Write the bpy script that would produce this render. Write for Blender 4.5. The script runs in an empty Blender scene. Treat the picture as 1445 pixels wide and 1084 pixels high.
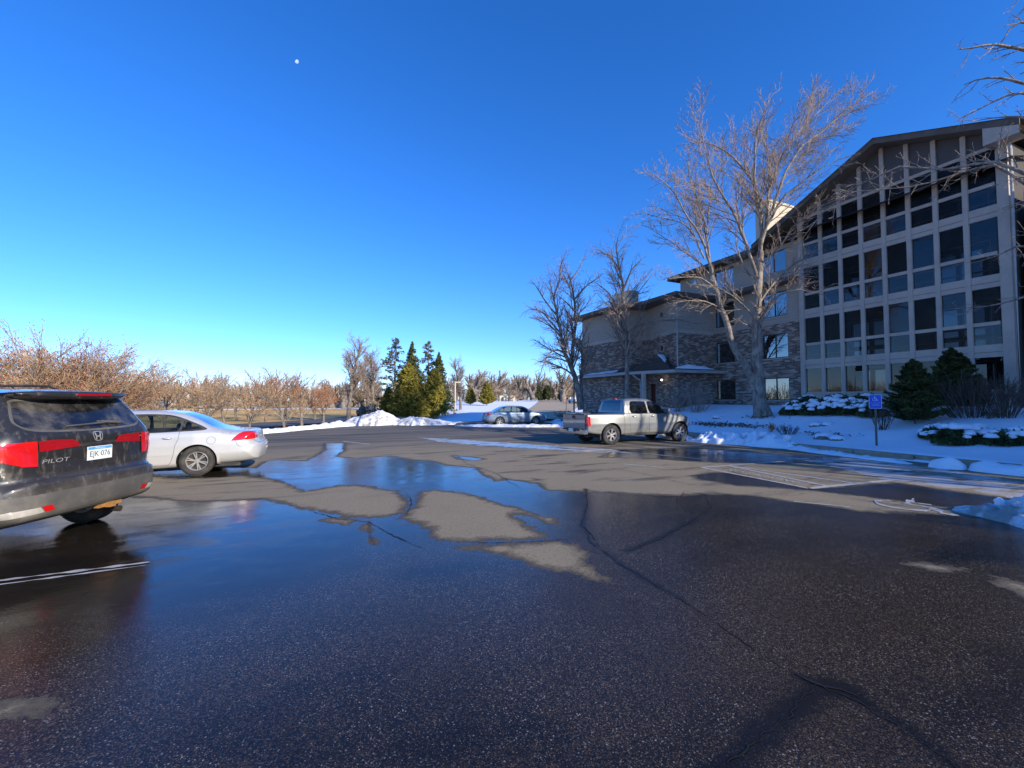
import bpy, bmesh, math, random
import numpy as np
from mathutils import Vector, Matrix, noise as mnoise
from mathutils.bvhtree import BVHTree

scene = bpy.context.scene
COL = scene.collection
RAD = math.radians

# ---------------------------------------------------------------- camera
CAMZ, FPX, CXP, CYP = 1.74, 600.0, 722.5, 542.0
PITCH, YAW = RAD(2.1), RAD(23.75)
cam_data = bpy.data.cameras.new('camera')
cam_data.sensor_width = 36.0
cam_data.lens = 36.0 * FPX / 1445.0
cam_data.clip_start = 0.05
cam_data.clip_end = 3000
cam = bpy.data.objects.new('camera', cam_data)
COL.objects.link(cam)
cam.location = (0, 0, CAMZ)
cam.rotation_euler = (math.pi / 2 + PITCH, 0, -YAW)
scene.camera = cam
CF = Vector((math.sin(YAW) * math.cos(PITCH), math.cos(YAW) * math.cos(PITCH), math.sin(PITCH)))
CR = Vector((math.cos(YAW), -math.sin(YAW), 0))
CU = CR.cross(CF)

def ray(px, py):
    return CF + CR * ((px - CXP) / FPX) + CU * ((CYP - py) / FPX)
def G(px, py, z=0.0):
    d = ray(px, py); t = (z - CAMZ) / d.z
    return (d.x * t, d.y * t)
def AT(px, py, depth):
    d = ray(px, py) * depth
    return Vector((d.x, d.y, d.z + CAMZ))

# ---------------------------------------------------------------- sky and sun
SUN_EL, SUN_AZ = RAD(21.5), RAD(24.0)        # azimuth from -Y towards +X
SUN_STRENGTH, SKY_STRENGTH, EXPO = 4.5, 0.145, 0.52
world = bpy.data.worlds.new('World'); scene.world = world; world.use_nodes = True
wn = world.node_tree.nodes; wl = world.node_tree.links
for n in list(wn): wn.remove(n)
sky = wn.new('ShaderNodeTexSky'); sky.sky_type = 'NISHITA'; sky.sun_disc = False
sky.sun_elevation = SUN_EL; sky.sun_rotation = math.pi - SUN_AZ
sky.altitude = 250; sky.air_density = 0.95; sky.dust_density = 0.1; sky.ozone_density = 2.5
hsv = wn.new('ShaderNodeHueSaturation'); hsv.inputs['Saturation'].default_value = 1.12
hsv.inputs['Hue'].default_value = 0.497
bg = wn.new('ShaderNodeBackground'); bg.inputs['Strength'].default_value = SKY_STRENGTH
wo = wn.new('ShaderNodeOutputWorld')
tint = wn.new('ShaderNodeMix'); tint.data_type = 'RGBA'; tint.blend_type = 'MULTIPLY'; tint.inputs[0].default_value = 1.0
tint.inputs[7].default_value = (0.66, 0.83, 1.34, 1)
wl.new(sky.outputs[0], tint.inputs[6]); wl.new(tint.outputs[2], hsv.inputs['Color']); wl.new(hsv.outputs[0], bg.inputs[0]); wl.new(bg.outputs[0], wo.inputs[0])
sund = bpy.data.lights.new('sun', 'SUN'); sund.energy = SUN_STRENGTH; sund.angle = RAD(0.53)
sund.color = (1.0, 0.89, 0.72)
sun = bpy.data.objects.new('sun', sund); COL.objects.link(sun)
SUNV = Vector((math.sin(SUN_AZ) * math.cos(SUN_EL), -math.cos(SUN_AZ) * math.cos(SUN_EL), math.sin(SUN_EL)))
sun.rotation_euler = SUNV.to_track_quat('Z', 'Y').to_euler()
sun.location = (30, -60, 40)
scene.view_settings.view_transform = 'Standard'
scene.view_settings.look = 'None'
scene.view_settings.exposure = EXPO
scene.view_settings.gamma = 1.0
scene.view_settings.use_curve_mapping = False
scene.render.engine = 'CYCLES'
scene.cycles.max_bounces = 6
scene.cycles.transparent_max_bounces = 24

# ---------------------------------------------------------------- helpers
def sm(t):
    t = np.clip(t, 0, 1); return t * t * (3 - 2 * t)
def lerp(a, b, t): return a + (b - a) * t

class NT:
    """tiny node-tree helper"""
    def __init__(s, name):
        s.m = bpy.data.materials.new(name); s.m.use_nodes = True
        s.n = s.m.node_tree.nodes; s.l = s.m.node_tree.links
        for k in list(s.n): s.n.remove(k)
        s.out = s.n.new('ShaderNodeOutputMaterial')
    def put(s, sock, v):
        if v is None: return
        if hasattr(v, 'is_output') or isinstance(v, bpy.types.NodeSocket): s.l.new(v, sock)
        elif isinstance(v, (tuple, list)):
            v = tuple(v)
            sock.default_value = v if len(v) == len(sock.default_value) else v + (1.0,)
        else: sock.default_value = v
    def node(s, typ, out=0, props=None, **inp):
        k = s.n.new(typ)
        for a, b in (props or {}).items(): setattr(k, a, b)
        for a, b in inp.items():
            key = int(a[1:]) if a[0] == 'i' and a[1:].isdigit() else a.replace('_', ' ')
            s.put(k.inputs[key], b)
        return k.outputs[out]
    def coord(s, kind='Object'):
        k = s.n.new('ShaderNodeTexCoord'); return k.outputs[kind]
    def attr(s, name, out='Fac'):
        k = s.n.new('ShaderNodeAttribute'); k.attribute_name = name; return k.outputs[out]
    def noise(s, vec, scale, detail=4, rough=0.55, out='Fac', dist=0.0):
        k = s.n.new('ShaderNodeTexNoise'); s.put(k.inputs['Vector'], vec)
        k.inputs['Scale'].default_value = scale; k.inputs['Detail'].default_value = detail
        k.inputs['Roughness'].default_value = rough; k.inputs['Distortion'].default_value = dist
        return k.outputs[out]
    def scalev(s, vec, x, y, z, rot=(0, 0, 0)):
        k = s.n.new('ShaderNodeMapping'); s.put(k.inputs[0], vec)
        k.inputs['Scale'].default_value = (x, y, z); k.inputs['Rotation'].default_value = rot
        return k.outputs[0]
    def voro(s, vec, scale, feature='F1', out='Color'):
        k = s.n.new('ShaderNodeTexVoronoi'); k.feature = feature; s.put(k.inputs['Vector'], vec)
        k.inputs['Scale'].default_value = scale; return k.outputs[out]
    def math(s, op, a, b=0.5, c=0.0, clamp=False):
        k = s.n.new('ShaderNodeMath'); k.operation = op; k.use_clamp = clamp
        s.put(k.inputs[0], a); s.put(k.inputs[1], b); s.put(k.inputs[2], c); return k.outputs[0]
    def step(s, v, a, b, lo=0.0, hi=1.0):
        k = s.n.new('ShaderNodeMapRange'); k.interpolation_type = 'SMOOTHSTEP'
        s.put(k.inputs['Value'], v)
        k.inputs['From Min'].default_value = a; k.inputs['From Max'].default_value = b
        k.inputs['To Min'].default_value = lo; k.inputs['To Max'].default_value = hi
        return k.outputs[0]
    def mix(s, fac, a, b, blend='MIX'):
        k = s.n.new('ShaderNodeMix'); k.data_type = 'RGBA'; k.blend_type = blend
        s.put(k.inputs[0], fac); s.put(k.inputs[6], a); s.put(k.inputs[7], b); return k.outputs[2]
    def fmix(s, fac, a, b):
        k = s.n.new('ShaderNodeMix'); k.data_type = 'FLOAT'
        s.put(k.inputs[0], fac); s.put(k.inputs[2], a); s.put(k.inputs[3], b); return k.outputs[0]
    def bump(s, h, strength=0.3, dist=0.01):
        k = s.n.new('ShaderNodeBump'); s.put(k.inputs['Height'], h)
        s.put(k.inputs['Strength'], strength); k.inputs['Distance'].default_value = dist
        return k.outputs[0]
    def bsdf(s, color, rough=0.6, metal=0.0, normal=None, spec=0.5, ior=1.45, coat=0.0, trans=0.0, alpha=None, sss=0.0, emis=None, estr=0.0, coat_rough=0.04):
        k = s.n.new('ShaderNodeBsdfPrincipled')
        s.put(k.inputs['Base Color'], color); s.put(k.inputs['Roughness'], rough)
        s.put(k.inputs['Metallic'], metal); s.put(k.inputs['Specular IOR Level'], spec)
        s.put(k.inputs['IOR'], ior); s.put(k.inputs['Coat Weight'], coat)
        s.put(k.inputs['Coat Roughness'], coat_rough)
        s.put(k.inputs['Transmission Weight'], trans)
        if normal is not None: s.put(k.inputs['Normal'], normal)
        if emis is not None:
            s.put(k.inputs['Emission Color'], emis); s.put(k.inputs['Emission Strength'], estr)
        return k.outputs[0]
    def done(s, shader):
        s.l.new(shader, s.out.inputs[0]); return s.m

def simple(name, color, rough=0.6, metal=0.0, var=0.15, scale=8.0, bump=0.0, spec=0.5, coat=0.0, bscale=None, dirt=0.0, dirtcol=(0.18, 0.15, 0.12)):
    t = NT(name); co = t.coord()
    n = t.noise(co, scale, 5)
    dark = tuple(c * (1 - var) for c in color); light = tuple(min(1, c * (1 + var)) for c in color)
    c = t.mix(n, dark, light)
    r = rough
    if dirt > 0:
        dn = t.noise(co, scale * 0.35, 6, 0.65)
        d = t.math('MULTIPLY', t.step(dn, 0.42, 0.7), dirt)
        c = t.mix(d, c, dirtcol); r = t.fmix(d, rough, 0.75)
    nm = None
    if bump > 0: nm = t.bump(t.noise(co, bscale or scale * 4, 6), bump, 0.01)
    return t.done(t.bsdf(c, r, metal, nm, spec, coat=coat))

class MB:
    """collects geometry for ONE mesh object"""
    def __init__(s): s.v = []; s.f = []; s.uv = []
    def add(s, vs, fs, uvs=None):
        o = len(s.v); s.v += [tuple(p) for p in vs]
        for i, f in enumerate(fs):
            s.f.append(tuple(o + k for k in f))
            s.uv.append(uvs[i] if uvs else None)
        return s
    def box(s, a, b, rot=None, at=None):
        x0, y0, z0 = a; x1, y1, z1 = b
        vs = [Vector(p) for p in ((x0, y0, z0), (x1, y0, z0), (x1, y1, z0), (x0, y1, z0), (x0, y0, z1), (x1, y0, z1), (x1, y1, z1), (x0, y1, z1))]
        if rot is not None: vs = [rot @ p for p in vs]
        if at is not None: vs = [p + Vector(at) for p in vs]
        return s.add(vs, [(0, 3, 2, 1), (4, 5, 6, 7), (0, 1, 5, 4), (1, 2, 6, 5), (2, 3, 7, 6), (3, 0, 4, 7)])
    def tube(s, pts, r, n=8, cap=True):
        pts = [Vector(p) for p in pts]
        rs = r if isinstance(r, (list, tuple)) else [r] * len(pts)
        o = []
        up = Vector((0, 0, 1))
        t0 = (pts[1] - pts[0]).normalized()
        if abs(t0.z) > 0.9: up = Vector((1, 0, 0))
        vs = []
        for i, p in enumerate(pts):
            a = pts[max(i - 1, 0)]; b = pts[min(i + 1, len(pts) - 1)]
            t = (b - a).normalized(); x = t.cross(up).normalized(); y = x.cross(t)
            for k in range(n):
                an = 2 * math.pi * k / n
                vs.append(p + (x * math.cos(an) + y * math.sin(an)) * rs[i])
        fs = []
        for i in range(len(pts) - 1):
            for k in range(n):
                fs.append((i * n + k, i * n + (k + 1) % n, (i + 1) * n + (k + 1) % n, (i + 1) * n + k))
        if cap: fs += [tuple(range(n))[::-1], tuple((len(pts) - 1) * n + k for k in range(n))]
        return s.add(vs, fs)
    def prism(s, poly, z0, z1):
        n = len(poly)
        vs = [(x, y, z0) for x, y in poly] + [(x, y, z1) for x, y in poly]
        fs = [tuple(range(n))[::-1], tuple(range(n, 2 * n))] + [(i, (i + 1) % n, n + (i + 1) % n, n + i) for i in range(n)]
        return s.add(vs, fs)
    def lathe(s, prof, n=24, axis='z', at=(0, 0, 0)):
        vs = []
        for r, h in prof:
            for k in range(n):
                a = 2 * math.pi * k / n; p = (r * math.cos(a), r * math.sin(a), h)
                if axis == 'y': p = (p[0], p[2], p[1])
                vs.append((p[0] + at[0], p[1] + at[1], p[2] + at[2]))
        fs = []
        for i in range(len(prof) - 1):
            for k in range(n):
                q = (i * n + k, i * n + (k + 1) % n, (i + 1) * n + (k + 1) % n, (i + 1) * n + k)
                fs.append(q)
        return s.add(vs, fs)
    def build(s, name, mat, parent=None, smooth=False, pinv=None):
        me = bpy.data.meshes.new(name)
        me.from_pydata(s.v, [], s.f)
        if any(u is not None for u in s.uv):
            lay = me.uv_layers.new(name='UVMap'); d = []
            for f, u in zip(s.f, s.uv):
                d += list(u) if u else [(0, 0)] * len(f)
            lay.data.foreach_set('uv', np.array(d, dtype=np.float32).ravel())
        return link(name, me, mat, parent, smooth, pinv)

def link(name, me, mat, parent=None, smooth=False, pinv=None):
    if mat is not None:
        for m in (mat if isinstance(mat, (list, tuple)) else [mat]): me.materials.append(m)
    me.polygons.foreach_set('use_smooth', [bool(smooth)] * len(me.polygons))
    me.update()
    o = bpy.data.objects.new(name, me); COL.objects.link(o)
    if parent is not None:
        o.parent = parent
        if pinv: o.matrix_parent_inverse = Matrix.Translation(-Vector(pinv))
    return o

def npmesh(name, v, f, mat, parent=None, smooth=False, pinv=None, attrs=None):
    """fast mesh from numpy arrays; f is (n,3) or (n,4)"""
    me = bpy.data.meshes.new(name)
    v = np.asarray(v, dtype=np.float32); f = np.asarray(f, dtype=np.int32)
    me.vertices.add(len(v)); me.vertices.foreach_set('co', v.ravel())
    k = f.shape[1]
    me.loops.add(f.size); me.loops.foreach_set('vertex_index', f.ravel())
    me.polygons.add(len(f)); me.polygons.foreach_set('loop_start', np.arange(0, f.size, k, dtype=np.int32))
    me.update(calc_edges=True); me.validate()
    for a, d in (attrs or {}).items():
        at = me.attributes.new(a, 'FLOAT', 'POINT'); at.data.foreach_set('value', np.asarray(d, dtype=np.float32).ravel())
    return link(name, me, mat, parent, smooth, pinv)

def tag(o, label, cat, group=None, kind=None):
    o['label'] = label; o['category'] = cat
    if group: o['group'] = group
    if kind: o['kind'] = kind
    return o
def struct(o):
    o['kind'] = 'structure'; return o
def thing(name, label, cat, loc=(0, 0, 0), rotz=0, group=None):
    o = bpy.data.objects.new(name, None); o.empty_display_size = 0.3
    o.location = loc; o.rotation_euler = (0, 0, rotz); COL.objects.link(o)
    return tag(o, label, cat, group)
def dup(root, loc, rotz=0.0, scale=1.0, label=None, group=None):
    r = root.copy(); COL.objects.link(r); r.location = loc; r.rotation_euler = (0, 0, rotz)
    r.scale = scale if isinstance(scale, (tuple, list)) else (scale,) * 3
    if label: r['label'] = label
    if group: r['group'] = group
    for ch in list(root.children):
        c = ch.copy(); COL.objects.link(c); c.parent = r
        for g in list(ch.children):
            d = g.copy(); COL.objects.link(d); d.parent = c
    return r

def sdpoly(X, Y, poly):
    """signed distance to a polygon, positive inside"""
    P = np.array(poly, dtype=np.float64); n = len(P)
    d2 = np.full(X.shape, 1e18); inside = np.zeros(X.shape, bool)
    for i in range(n):
        ax, ay = P[i]; bx, by = P[(i + 1) % n]
        ex, ey = bx - ax, by - ay
        wx, wy = X - ax, Y - ay
        t = np.clip((wx * ex + wy * ey) / (ex * ex + ey * ey + 1e-12), 0, 1)
        d2 = np.minimum(d2, (wx - t * ex) ** 2 + (wy - t * ey) ** 2)
        c = ((ay > Y) != (by > Y)) & (X < ex * (Y - ay) / (ey if abs(ey) > 1e-12 else 1e-12) + ax)
        inside ^= c
    d = np.sqrt(d2); return np.where(inside, d, -d)

def vnoise(x, y, seed=0, octaves=4, lac=2.0, gain=0.5):
    """numpy value noise, -1..1"""
    x = np.asarray(x, float); y = np.asarray(y, float); tot = 0; amp = 1; nrm = 0
    for o in range(octaves):
        xi = np.floor(x).astype(np.int64); yi = np.floor(y).astype(np.int64)
        fx = x - xi; fy = y - yi; fx = fx * fx * (3 - 2 * fx); fy = fy * fy * (3 - 2 * fy)
        def h(a, b):
            q = (a * 374761393 + b * 668265263 + (seed + o * 17) * 2147483647) & 0xffffffff
            q = ((q ^ (q >> 13)) * 1274126177) & 0xffffffff
            q = q ^ (q >> 16); return (q & 0xffff) / 32767.5 - 1
        v = (h(xi, yi) * (1 - fx) + h(xi + 1, yi) * fx) * (1 - fy) + (h(xi, yi + 1) * (1 - fx) + h(xi + 1, yi + 1) * fx) * fy
        tot = tot + v * amp; nrm += amp; amp *= gain; x = x * lac + 3.7; y = y * lac + 1.3
    return tot / nrm
# ---------------------------------------------------------------- materials shared
M = {}
M['white_paint'] = simple('white_paint_worn', (0.46, 0.45, 0.43), 0.6, var=0.3, scale=20, dirt=0.5, dirtcol=(0.09, 0.085, 0.08))
M['concrete'] = simple('concrete', (0.42, 0.33, 0.23), 0.85, var=0.25, scale=5, bump=0.3, dirt=0.4, dirtcol=(0.10, 0.08, 0.06))

def mat_snow():
    t = NT('snow'); co = t.coord()
    n = t.noise(co, 1.3, 6, 0.6); n2 = t.noise(co, 24, 8, 0.75)
    c = t.mix(t.step(n, 0.3, 0.7), (0.80, 0.84, 0.90), (0.88, 0.89, 0.92))
    nm = t.bump(t.math('ADD', n2, t.math('MULTIPLY', n, 1.5)), 0.35, 0.05)
    return t.done(t.bsdf(c, 0.75, 0, nm, 0.25))
M['snow'] = mat_snow()
def mat_dirtysnow():
    t = NT('dirty_snow'); co = t.coord()
    n = t.noise(co, 1.6, 8, 0.7); n2 = t.noise(co, 9, 7, 0.7)
    g = t.step(n, 0.48, 0.60); g2 = t.step(n2, 0.52, 0.66)
    c = t.mix(t.math('MULTIPLY', g, 0.8), (0.82, 0.84, 0.87), (0.30, 0.27, 0.23))
    c = t.mix(t.math('MULTIPLY', g2, 0.28), c, (0.25, 0.22, 0.19))
    nm = t.bump(n2, 0.9, 0.08)
    return t.done(t.bsdf(c, 0.8, 0, nm, 0.25))
M['dirty_snow'] = mat_dirtysnow()

# ---------------------------------------------------------------- terrain heights
LOT = [(-9, -40), (-8.7, 10), (-7.5, 19), (-5.0, 24), (-2.9, 28), (-1.0, 31), (0.5, 33), (2.5, 34.2), (5, 33.2), (7.8, 31.9), (9.4, 32.2),
       (10.4, 35.0), (14.3, 37.4), (19.3, 38.7), (19.9, 34.5), (17.0, 30.5), (15.3, 27), (15.1, 20), (15.1, 8), (15.4, 4), (15.6, -40)]
def lotz(x, y): return -0.2 * sm((np.asarray(y, float) - 19) / 13)
def T(x, y):
    x = np.asarray(x, float); y = np.asarray(y, float)
    D = np.sqrt(x * x + y * y)
    left = lotz(x, y) - 0.12 - 0.42 * sm((D - 30) / 30) + 0.9 * sm((D - 110) / 160)
    hill = lotz(x, y) - 0.02 + 1.75 * sm((D - 38) / 105) + 0.5 * sm((D - 150) / 150)
    hf = sm((x - 0.216 * y + 2.0) / (5 + 0.05 * y))
    z = lerp(left, hill, hf)
    lawn = 0.13 + 1.22 * sm((x - 16.2) / 8.2) - 0.15 * sm((y - 22) / 10)
    lf = sm((x - 15.25) / 0.5) * (1 - sm((y - 29.5) / 6))
    z = lerp(z, lawn, lf)
    return z
def Tf(x, y): return float(T(x, y))

def axis(lo, hi, fine_lo, fine_hi, h, grow=1.09, hmax=14.0):
    a = list(np.arange(fine_lo, fine_hi + h * 0.5, h)); s = h; x = a[-1]
    while x < hi: s = min(s * grow, hmax); x += s; a.append(x)
    s = h; x = a[0]; b = []
    while x > lo: s = min(s * grow, hmax); x -= s; b.append(x)
    return np.array(b[::-1] + a)
def gridmesh(xs, ys):
    X, Y = np.meshgrid(xs, ys); nx, ny = len(xs), len(ys)
    i = np.arange(nx * ny).reshape(ny, nx)
    f = np.stack([i[:-1, :-1], i[:-1, 1:], i[1:, 1:], i[1:, :-1]], -1).reshape(-1, 4)
    return X.ravel(), Y.ravel(), f

def pxpoly(pts, z=0.0): return [G(a, b, z) for a, b in pts]
def c6(pts): return [(340 + .3737 * a, 580 + .3737 * b) for a, b in pts]
def c5(pts): return [(780 + .4602 * a, 600 + .4602 * b) for a, b in pts]

# where the asphalt lies dry / wet / under standing water / under thin ice, outlined on the ground
DRY = [pxpoly([(60, 690), (205, 703), (262, 708), (300, 708), (372, 705), (408, 714), (437, 720), (465, 724), (497, 730), (520, 731), (550, 729), (568, 724), (576, 713), (573, 703), (560, 693), (540, 690), (510, 684), (478, 685), (450, 690), (430, 693), (408, 683), (388, 676), (340, 671), (300, 674), (250, 676), (215, 670), (120, 668), (40, 675)]),
       pxpoly(c6([(670, 305), (740, 298), (830, 308), (900, 320), (960, 345), (1030, 360), (1080, 375), (1130, 395), (1180, 402), (1207, 415), (1200, 430), (1150, 425), (1100, 400), (1050, 386), (1035, 395), (1070, 420), (1110, 445), (1160, 470), (1140, 482), (1050, 488), (930, 488), (840, 498), (780, 490), (735, 490), (710, 465), (700, 440), (650, 420), (595, 408), (620, 385), (655, 360), (668, 330)])),
       pxpoly(c6([(800, 512), (900, 505), (1000, 500), (1100, 494), (1200, 492), (1270, 505), (1290, 520), (1310, 545), (1300, 565), (1340, 600), (1395, 630), (1396, 647), (1340, 642), (1280, 625), (1230, 610), (1180, 605), (1130, 592), (1080, 575), (1040, 558), (980, 545), (900, 530), (830, 525)])),
       pxpoly(c6([(285, 410), (370, 403), (440, 410), (400, 432), (340, 424)])),
       pxpoly(c6([(455, 435), (480, 420), (500, 445), (492, 466), (458, 460)])),
       pxpoly(c6([(488, 478), (517, 490), (517, 507), (493, 497)])),
       pxpoly(c6([(890, 222), (1050, 238), (1130, 260), (1255, 282), (1180, 284), (1000, 258), (930, 247)])),
       pxpoly([(-60, 985), (20, 990), (60, 992), (98, 997), (88, 1010), (60, 1022), (30, 1020), (-60, 1025)]),
       pxpoly([(1265, 791), (1300, 792), (1358, 802), (1350, 809), (1320, 806), (1290, 799)]),
       pxpoly([(1398, 812), (1440, 822), (1500, 836), (1500, 860), (1440, 842), (1415, 828)]),
       pxpoly(c5([(0, 140), (200, 120), (380, 160), (500, 172), (600, 190), (700, 200), (800, 203), (900, 214), (1000, 230), (1100, 247), (1240, 262), (1240, 272), (1100, 272), (960, 268), (850, 250), (700, 232), (560, 207), (480, 205), (380, 215), (250, 208), (60, 203), (-30, 200), (-60, 150)]))]
WETBIG = pxpoly(c6([(-900, 240), (-300, 228), (-60, 215), (60, 216), (100, 190), (150, 186), (250, 190), (320, 150), (320, 122), (388, 122), (384, 152), (350, 172), (430, 180), (560, 170), (650, 185), (720, 190), (770, 205), (880, 215), (915, 243), (960, 265), (1050, 262), (1130, 262), (1200, 285), (1290, 298)])
                + [(826, 691), (880, 697), (960, 700), (1010, 697), (1100, 703), (1180, 712), (1260, 722), (1340, 727), (1420, 735), (1560, 745), (1900, 900)])
WETBIG += [(9, -4), (-9, -4)]
WETS = [pxpoly(c5([(455, 178), (640, 188), (800, 200), (1000, 223), (1240, 255), (1445, 270), (1600, 260), (1600, 250), (1240, 205), (1060, 178), (850, 193), (780, 195), (640, 165), (560, 148), (490, 146), (440, 155)])),
        pxpoly(c5([(200, 76), (420, 70), (640, 86), (860, 98), (900, 112), (700, 118), (520, 114), (420, 110), (300, 102), (150, 98)])),
        pxpoly(c5([(-140, 160), (0, 172), (60, 182), (20, 190), (-60, 186), (-150, 175)]))]
PUD = [pxpoly(c6([(-900, 260), (-300, 235), (-60, 222), (60, 222), (150, 196), (250, 196), (322, 150), (325, 128), (380, 128), (378, 152), (345, 175), (430, 190), (560, 178), (650, 190), (720, 195), (770, 210), (880, 220), (915, 248), (960, 268), (1050, 266), (1130, 270), (1190, 300), (1180, 380), (1000, 340), (880, 310), (740, 296), (640, 300), (560, 290), (440, 275), (300, 290), (180, 270), (80, 252), (-100, 260)])),
       pxpoly([(40, 735), (200, 706), (330, 706), (385, 706), (420, 722), (480, 730), (530, 742), (500, 790), (430, 830), (330, 860), (200, 880), (40, 900), (-200, 900)]),
       pxpoly(c6([(500, 412), (590, 408), (650, 425), (700, 445), (720, 490), (690, 512), (600, 520), (540, 500), (505, 460)])),
       pxpoly([(612, 619), (660, 622), (710, 626), (770, 629), (800, 634), (740, 633), (690, 629), (640, 624)]),
       pxpoly([(640, 643), (665, 645), (682, 648), (668, 650), (650, 648)]),
       pxpoly(c5([(255, 78), (400, 74), (560, 84), (640, 92), (520, 100), (420, 98), (300, 92)])),
       pxpoly(c5([(20, 60), (160, 70), (250, 78), (420, 82), (300, 88), (200, 84), (60, 70)]))]
ICE = [pxpoly(c5([(700, 98), (800, 102), (900, 100), (1190, 132), (1300, 150), (1500, 185), (1500, 232), (1400, 222), (1250, 195), (1100, 182), (1000, 165), (900, 138), (780, 112)])),
       pxpoly([(590, 617), (650, 620), (720, 625), (790, 629), (860, 634), (900, 640), (830, 638), (760, 634), (680, 629), (620, 624)])]

def mat_asphalt():
    t = NT('asphalt'); co = t.coord()
    wd = t.attr('wetd'); pd = t.attr('pud'); ic = t.attr('ice')
    nL = t.noise(co, 0.9, 5, 0.6); nM = t.noise(co, 4.5, 6, 0.62); nS = t.noise(co, 26, 4, 0.6)
    far = t.step(t.attr('rng'), 4.0, 14.0)
    jag = t.math('ADD', t.math('MULTIPLY', t.math('SUBTRACT', nM, 0.5), 0.42), t.math('MULTIPLY', t.math('SUBTRACT', nS, 0.5), 0.16))
    w = t.math('ADD', wd, jag)
    wet = t.step(w, -0.03, 0.03)
    damp = t.step(t.math('ADD', w, t.math('MULTIPLY', nL, .12)), -0.14, 0.04)
    # aggregate
    vo = t.voro(co, 150.0); sep = t.node('ShaderNodeSeparateColor', 0, Color=vo)
    vo2 = t.voro(co, 82.0); sep2 = t.node('ShaderNodeSeparateColor', 0, Color=vo2)
    hv = t.voro(co, 150.0, out='Distance'); hv2 = t.voro(co, 82.0, out='Distance')
    spark = t.math('MULTIPLY', t.step(sep, 0.74, 0.97), t.step(hv, 0.55, 0.25))
    spark2 = t.math('MULTIPLY', t.step(sep2, 0.90, 0.98), t.step(hv2, 0.5, 0.25))
    sp = t.math('MULTIPLY', t.math('MAXIMUM', spark, spark2), t.step(t.noise(co, 1.1, 5, .65), .30, .62, .25, 1.0))
    # long dry streaks further off; the dark ones between are painted tree shadows
    st = t.noise(t.scalev(co, 0.18, 1.1, 1, (0, 0, RAD(-14))), 1.0, 6, 0.62)
    dryc = t.mix(t.step(st, 0.36, 0.60), (0.075, 0.070, 0.065), (0.22, 0.195, 0.16))
    dryc = t.mix(t.math('MULTIPLY', t.step(w, 0.3, -0.9), 0.0), dryc, dryc)
    near_dry = t.mix(nL, (0.29, 0.235, 0.15), (0.40, 0.325, 0.21))
    near_dry = t.mix(t.math('MULTIPLY', t.step(t.noise(t.scalev(co, .35, 1.6, 1, (0, 0, RAD(12))), 1.3, 6, .65), .52, .66), t.step(t.attr('rng'), 7.0, 11.0)), near_dry, (0.085, 0.075, 0.062))  # tree shadows painted as dark streaks across the tan dry band
    dryc = t.mix(t.step(t.attr('rng'), 21.0, 13.0), dryc, near_dry)
    dryc = t.mix(t.math('MULTIPLY', t.step(nS, 0.4, 0.7), 0.35), dryc, (0.12, 0.105, 0.09))
    dryc = t.mix(t.math('MULTIPLY', t.step(sep, .25, .75), 0.34), dryc, (0.11, 0.09, 0.065))
    dryc = t.mix(t.math('MULTIPLY', sp, 0.55), dryc, (0.46, 0.41, 0.33))
    dryc = t.mix(t.math('MULTIPLY', damp, 0.8), dryc, (0.06, 0.052, 0.044))
    wetc = t.mix(nM, (0.009, 0.008, 0.007), (0.020, 0.0165, 0.013))
    wetc = t.mix(t.math('MULTIPLY', t.step(sep, .35, .85), t.fmix(t.step(pd, -.5, .6), .75, .2)), wetc, (0.085, 0.054, 0.028))
    wetc = t.mix(t.step(t.noise(t.scalev(co, .5, 1.2, 1), .55, 5, .6), .46, .66), wetc, t.mix(.72, wetc, (.006, .0055, .005)))
    stone = t.mix(sep2, (0.22, 0.15, 0.085), (0.45, 0.42, 0.38))
    wetc = t.mix(t.math('MULTIPLY', sp, t.fmix(t.step(pd, -0.5, 0.6), 0.62, 0.10)), wetc, stone)
    c = t.mix(wet, dryc, wetc)
    stn = t.step(t.math('ADD', t.attr('stain'), t.math('MULTIPLY', t.math('SUBTRACT', nM, .5), .16)), -.06, .03)
    c = t.mix(t.math('MULTIPLY', stn, .88), c, (0.007, 0.0065, 0.006))
    icem = t.math('MULTIPLY', t.step(t.math('ADD', ic, t.math('MULTIPLY', t.math('SUBTRACT', nM, 0.5), 0.9)), 0.0, 0.12), t.step(t.noise(t.scalev(co, 0.5, 1.6, 1), 1.6, 5, 0.6), 0.36, 0.55))
    c = t.mix(t.math('MULTIPLY', icem, 0.62), c, (0.60, 0.62, 0.66))
    pj = t.math('ADD', pd, t.math('MULTIPLY', t.math('SUBTRACT', nL, 0.5), 1.0))
    pool = t.math('MULTIPLY', t.math('MULTIPLY', t.step(pj, -0.6, 0.5), t.step(t.noise(t.scalev(co, .8, 1.7, 1), 1.7, 6, .65), .36, .56, .15, 1.0)), wet)
    wr = t.fmix(pool, t.fmix(t.step(t.noise(co, 0.5, 3), 0.35, 0.65), 0.20, 0.13), 0.06)
    rough = t.fmix(wet, 0.88, wr)
    rough = t.fmix(icem, rough, 0.3)
    hgt = t.math('ADD', t.math('MULTIPLY', hv, 1.0), t.math('ADD', t.math('MULTIPLY', hv2, 0.8), t.math('MULTIPLY', nS, 0.8)))
    bs = t.fmix(wet, 0.65, t.fmix(pool, 0.13, 0.04))
    nm = t.bump(hgt, bs, 0.006)
    return t.done(t.bsdf(c, rough, 0, nm, t.fmix(wet, 0.35, 0.55), 1.34))
M['asphalt'] = mat_asphalt()

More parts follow.
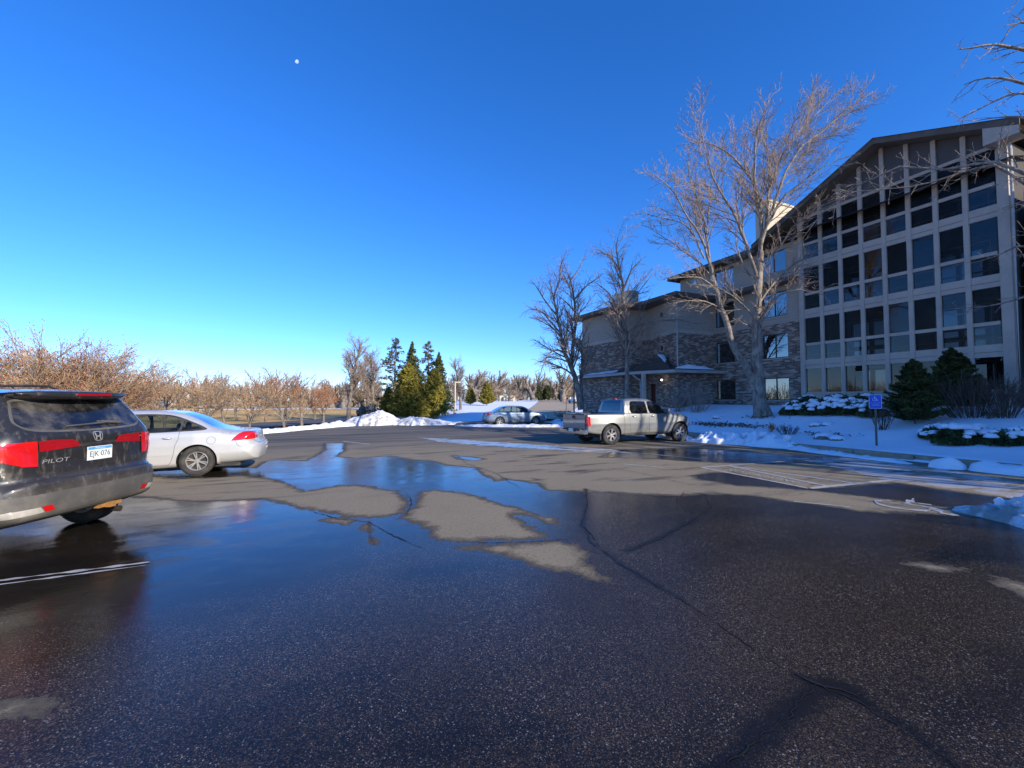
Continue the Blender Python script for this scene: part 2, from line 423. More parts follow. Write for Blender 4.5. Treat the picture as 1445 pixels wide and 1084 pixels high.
def mat_ground():
    t = NT('lawn_and_snow'); co = t.coord()
    s = t.attr('snow'); n = t.noise(co, 0.7, 6, 0.6); n2 = t.noise(co, 7.0, 6, 0.65)
    nf = t.noise(co, 0.06, 4, 0.6)
    m = t.step(t.math('ADD', s, t.math('ADD', t.math('MULTIPLY', t.math('SUBTRACT', n, 0.5), 2.2), t.math('MULTIPLY', t.math('SUBTRACT', n2, 0.5), 0.5))), -0.05, 0.10)
    gr = t.mix(t.step(n, 0.3, 0.7), (0.60, 0.36, 0.10), (0.80, 0.52, 0.19))
    gr = t.mix(t.step(nf, 0.45, 0.62), gr, (0.55, 0.33, 0.10))
    gr = t.mix(t.math('MULTIPLY', t.step(n2, 0.5, 0.7), 0.35), gr, (0.30, 0.18, 0.07))
    sn = t.mix(t.step(n, 0.3, 0.7), (0.80, 0.84, 0.90), (0.88, 0.89, 0.92))
    c = t.mix(m, gr, sn)
    nm = t.bump(t.math('ADD', t.math('MULTIPLY', n2, 0.7), n), 0.5, 0.05)
    return t.done(t.bsdf(c, 0.85, 0, nm, 0.2))
M['ground'] = mat_ground()

# ---------------------------------------------------------------- terrain sheet
xs = axis(-420, 420, -14, 32, 0.22, 1.07, 22); ys = axis(-60, 700, 0, 46, 0.22, 1.06, 22)
X, Y, F_ = gridmesh(xs, ys)
Z = T(X, Y)
sdl = sdpoly(X, Y, LOT)
D = np.sqrt(X * X + Y * Y)
hf = sm((X - 0.216 * Y + 2.0) / (5 + 0.05 * Y))
snow = -2.5 + 0 * X
lawnm = (X > 15.2) & (Y < 40)
snow = np.where(lawnm, 2.0, snow)
snow = np.where((~lawnm) & (hf > 0.45) & (Y > 25), 1.6 - 0.010 * np.maximum(D - 90, 0), snow)
edge = 1.2 - np.abs(sdl + 0.6) * 1.1                      # strip of ploughed snow round the lot
snow = np.where(~lawnm & (Y > 8), np.maximum(snow, edge), snow)
farstrip = 1.0 - np.abs(D - 128) / 7.0
snow = np.where(hf < 0.4, np.maximum(snow, np.clip(farstrip, -3, 1.0) - 0.2), snow)
ZS = Z + 0.05 * sm(snow + .2) + 0.035 * vnoise(X * 0.55, Y * 0.55, 3, 5) * sm(snow) + 0.05 * vnoise(X * 0.2, Y * 0.2, 9, 3)
inlot = sdl > -0.02
ZS = np.where(inlot, np.minimum(lotz(X, Y), Z) - 0.10, ZS)
ZS = np.where((~inlot) & (sdl > -0.5) & (X < 14), np.maximum(ZS, lotz(X, Y) + 0.02), ZS)
struct(npmesh('ground', np.stack([X, Y, ZS], 1), F_, M['ground'], smooth=True, attrs={'snow': snow}))

# ---------------------------------------------------------------- parking lot
xs = axis(-11, 17.5, -6, 9.0, 0.06, 1.02, 0.14); ys = axis(-6, 43, 0.6, 13, 0.06, 1.02, 0.20)
X, Y, F_ = gridmesh(xs, ys)
wet = sdpoly(X, Y, WETBIG)
for p in WETS: wet = np.maximum(wet, sdpoly(X, Y, p))
for i, p in enumerate(DRY): wet = np.minimum(wet, -sdpoly(X, Y, p) * (1.0))
pud = np.full(X.shape, -9.0)
for p in PUD: pud = np.maximum(pud, sdpoly(X, Y, p))
for p in PUD[3:5]: wet = np.maximum(wet, sdpoly(X, Y, p))
stain = np.full(X.shape, -9.0)
for pl_, w_ in (([(1130, 955), (1150, 962), (1185, 972), (1215, 988), (1290, 1035), (1340, 1075), (1400, 1120)], .035), ([(1185, 972), (1150, 975), (1100, 1015), (1040, 1070), (990, 1120)], .06), ([(822, 742), (835, 765), (880, 800), (960, 845)], .02), ([(885, 778), (930, 760), (980, 733)], .03), ([(826, 690), (828, 720), (822, 742)], .03), ([(1165, 967), (1200, 975)], .07)):
    q_ = [G(a, b) for a, b in pl_]
    for (ax_, ay_), (bx_, by_) in zip(q_, q_[1:]):
        tt = np.clip(((X - ax_) * (bx_ - ax_) + (Y - ay_) * (by_ - ay_)) / ((bx_ - ax_) ** 2 + (by_ - ay_) ** 2), 0, 1)
        stain = np.maximum(stain, w_ - np.hypot(X - ax_ - tt * (bx_ - ax_), Y - ay_ - tt * (by_ - ay_)))
ice = np.full(X.shape, -9.0)
for p in ICE: ice = np.maximum(ice, sdpoly(X, Y, p))
sdl = sdpoly(X, Y, LOT)
Zl = lotz(X, Y) + 0.012 * vnoise(X * 0.3, Y * 0.3, 5, 2) * sm((Y - 9) / 6) 
keep = (sdl > -0.35)
fk = keep[F_].all(1); F_ = F_[fk]
used = np.unique(F_); remap = -np.ones(len(X), int); remap[used] = np.arange(len(used))
struct(npmesh('parking_lot', np.stack([X, Y, Zl], 1)[used], remap[F_], M['asphalt'], smooth=True,
       attrs={'wetd': wet[used], 'pud': pud[used], 'ice': ice[used], 'stain': stain[used], 'rng': np.sqrt(X * X + Y * Y)[used]}))

# ---------------------------------------------------------------- sheets laid on the ground
def ribbon(name, pts, w, mat, z=0.004, zf=None, step=0.08, rag=0.0, seed=1, taper=False):
    """flat strip following a polyline"""
    P = [Vector((a, b, 0)) for a, b in pts]; L = [0]
    for a, b in zip(P, P[1:]): L.append(L[-1] + (b - a).length)
    n = max(2, int(L[-1] / step)); vs = []
    for i in range(n + 1):
        s = L[-1] * i / n; k = max(j for j in range(len(L)) if L[j] <= s + 1e-9); k = min(k, len(P) - 2)
        q = P[k].lerp(P[k + 1], (s - L[k]) / (L[k + 1] - L[k])); d = (P[k + 1] - P[k]).normalized(); nn = Vector((-d.y, d.x, 0))
        wob = rag * (mnoise.noise(Vector((s * 2.1, seed * 7.7, 0))) * .6 + .35 * mnoise.noise(Vector((s * 13.0, seed * 2.7, 3))) + .22 * mnoise.noise(Vector((s * 34.0, seed * 4.7, 5))))
        ww = w * (1 + (1.6 * mnoise.noise(Vector((s * 6.3, seed * 3.1, 4))) if rag else 0))
        ww = max(ww, w * 0.3)
        if taper: ww *= min(1, 6 * min(i, n - i) / n + 0.25)
        q = q + nn * wob
        for sgn in (-1, 1):
            p = q + nn * sgn * ww / 2; zz = (zf or (lambda a, b: float(lotz(a, b))))(p.x, p.y) + z
            vs.append((p.x, p.y, zz))
    fs = [(2 * i, 2 * i + 2, 2 * i + 3, 2 * i + 1) for i in range(n)]
    return MB().add(vs, fs)
def line(p0, p1, w=0.10, z=0.006): return struct(ribbon('painted_line', [p0, p1], w, None, z).build('painted_line', M['white_paint']))
struct(ribbon('painted_line', [G(-70, 829), G(60, 812.5), G(211, 794)], 0.045, None, .006, rag=.012, step=.03).build('painted_line', M['white_paint']))
struct(ribbon('painted_line', [G(-70, 835), G(60, 817.5), G(205, 798.5)], 0.03, None, .0062, rag=.012, seed=5, step=.03).build('painted_line', M['white_paint']))
line(G(484, 623), G(521, 627), 0.11)
st = [G(990, 660), G(1142, 689.5), G(1262, 677.5), G(1030, 658), G(1168, 686.5), G(1206, 682.5), G(1112, 651)]
line(st[0], st[1]); line(st[1], st[2], 0.13); line(st[3], st[4], z=0.0065); line(st[3], st[5], z=0.007); line(st[0], st[6], z=0.0075)
line(G(905, 640), G(990, 648), 0.10); line(G(880, 655), G(935, 660), 0.08); line(G(1120, 708), G(1200, 716), 0.05)

dg = None
def textmesh(body, size=1.0, ext=0.0, align='CENTER'):
    c = bpy.data.curves.new('txt', 'FONT'); c.body = body; c.size = size; c.extrude = ext
    c.align_x = align; c.align_y = 'CENTER'; c.resolution_u = 3
    o = bpy.data.objects.new('txt', c); COL.objects.link(o)
    d = bpy.context.evaluated_depsgraph_get()
    me = bpy.data.meshes.new_from_object(o.evaluated_get(d))
    bpy.data.objects.remove(o); bpy.data.curves.remove(c)
    me.materials.clear()
    return me
def flat_text(body, org, xdir, size, z, mat, name, sx=1.0):
    me = textmesh(body, size); xd = Vector((xdir[0], xdir[1], 0)).normalized(); yd = Vector((-xd.y, xd.x, 0))
    for v in me.vertices:
        p = Vector((org[0], org[1], 0)) + xd * v.co.x * sx + yd * v.co.y; v.co = (p.x, p.y, z)
    return struct(link(name, me, mat))
m0 = Vector(st[0]).lerp(Vector(st[1]), 0.5); m1 = Vector(st[3]).lerp(Vector(st[4]), 0.5)
mm = m0.lerp(m1, 0.5); dd = Vector(st[1]) - Vector(st[0])
flat_text('NO PARKING', mm, dd, 0.30, 0.0085, M['white_paint'], 'painted_words', 1.05)

def wheelchair(scale=1.0):
    """symbol outline strokes in a 1 x 1 box, as polylines"""
    arc = [(0.40 + 0.27 * math.cos(a), 0.30 + 0.27 * math.sin(a)) for a in np.linspace(RAD(125), RAD(375), 16)]
    return [([(0.42, 0.86), (0.44, 0.86)], 0.15), ([(0.42, 0.76), (0.42, 0.42), (0.66, 0.42), (0.80, 0.12), (0.92, 0.15)], 0.075), ([(0.42, 0.60), (0.64, 0.60)], 0.065), (arc, 0.065)]
sc = G(1330, 722); sx_ = Vector((0.15, -1.0, 0)).normalized()
mb = MB(); cpt = Vector(G(1292, 712)).to_3d()
ex = Vector((0.96, 0.28, 0)).normalized(); ey = Vector((0.28, -0.96, 0)).normalized()
for k, (pl, w) in enumerate(wheelchair()):
    q = [tuple((cpt + ex * (b - 0.5) * 1.25 - ey * (a - 0.5) * -1.25)[:2]) for a, b in pl]
    r = ribbon('x', q, w * 1.25, None, 0.006 + 0.0006 * k, rag=0.01, seed=k); mb.add(r.v, r.f)
struct(mb.build('painted_wheelchair_symbol', M['white_paint']))

M['tar'] = simple('crack_tar', (0.012, 0.011, 0.010), 0.65, var=0.4, scale=12, bump=0.4)
CR_ = [([(822, 742), (835, 765), (880, 800), (960, 845), (1040, 900), (1110, 945), (1150, 965), (1210, 990), (1290, 1040), (1370, 1100)], 0.010),
       ([(1150, 965), (1100, 1015), (1040, 1070), (1010, 1110)], 0.008),
       ([(826, 690), (830, 715), (822, 742), (846, 770)], 0.02),
       ([(890, 777), (930, 760), (975, 735)], 0.03), ([(975, 735), (1003, 715), (995, 698), (965, 694), (955, 708)], 0.016),
       ([(574, 728), (580, 705), (575, 697)], 0.02), ([(437, 720), (480, 733), (520, 737), (575, 765), (600, 775)], 0.02),
       ([(160, 748), (250, 738), (330, 730), (380, 726)], 0.010), ([(660, 767), (760, 764), (812, 762)], 0.018),
       ([(640, 640), (660, 655), (700, 668), (735, 690)], 0.02), ([(830, 655), (905, 668), (1000, 690)], 0.016),
       ([(250, 685), (330, 682)], 0.008), ([(520, 735), (524, 758), (528, 770)], 0.012)]
for k, (pl, w) in enumerate(CR_):
    struct(ribbon('crack', [G(a, b) for a, b in pl], w * .7, None, 0.004, rag=0.07, seed=k, step=0.025, taper=True).build('crack', M['tar']))
struct(ribbon('crack', [G(a, b) for a, b in [(1130, 955), (1160, 968), (1185, 972), (1215, 985)]], 0.012, None, 0.0045, rag=0.02, seed=31, step=0.03, taper=True).build('crack', M['tar']))

# sidewalk with its kerb along the building side
mb = MB(); pts = [(15.25, -20), (15.25, 0), (15.3, 5), (15.2, 8), (15.15, 13), (15.2, 22)]
for (x0, y0), (x1, y1) in zip(pts, pts[1:]):
    n = max(1, int((y1 - y0) / 1.5))
    for i in range(n):
        a = y0 + (y1 - y0) * i / n; b = y0 + (y1 - y0) * (i + 1) / n - 0.015
        xa = lerp(x0, x1, i / n)
        mb.box((xa + 0.16, a, -0.1), (xa + 1.25, b, 0.155)); mb.box((xa, a, -0.1), (xa + 0.15, b, 0.165))
struct(mb.build('sidewalk', M['concrete']))

# roads beyond the lot, draped on the terrain
M['road'] = simple('road_asphalt', (0.10, 0.095, 0.09), 0.85, var=0.3, scale=0.8, bump=0.2)
M['drive'] = simple('driveway_asphalt', (0.44, 0.34, 0.22), 0.85, var=0.2, scale=0.5, bump=0.2)
def drape_road(name, pts, w, mat, z=0.10):
    P = [Vector((a, b, 0)) for a, b in pts]; vs = []; fs = []; m = 8; r = 0
    for k in range(len(P) - 1):
        n = max(1, int((P[k + 1] - P[k]).length / 1.0))
        for i in range(n + (k == len(P) - 2)):
            q = P[k].lerp(P[k + 1], i / n)
            d0 = (P[min(k + 1, len(P) - 1)] - P[k]).normalized(); d1 = (P[min(k + 2, len(P) - 1)] - P[min(k + 1, len(P) - 2)]).normalized()
            d = d0.lerp(d1, i / n).normalized(); nn = Vector((-d.y, d.x, 0)); wk = w[k] + (w[k + 1] - w[k]) * i / n
            for j in range(m + 1):
                p = q + nn * (j / m - 0.5) * wk; vs.append((p.x, p.y, Tf(p.x, p.y) + z))
            r += 1
    for i in range(r - 1):
        for j in range(m): a = i * (m + 1) + j; fs.append((a, a + m + 1, a + m + 2, a + 1))
    return struct(MB().add(vs, fs).build(name, mat, smooth=True))
drape_road('road', [(-60, 8), (-35, 17), (-17, 25), (-9, 32), (-4, 42), (3, 57), (12, 74)], [7, 7, 7, 7, 7, 7, 7], M['road'], 0.13)
_at = lambda px, dp: AT(px, 564, dp)[:2]
drape_road('driveway', [_at(757, 40), _at(762, 46), _at(772, 58), _at(782, 74), _at(792, 95), _at(798, 125), _at(796, 165), _at(792, 215)], [6, 5.5, 6.5, 8, 11, 15, 20, 26], M['drive'], 0.14)
# ================================================================ vehicles
def surface_nets(fn, lo, hi, h):
    ax = [np.arange(lo[i], hi[i] + h, h) for i in range(3)]
    X, Y, Z = np.meshgrid(*ax, indexing='ij')
    V = fn(X, Y, Z); S = V < 0
    nx, ny, nz = V.shape
    acc = np.zeros((nx - 1, ny - 1, nz - 1, 3)); cnt = np.zeros((nx - 1, ny - 1, nz - 1))
    def sl(a, o, n): return slice(o, n - 1 + o)
    for d in range(3):
        e = [0, 0, 0]; e[d] = 1
        o = [k for k in range(3) if k != d]
        for a in (0, 1):
            for b in (0, 1):
                s0 = [0, 0, 0]; s0[o[0]] = a; s0[o[1]] = b; s1 = list(s0); s1[d] = 1
                i0 = tuple(slice(s0[k], V.shape[k] - 1 + s0[k]) for k in range(3))
                i1 = tuple(slice(s1[k], V.shape[k] - 1 + s1[k]) for k in range(3))
                c = S[i0] != S[i1]
                t = np.where(c, V[i0] / np.where(c, V[i0] - V[i1], 1), 0)
                p = np.zeros(acc.shape); p[..., d] = t; p[..., o[0]] = a; p[..., o[1]] = b
                acc += p * c[..., None]; cnt += c
    act = cnt > 0; idx = -np.ones(act.shape, int); idx[act] = np.arange(act.sum())
    ijk = np.argwhere(act); v = (ijk + acc[act] / cnt[act][:, None]) * h + np.array(lo)
    fs = []
    for d in range(3):
        o = [(d + 1) % 3, (d + 2) % 3]
        i0 = [slice(1, V.shape[k] - 1) for k in range(3)]; i1 = [slice(1, V.shape[k] - 1) for k in range(3)]
        i0[d] = slice(0, V.shape[d] - 1); i1[d] = slice(1, V.shape[d])
        c = S[tuple(i0)] != S[tuple(i1)]; pos = np.argwhere(c)
        off = np.array([0 if k == d else 1 for k in range(3)]); g = pos + off
        sg = S[tuple(i0)][c]
        def cell(da, db):
            q = g.copy(); q[:, o[0]] -= da; q[:, o[1]] -= db; return idx[q[:, 0], q[:, 1], q[:, 2]]
        q = np.stack([cell(1, 1), cell(0, 1), cell(0, 0), cell(1, 0)], 1)
        q[~sg] = q[~sg][:, ::-1]; fs.append(q)
    return v, np.concatenate(fs)

def catmull(pts, n=6, closed=True):
    P = [Vector(p) for p in pts]; out = []; N = len(P)
    for i in range(N if closed else N - 1):
        p0 = P[(i - 1) % N] if closed or i > 0 else P[0]; p1 = P[i]; p2 = P[(i + 1) % N]
        p3 = P[(i + 2) % N] if closed or i + 2 < N else P[-1]
        for k in range(n):
            t = k / n
            out.append(0.5 * ((2 * p1) + (p2 - p0) * t + (2 * p0 - 5 * p1 + 4 * p2 - p3) * t * t + (3 * p1 - p0 - 3 * p2 + p3) * t ** 3))
    if not closed: out.append(P[-1])
    return [tuple(p) for p in out]

class CarBody:
    def __init__(s, profile, wid, rad, plan, size, h=0.025, smooth_n=4):
        """profile: (x,z) outline; wid(x,z): half width; rad(x,z): edge rounding; plan(x,y): x shift from plan curvature"""
        poly = catmull([(a, b) for a, b in profile], smooth_n)
        g = 0.01; L, Wd, Ht = size
        gx = np.arange(-0.4, L + 0.4, g); gz = np.arange(-0.1, Ht + 0.3, g)
        A, B = np.meshgrid(gx, gz, indexing='ij'); s.S = -sdpoly(A, B, poly); s.g = g
        s.wid, s.rad, s.plan = wid, rad, plan
        v, f = surface_nets(s.f, (-0.28, -Wd / 2 - 0.1, 0.05), (L + 0.15, Wd / 2 + 0.1, Ht + 0.08), h)
        for it in range(4):
            n, d = s.grad(v); v = v - n * np.clip(d, -h, h)[:, None]
        s.v, s.fc = v, f
        s.bm = bmesh.new()
        vs = [s.bm.verts.new(p) for p in v]
        for q in f:
            if len(set(q)) == 4:
                try: s.bm.faces.new([vs[k] for k in q])
                except ValueError: pass
        bmesh.ops.recalc_face_normals(s.bm, faces=s.bm.faces)
        s.bvh = BVHTree.FromBMesh(s.bm)
    def prof(s, x, z):
        a = np.clip((x + 0.4) / s.g, 0, s.S.shape[0] - 2.001); b = np.clip((z + 0.1) / s.g, 0, s.S.shape[1] - 2.001)
        i = a.astype(int); j = b.astype(int); u = a - i; w = b - j; S = s.S
        return (S[i, j] * (1 - u) + S[i + 1, j] * u) * (1 - w) + (S[i, j + 1] * (1 - u) + S[i + 1, j + 1] * u) * w
    def f(s, x, y, z):
        d1 = s.prof(s.plan(x, y), z); d2 = np.abs(y) - s.wid(x, z); r = s.rad(x, z)
        a = np.maximum(d1 + r, 0); b = np.maximum(d2 + r, 0)
        return np.minimum(np.maximum(d1 + r, d2 + r), 0) + np.sqrt(a * a + b * b) - r
    def grad(s, v):
        e = 0.004; x, y, z = v.T
        d = s.f(x, y, z)
        g = np.stack([s.f(x + e, y, z) - s.f(x - e, y, z), s.f(x, y + e, z) - s.f(x, y - e, z), s.f(x, y, z + e) - s.f(x, y, z - e)], 1) / (2 * e)
        L = np.linalg.norm(g, axis=1, keepdims=True) + 1e-6
        return g / L, d / L[:, 0]
    def cut(s, poly, ax, side, lim=None):
        """cut the skin along a polygon seen along axis ax ('x' or 'y'); returns faces inside. side: sign of that normal component"""
        a, b = (0, 2) if ax == 'y' else (1, 2); c = 1 if ax == 'y' else 0
        P = poly; lo = (min(p[0] for p in P) - .03, min(p[1] for p in P) - .03); hi = (max(p[0] for p in P) + .03, max(p[1] for p in P) + .03)
        def ok(fc):
            m = fc.calc_center_median()
            if not (lo[0] - .05 < m[a] < hi[0] + .05 and lo[1] - .05 < m[b] < hi[1] + .05): return False
            if fc.normal[c] * side < 0.12: return False
            return lim is None or lim(m)
        fs = [fc for fc in s.bm.faces if ok(fc)]
        n = len(P)
        for i in range(n):
            p, q = P[i], P[(i + 1) % n]; dx, dz = q[0] - p[0], q[1] - p[1]
            if abs(dx) + abs(dz) < 1e-6: continue
            bl = (min(p[0], q[0]) - .002, min(p[1], q[1]) - .002); bh = (max(p[0], q[0]) + .002, max(p[1], q[1]) + .002)
            cand = []
            for fc in fs:
                if not fc.is_valid: continue
                us = [v.co[a] for v in fc.verts]; ws = [v.co[b] for v in fc.verts]
                if max(us) < bl[0] or min(us) > bh[0] or max(ws) < bl[1] or min(ws) > bh[1]: continue
                sg = [(u - p[0]) * dz - (w - p[1]) * dx for u, w in zip(us, ws)]
                if min(sg) > -1e-7 or max(sg) < 1e-7: continue
                cand.append(fc)
            if not cand: continue
            no = [0, 0, 0]; no[a] = dz; no[b] = -dx; co = [0, 0, 0]; co[a] = p[0]; co[b] = p[1]
            geom = set(cand)
            for fc in cand: geom.update(fc.edges); geom.update(fc.verts)
            cs = set(cand)
            r = bmesh.ops.bisect_plane(s.bm, geom=list(geom), dist=1e-5, plane_co=co, plane_no=no)
            new = [g for g in r['geom'] if isinstance(g, bmesh.types.BMFace)]
            fs = [fc for fc in fs if fc.is_valid and fc not in cs] + [fc for fc in new if fc.is_valid]
        fs = list({fc for fc in fs if fc.is_valid})
        out = []
        for fc in fs:
            m = fc.calc_center_median(); u, w = m[a], m[b]; ins = False
            for i in range(n):
                ax_, ay = P[i]; bx, by = P[(i + 1) % n]
                if (ay > w) != (by > w) and u < (bx - ax_) * (w - ay) / (by - ay) + ax_: ins = not ins
            if ins: out.append(fc)
        return out
    def take(s, faces, name, mat, parent, inset=0.0, drop=False):
        """lift faces out of the skin as a part of their own"""
        if not drop:
            vi = {}; vs = []; fs = []
            for fc in faces:
                f = []
                for v in fc.verts:
                    if v not in vi: vi[v] = len(vs); vs.append(v.co - v.normal * inset)
                    f.append(vi[v])
                fs.append(f)
            o = MB().add(vs, fs).build(name, mat, parent, True)
        bmesh.ops.delete(s.bm, geom=faces, context='FACES')
        return None if drop else o
    def skin(s, name, mat, parent):
        bmesh.ops.triangulate(s.bm, faces=[f for f in s.bm.faces if len(f.verts) > 4])
        me = bpy.data.meshes.new(name); s.bm.to_mesh(me)
        return link(name, me, mat, parent, True)
    def hit(s, a, b, ax, side):
        """point and normal on the skin seen along ax from outside"""
        if ax == 'y': o = Vector((a, side * 3, b)); d = Vector((0, -side, 0))
        elif ax == 'x': o = Vector((-2 if side < 0 else 9, a, b)); d = Vector((-side, 0, 0))
        else: o = Vector((a, b, 4)); d = Vector((0, 0, -1))
        r = s.bvh.ray_cast(o, d)
        return (r[0], r[1]) if r[0] is not None else (None, None)
    def seam(s, mb, pts, w, ax, side, off=0.0015, step=0.03):
        """ribbon draped on the skin"""
        mb.marks = getattr(mb, "marks", []) + [(len(mb.v), len(mb.f))]
        for (p, q) in zip(pts, pts[1:]):
            L = math.hypot(q[0] - p[0], q[1] - p[1]); n = max(1, int(L / step))
            dx, dz = (q[0] - p[0]) / (L + 1e-9), (q[1] - p[1]) / (L + 1e-9); row = []
            for i in range(n + 1):
                a = p[0] + (q[0] - p[0]) * i / n; b = p[1] + (q[1] - p[1]) * i / n
                pr = []
                for sg in (-1, 1):
                    h, nn = s.hit(a - dz * sg * w / 2, b + dx * sg * w / 2, ax, side)
                    if h is not None: pr.append(h + nn * off)
                row.append(pr if len(pr) == 2 else None)
            for r0, r1 in zip(row, row[1:]):
                if r0 and r1: mb.add([r0[0], r0[1], r1[1], r1[0]], [(0, 1, 2, 3)])
        return mb
    def drape_mesh(s, me, a0, b0, ax, side, off=0.004, flip=False, thick=0.0):
        for v in me.vertices:
            u = -v.co.x if flip else v.co.x
            h, nn = s.hit(a0 + u, b0 + v.co.y, ax, side)
            if h is not None: v.co = h + nn * (off + v.co.z)
        return me

def car_paint(name, color, metal=0.0, rough=0.35, coat=1.0, dirt=0.5, dirtcol=(0.16, 0.13, 0.10), lowdirt=0.6, flake=0.0):
    t = NT(name); co = t.coord()
    sep = t.n.new('ShaderNodeSeparateXYZ'); t.l.new(co, sep.inputs[0])
    n = t.noise(co, 2.5, 6, 0.65); n2 = t.noise(t.scalev(co, 2, 2, 0.7), 9, 5, 0.65)
    low = t.step(t.math('ADD', sep.outputs[2], t.math('MULTIPLY', t.math('SUBTRACT', n, 0.5), 0.7)), 0.95, 0.35)
    d = t.math('MULTIPLY', low, lowdirt)
    d = t.math('ADD', d, t.math('MULTIPLY', t.step(n2, 0.5, 0.72), dirt * 0.5), clamp=True)
    c = t.mix(d, color, dirtcol)
    r = t.fmix(d, rough, 0.7)
    k = t.bsdf(c, r, t.fmix(d, metal, 0.0), None, 0.5)
    p = k.node
    t.put(p.inputs['Coat Weight'], t.fmix(d, coat, 0.1)); p.inputs['Coat Roughness'].default_value = 0.03
    return t.done(k)
def glass_mat(name, tint=(0.5, 0.55, 0.55), see=0.6, rough=0.02, refl=0.5, dirt=0.25):
    """car / window glass: see-through share plus mirror reflection"""
    t = NT(name); co = t.coord()
    tr = t.node('ShaderNodeBsdfTransparent', 0, Color=tint)
    dk = t.bsdf((0.008, 0.009, 0.010), rough, 0, None, 0.5)
    body = t.n.new('ShaderNodeMixShader'); body.inputs[0].default_value = see
    t.l.new(dk, body.inputs[1]); t.l.new(tr, body.inputs[2])
    gl = t.node('ShaderNodeBsdfGlossy', 0, Color=(1, 1, 1), Roughness=rough)
    lw = t.n.new('ShaderNodeFresnel'); lw.inputs['IOR'].default_value = 1.0 + refl
    m2 = t.n.new('ShaderNodeMixShader'); t.l.new(lw.outputs[0], m2.inputs[0])
    t.l.new(body.outputs[0], m2.inputs[1]); t.l.new(gl, m2.inputs[2])
    df = t.node('ShaderNodeBsdfDiffuse', 0, Color=(0.35, 0.32, 0.28))
    dn = t.math('MULTIPLY', t.step(t.noise(co, 3.0, 6, 0.65), 0.40, 0.75), dirt)
    m3 = t.n.new('ShaderNodeMixShader'); t.l.new(dn, m3.inputs[0]); t.l.new(m2.outputs[0], m3.inputs[1]); t.l.new(df, m3.inputs[2])
    return t.done(m3.outputs[0])
M['car_black'] = car_paint('black_paint_dusty', (0.020, 0.019, 0.018), 0, 0.35, 0.8, 1.0, (0.15, 0.13, 0.11), 0.6)
M['car_silver'] = car_paint('silver_paint', (0.56, 0.575, 0.59), 0.4, 0.38, 1.0, 0.25, (0.40, 0.37, 0.32), 0.5)
M['car_blue'] = car_paint('pale_blue_paint', (0.21, 0.29, 0.37), 0.4, 0.35, 1.0, 0.15, (0.3, 0.28, 0.25), 0.2)
M['truck_paint'] = car_paint('pewter_paint', (0.205, 0.215, 0.22), 0.5, 0.38, 1.0, 0.25, (0.30, 0.27, 0.22), 0.35)
M['black_plastic'] = simple('black_plastic', (0.025, 0.025, 0.026), 0.55, var=0.3, scale=10, bump=0.1, dirt=0.5, dirtcol=(0.10, 0.09, 0.08))
M['grey_plastic'] = simple('grey_plastic_dusty', (0.085, 0.082, 0.076), 0.6, var=0.25, scale=5, bump=0.1, dirt=0.8, dirtcol=(0.20, 0.18, 0.15))
M['rubber'] = simple('tyre_rubber', (0.032, 0.030, 0.028), 0.8, var=0.3, scale=10, bump=0.2, dirt=0.6, dirtcol=(0.11, 0.10, 0.085))
M['alloy'] = simple('wheel_alloy', (0.62, 0.61, 0.58), 0.32, 0.75, var=0.15, scale=10, dirt=0.3, dirtcol=(0.2, 0.18, 0.15))
M['chrome'] = simple('chrome', (0.75, 0.75, 0.74), 0.12, 1.0, var=0.05, dirt=0.2)
M['dark_metal'] = simple('dark_metal', (0.05, 0.045, 0.04), 0.6, 0.6, var=0.4, dirt=0.6, dirtcol=(0.16, 0.10, 0.05))
M['rust'] = simple('rusty_metal', (0.34, 0.17, 0.05), 0.85, 0.2, var=0.6, scale=30, bump=0.5)
M['red_lens'] = simple('red_lens', (0.55, 0.008, 0.008), 0.12, var=0.25, scale=14, spec=0.6, coat=1.0)
M['red_lens_dark'] = simple('red_lens_dark', (0.30, 0.006, 0.01), 0.15, var=0.25, scale=14, coat=1.0)
M['clear_lens'] = simple('clear_lens', (0.62, 0.58, 0.50), 0.12, 0.3, var=0.3, scale=20, coat=1.0)
M['seat'] = simple('car_seat', (0.03, 0.03, 0.032), 0.85)
M['seat_grey'] = simple('car_seat_grey', (0.10, 0.10, 0.10), 0.85)
M['plate'] = simple('plate_white', (0.72, 0.76, 0.72), 0.5, var=0.06, scale=30)
M['plate_blue'] = simple('plate_blue', (0.10, 0.33, 0.62), 0.5)
M['ink'] = simple('plate_ink', (0.02, 0.03, 0.08), 0.5)
M['privacy'] = glass_mat('privacy_glass', (0.1, 0.1, 0.1), 0.0, 0.03, 0.55, 0.35)
M['auto_glass'] = glass_mat('auto_glass', (0.62, 0.70, 0.62), 0.88, 0.01, 0.42, 0.06)
M['rear_glass'] = glass_mat('rear_glass', (0.2, 0.24, 0.26), 0.3, 0.02, 0.65, 0.10)
M['badge'] = simple('badge_metal', (0.72, 0.70, 0.66), 0.25, 0.7)

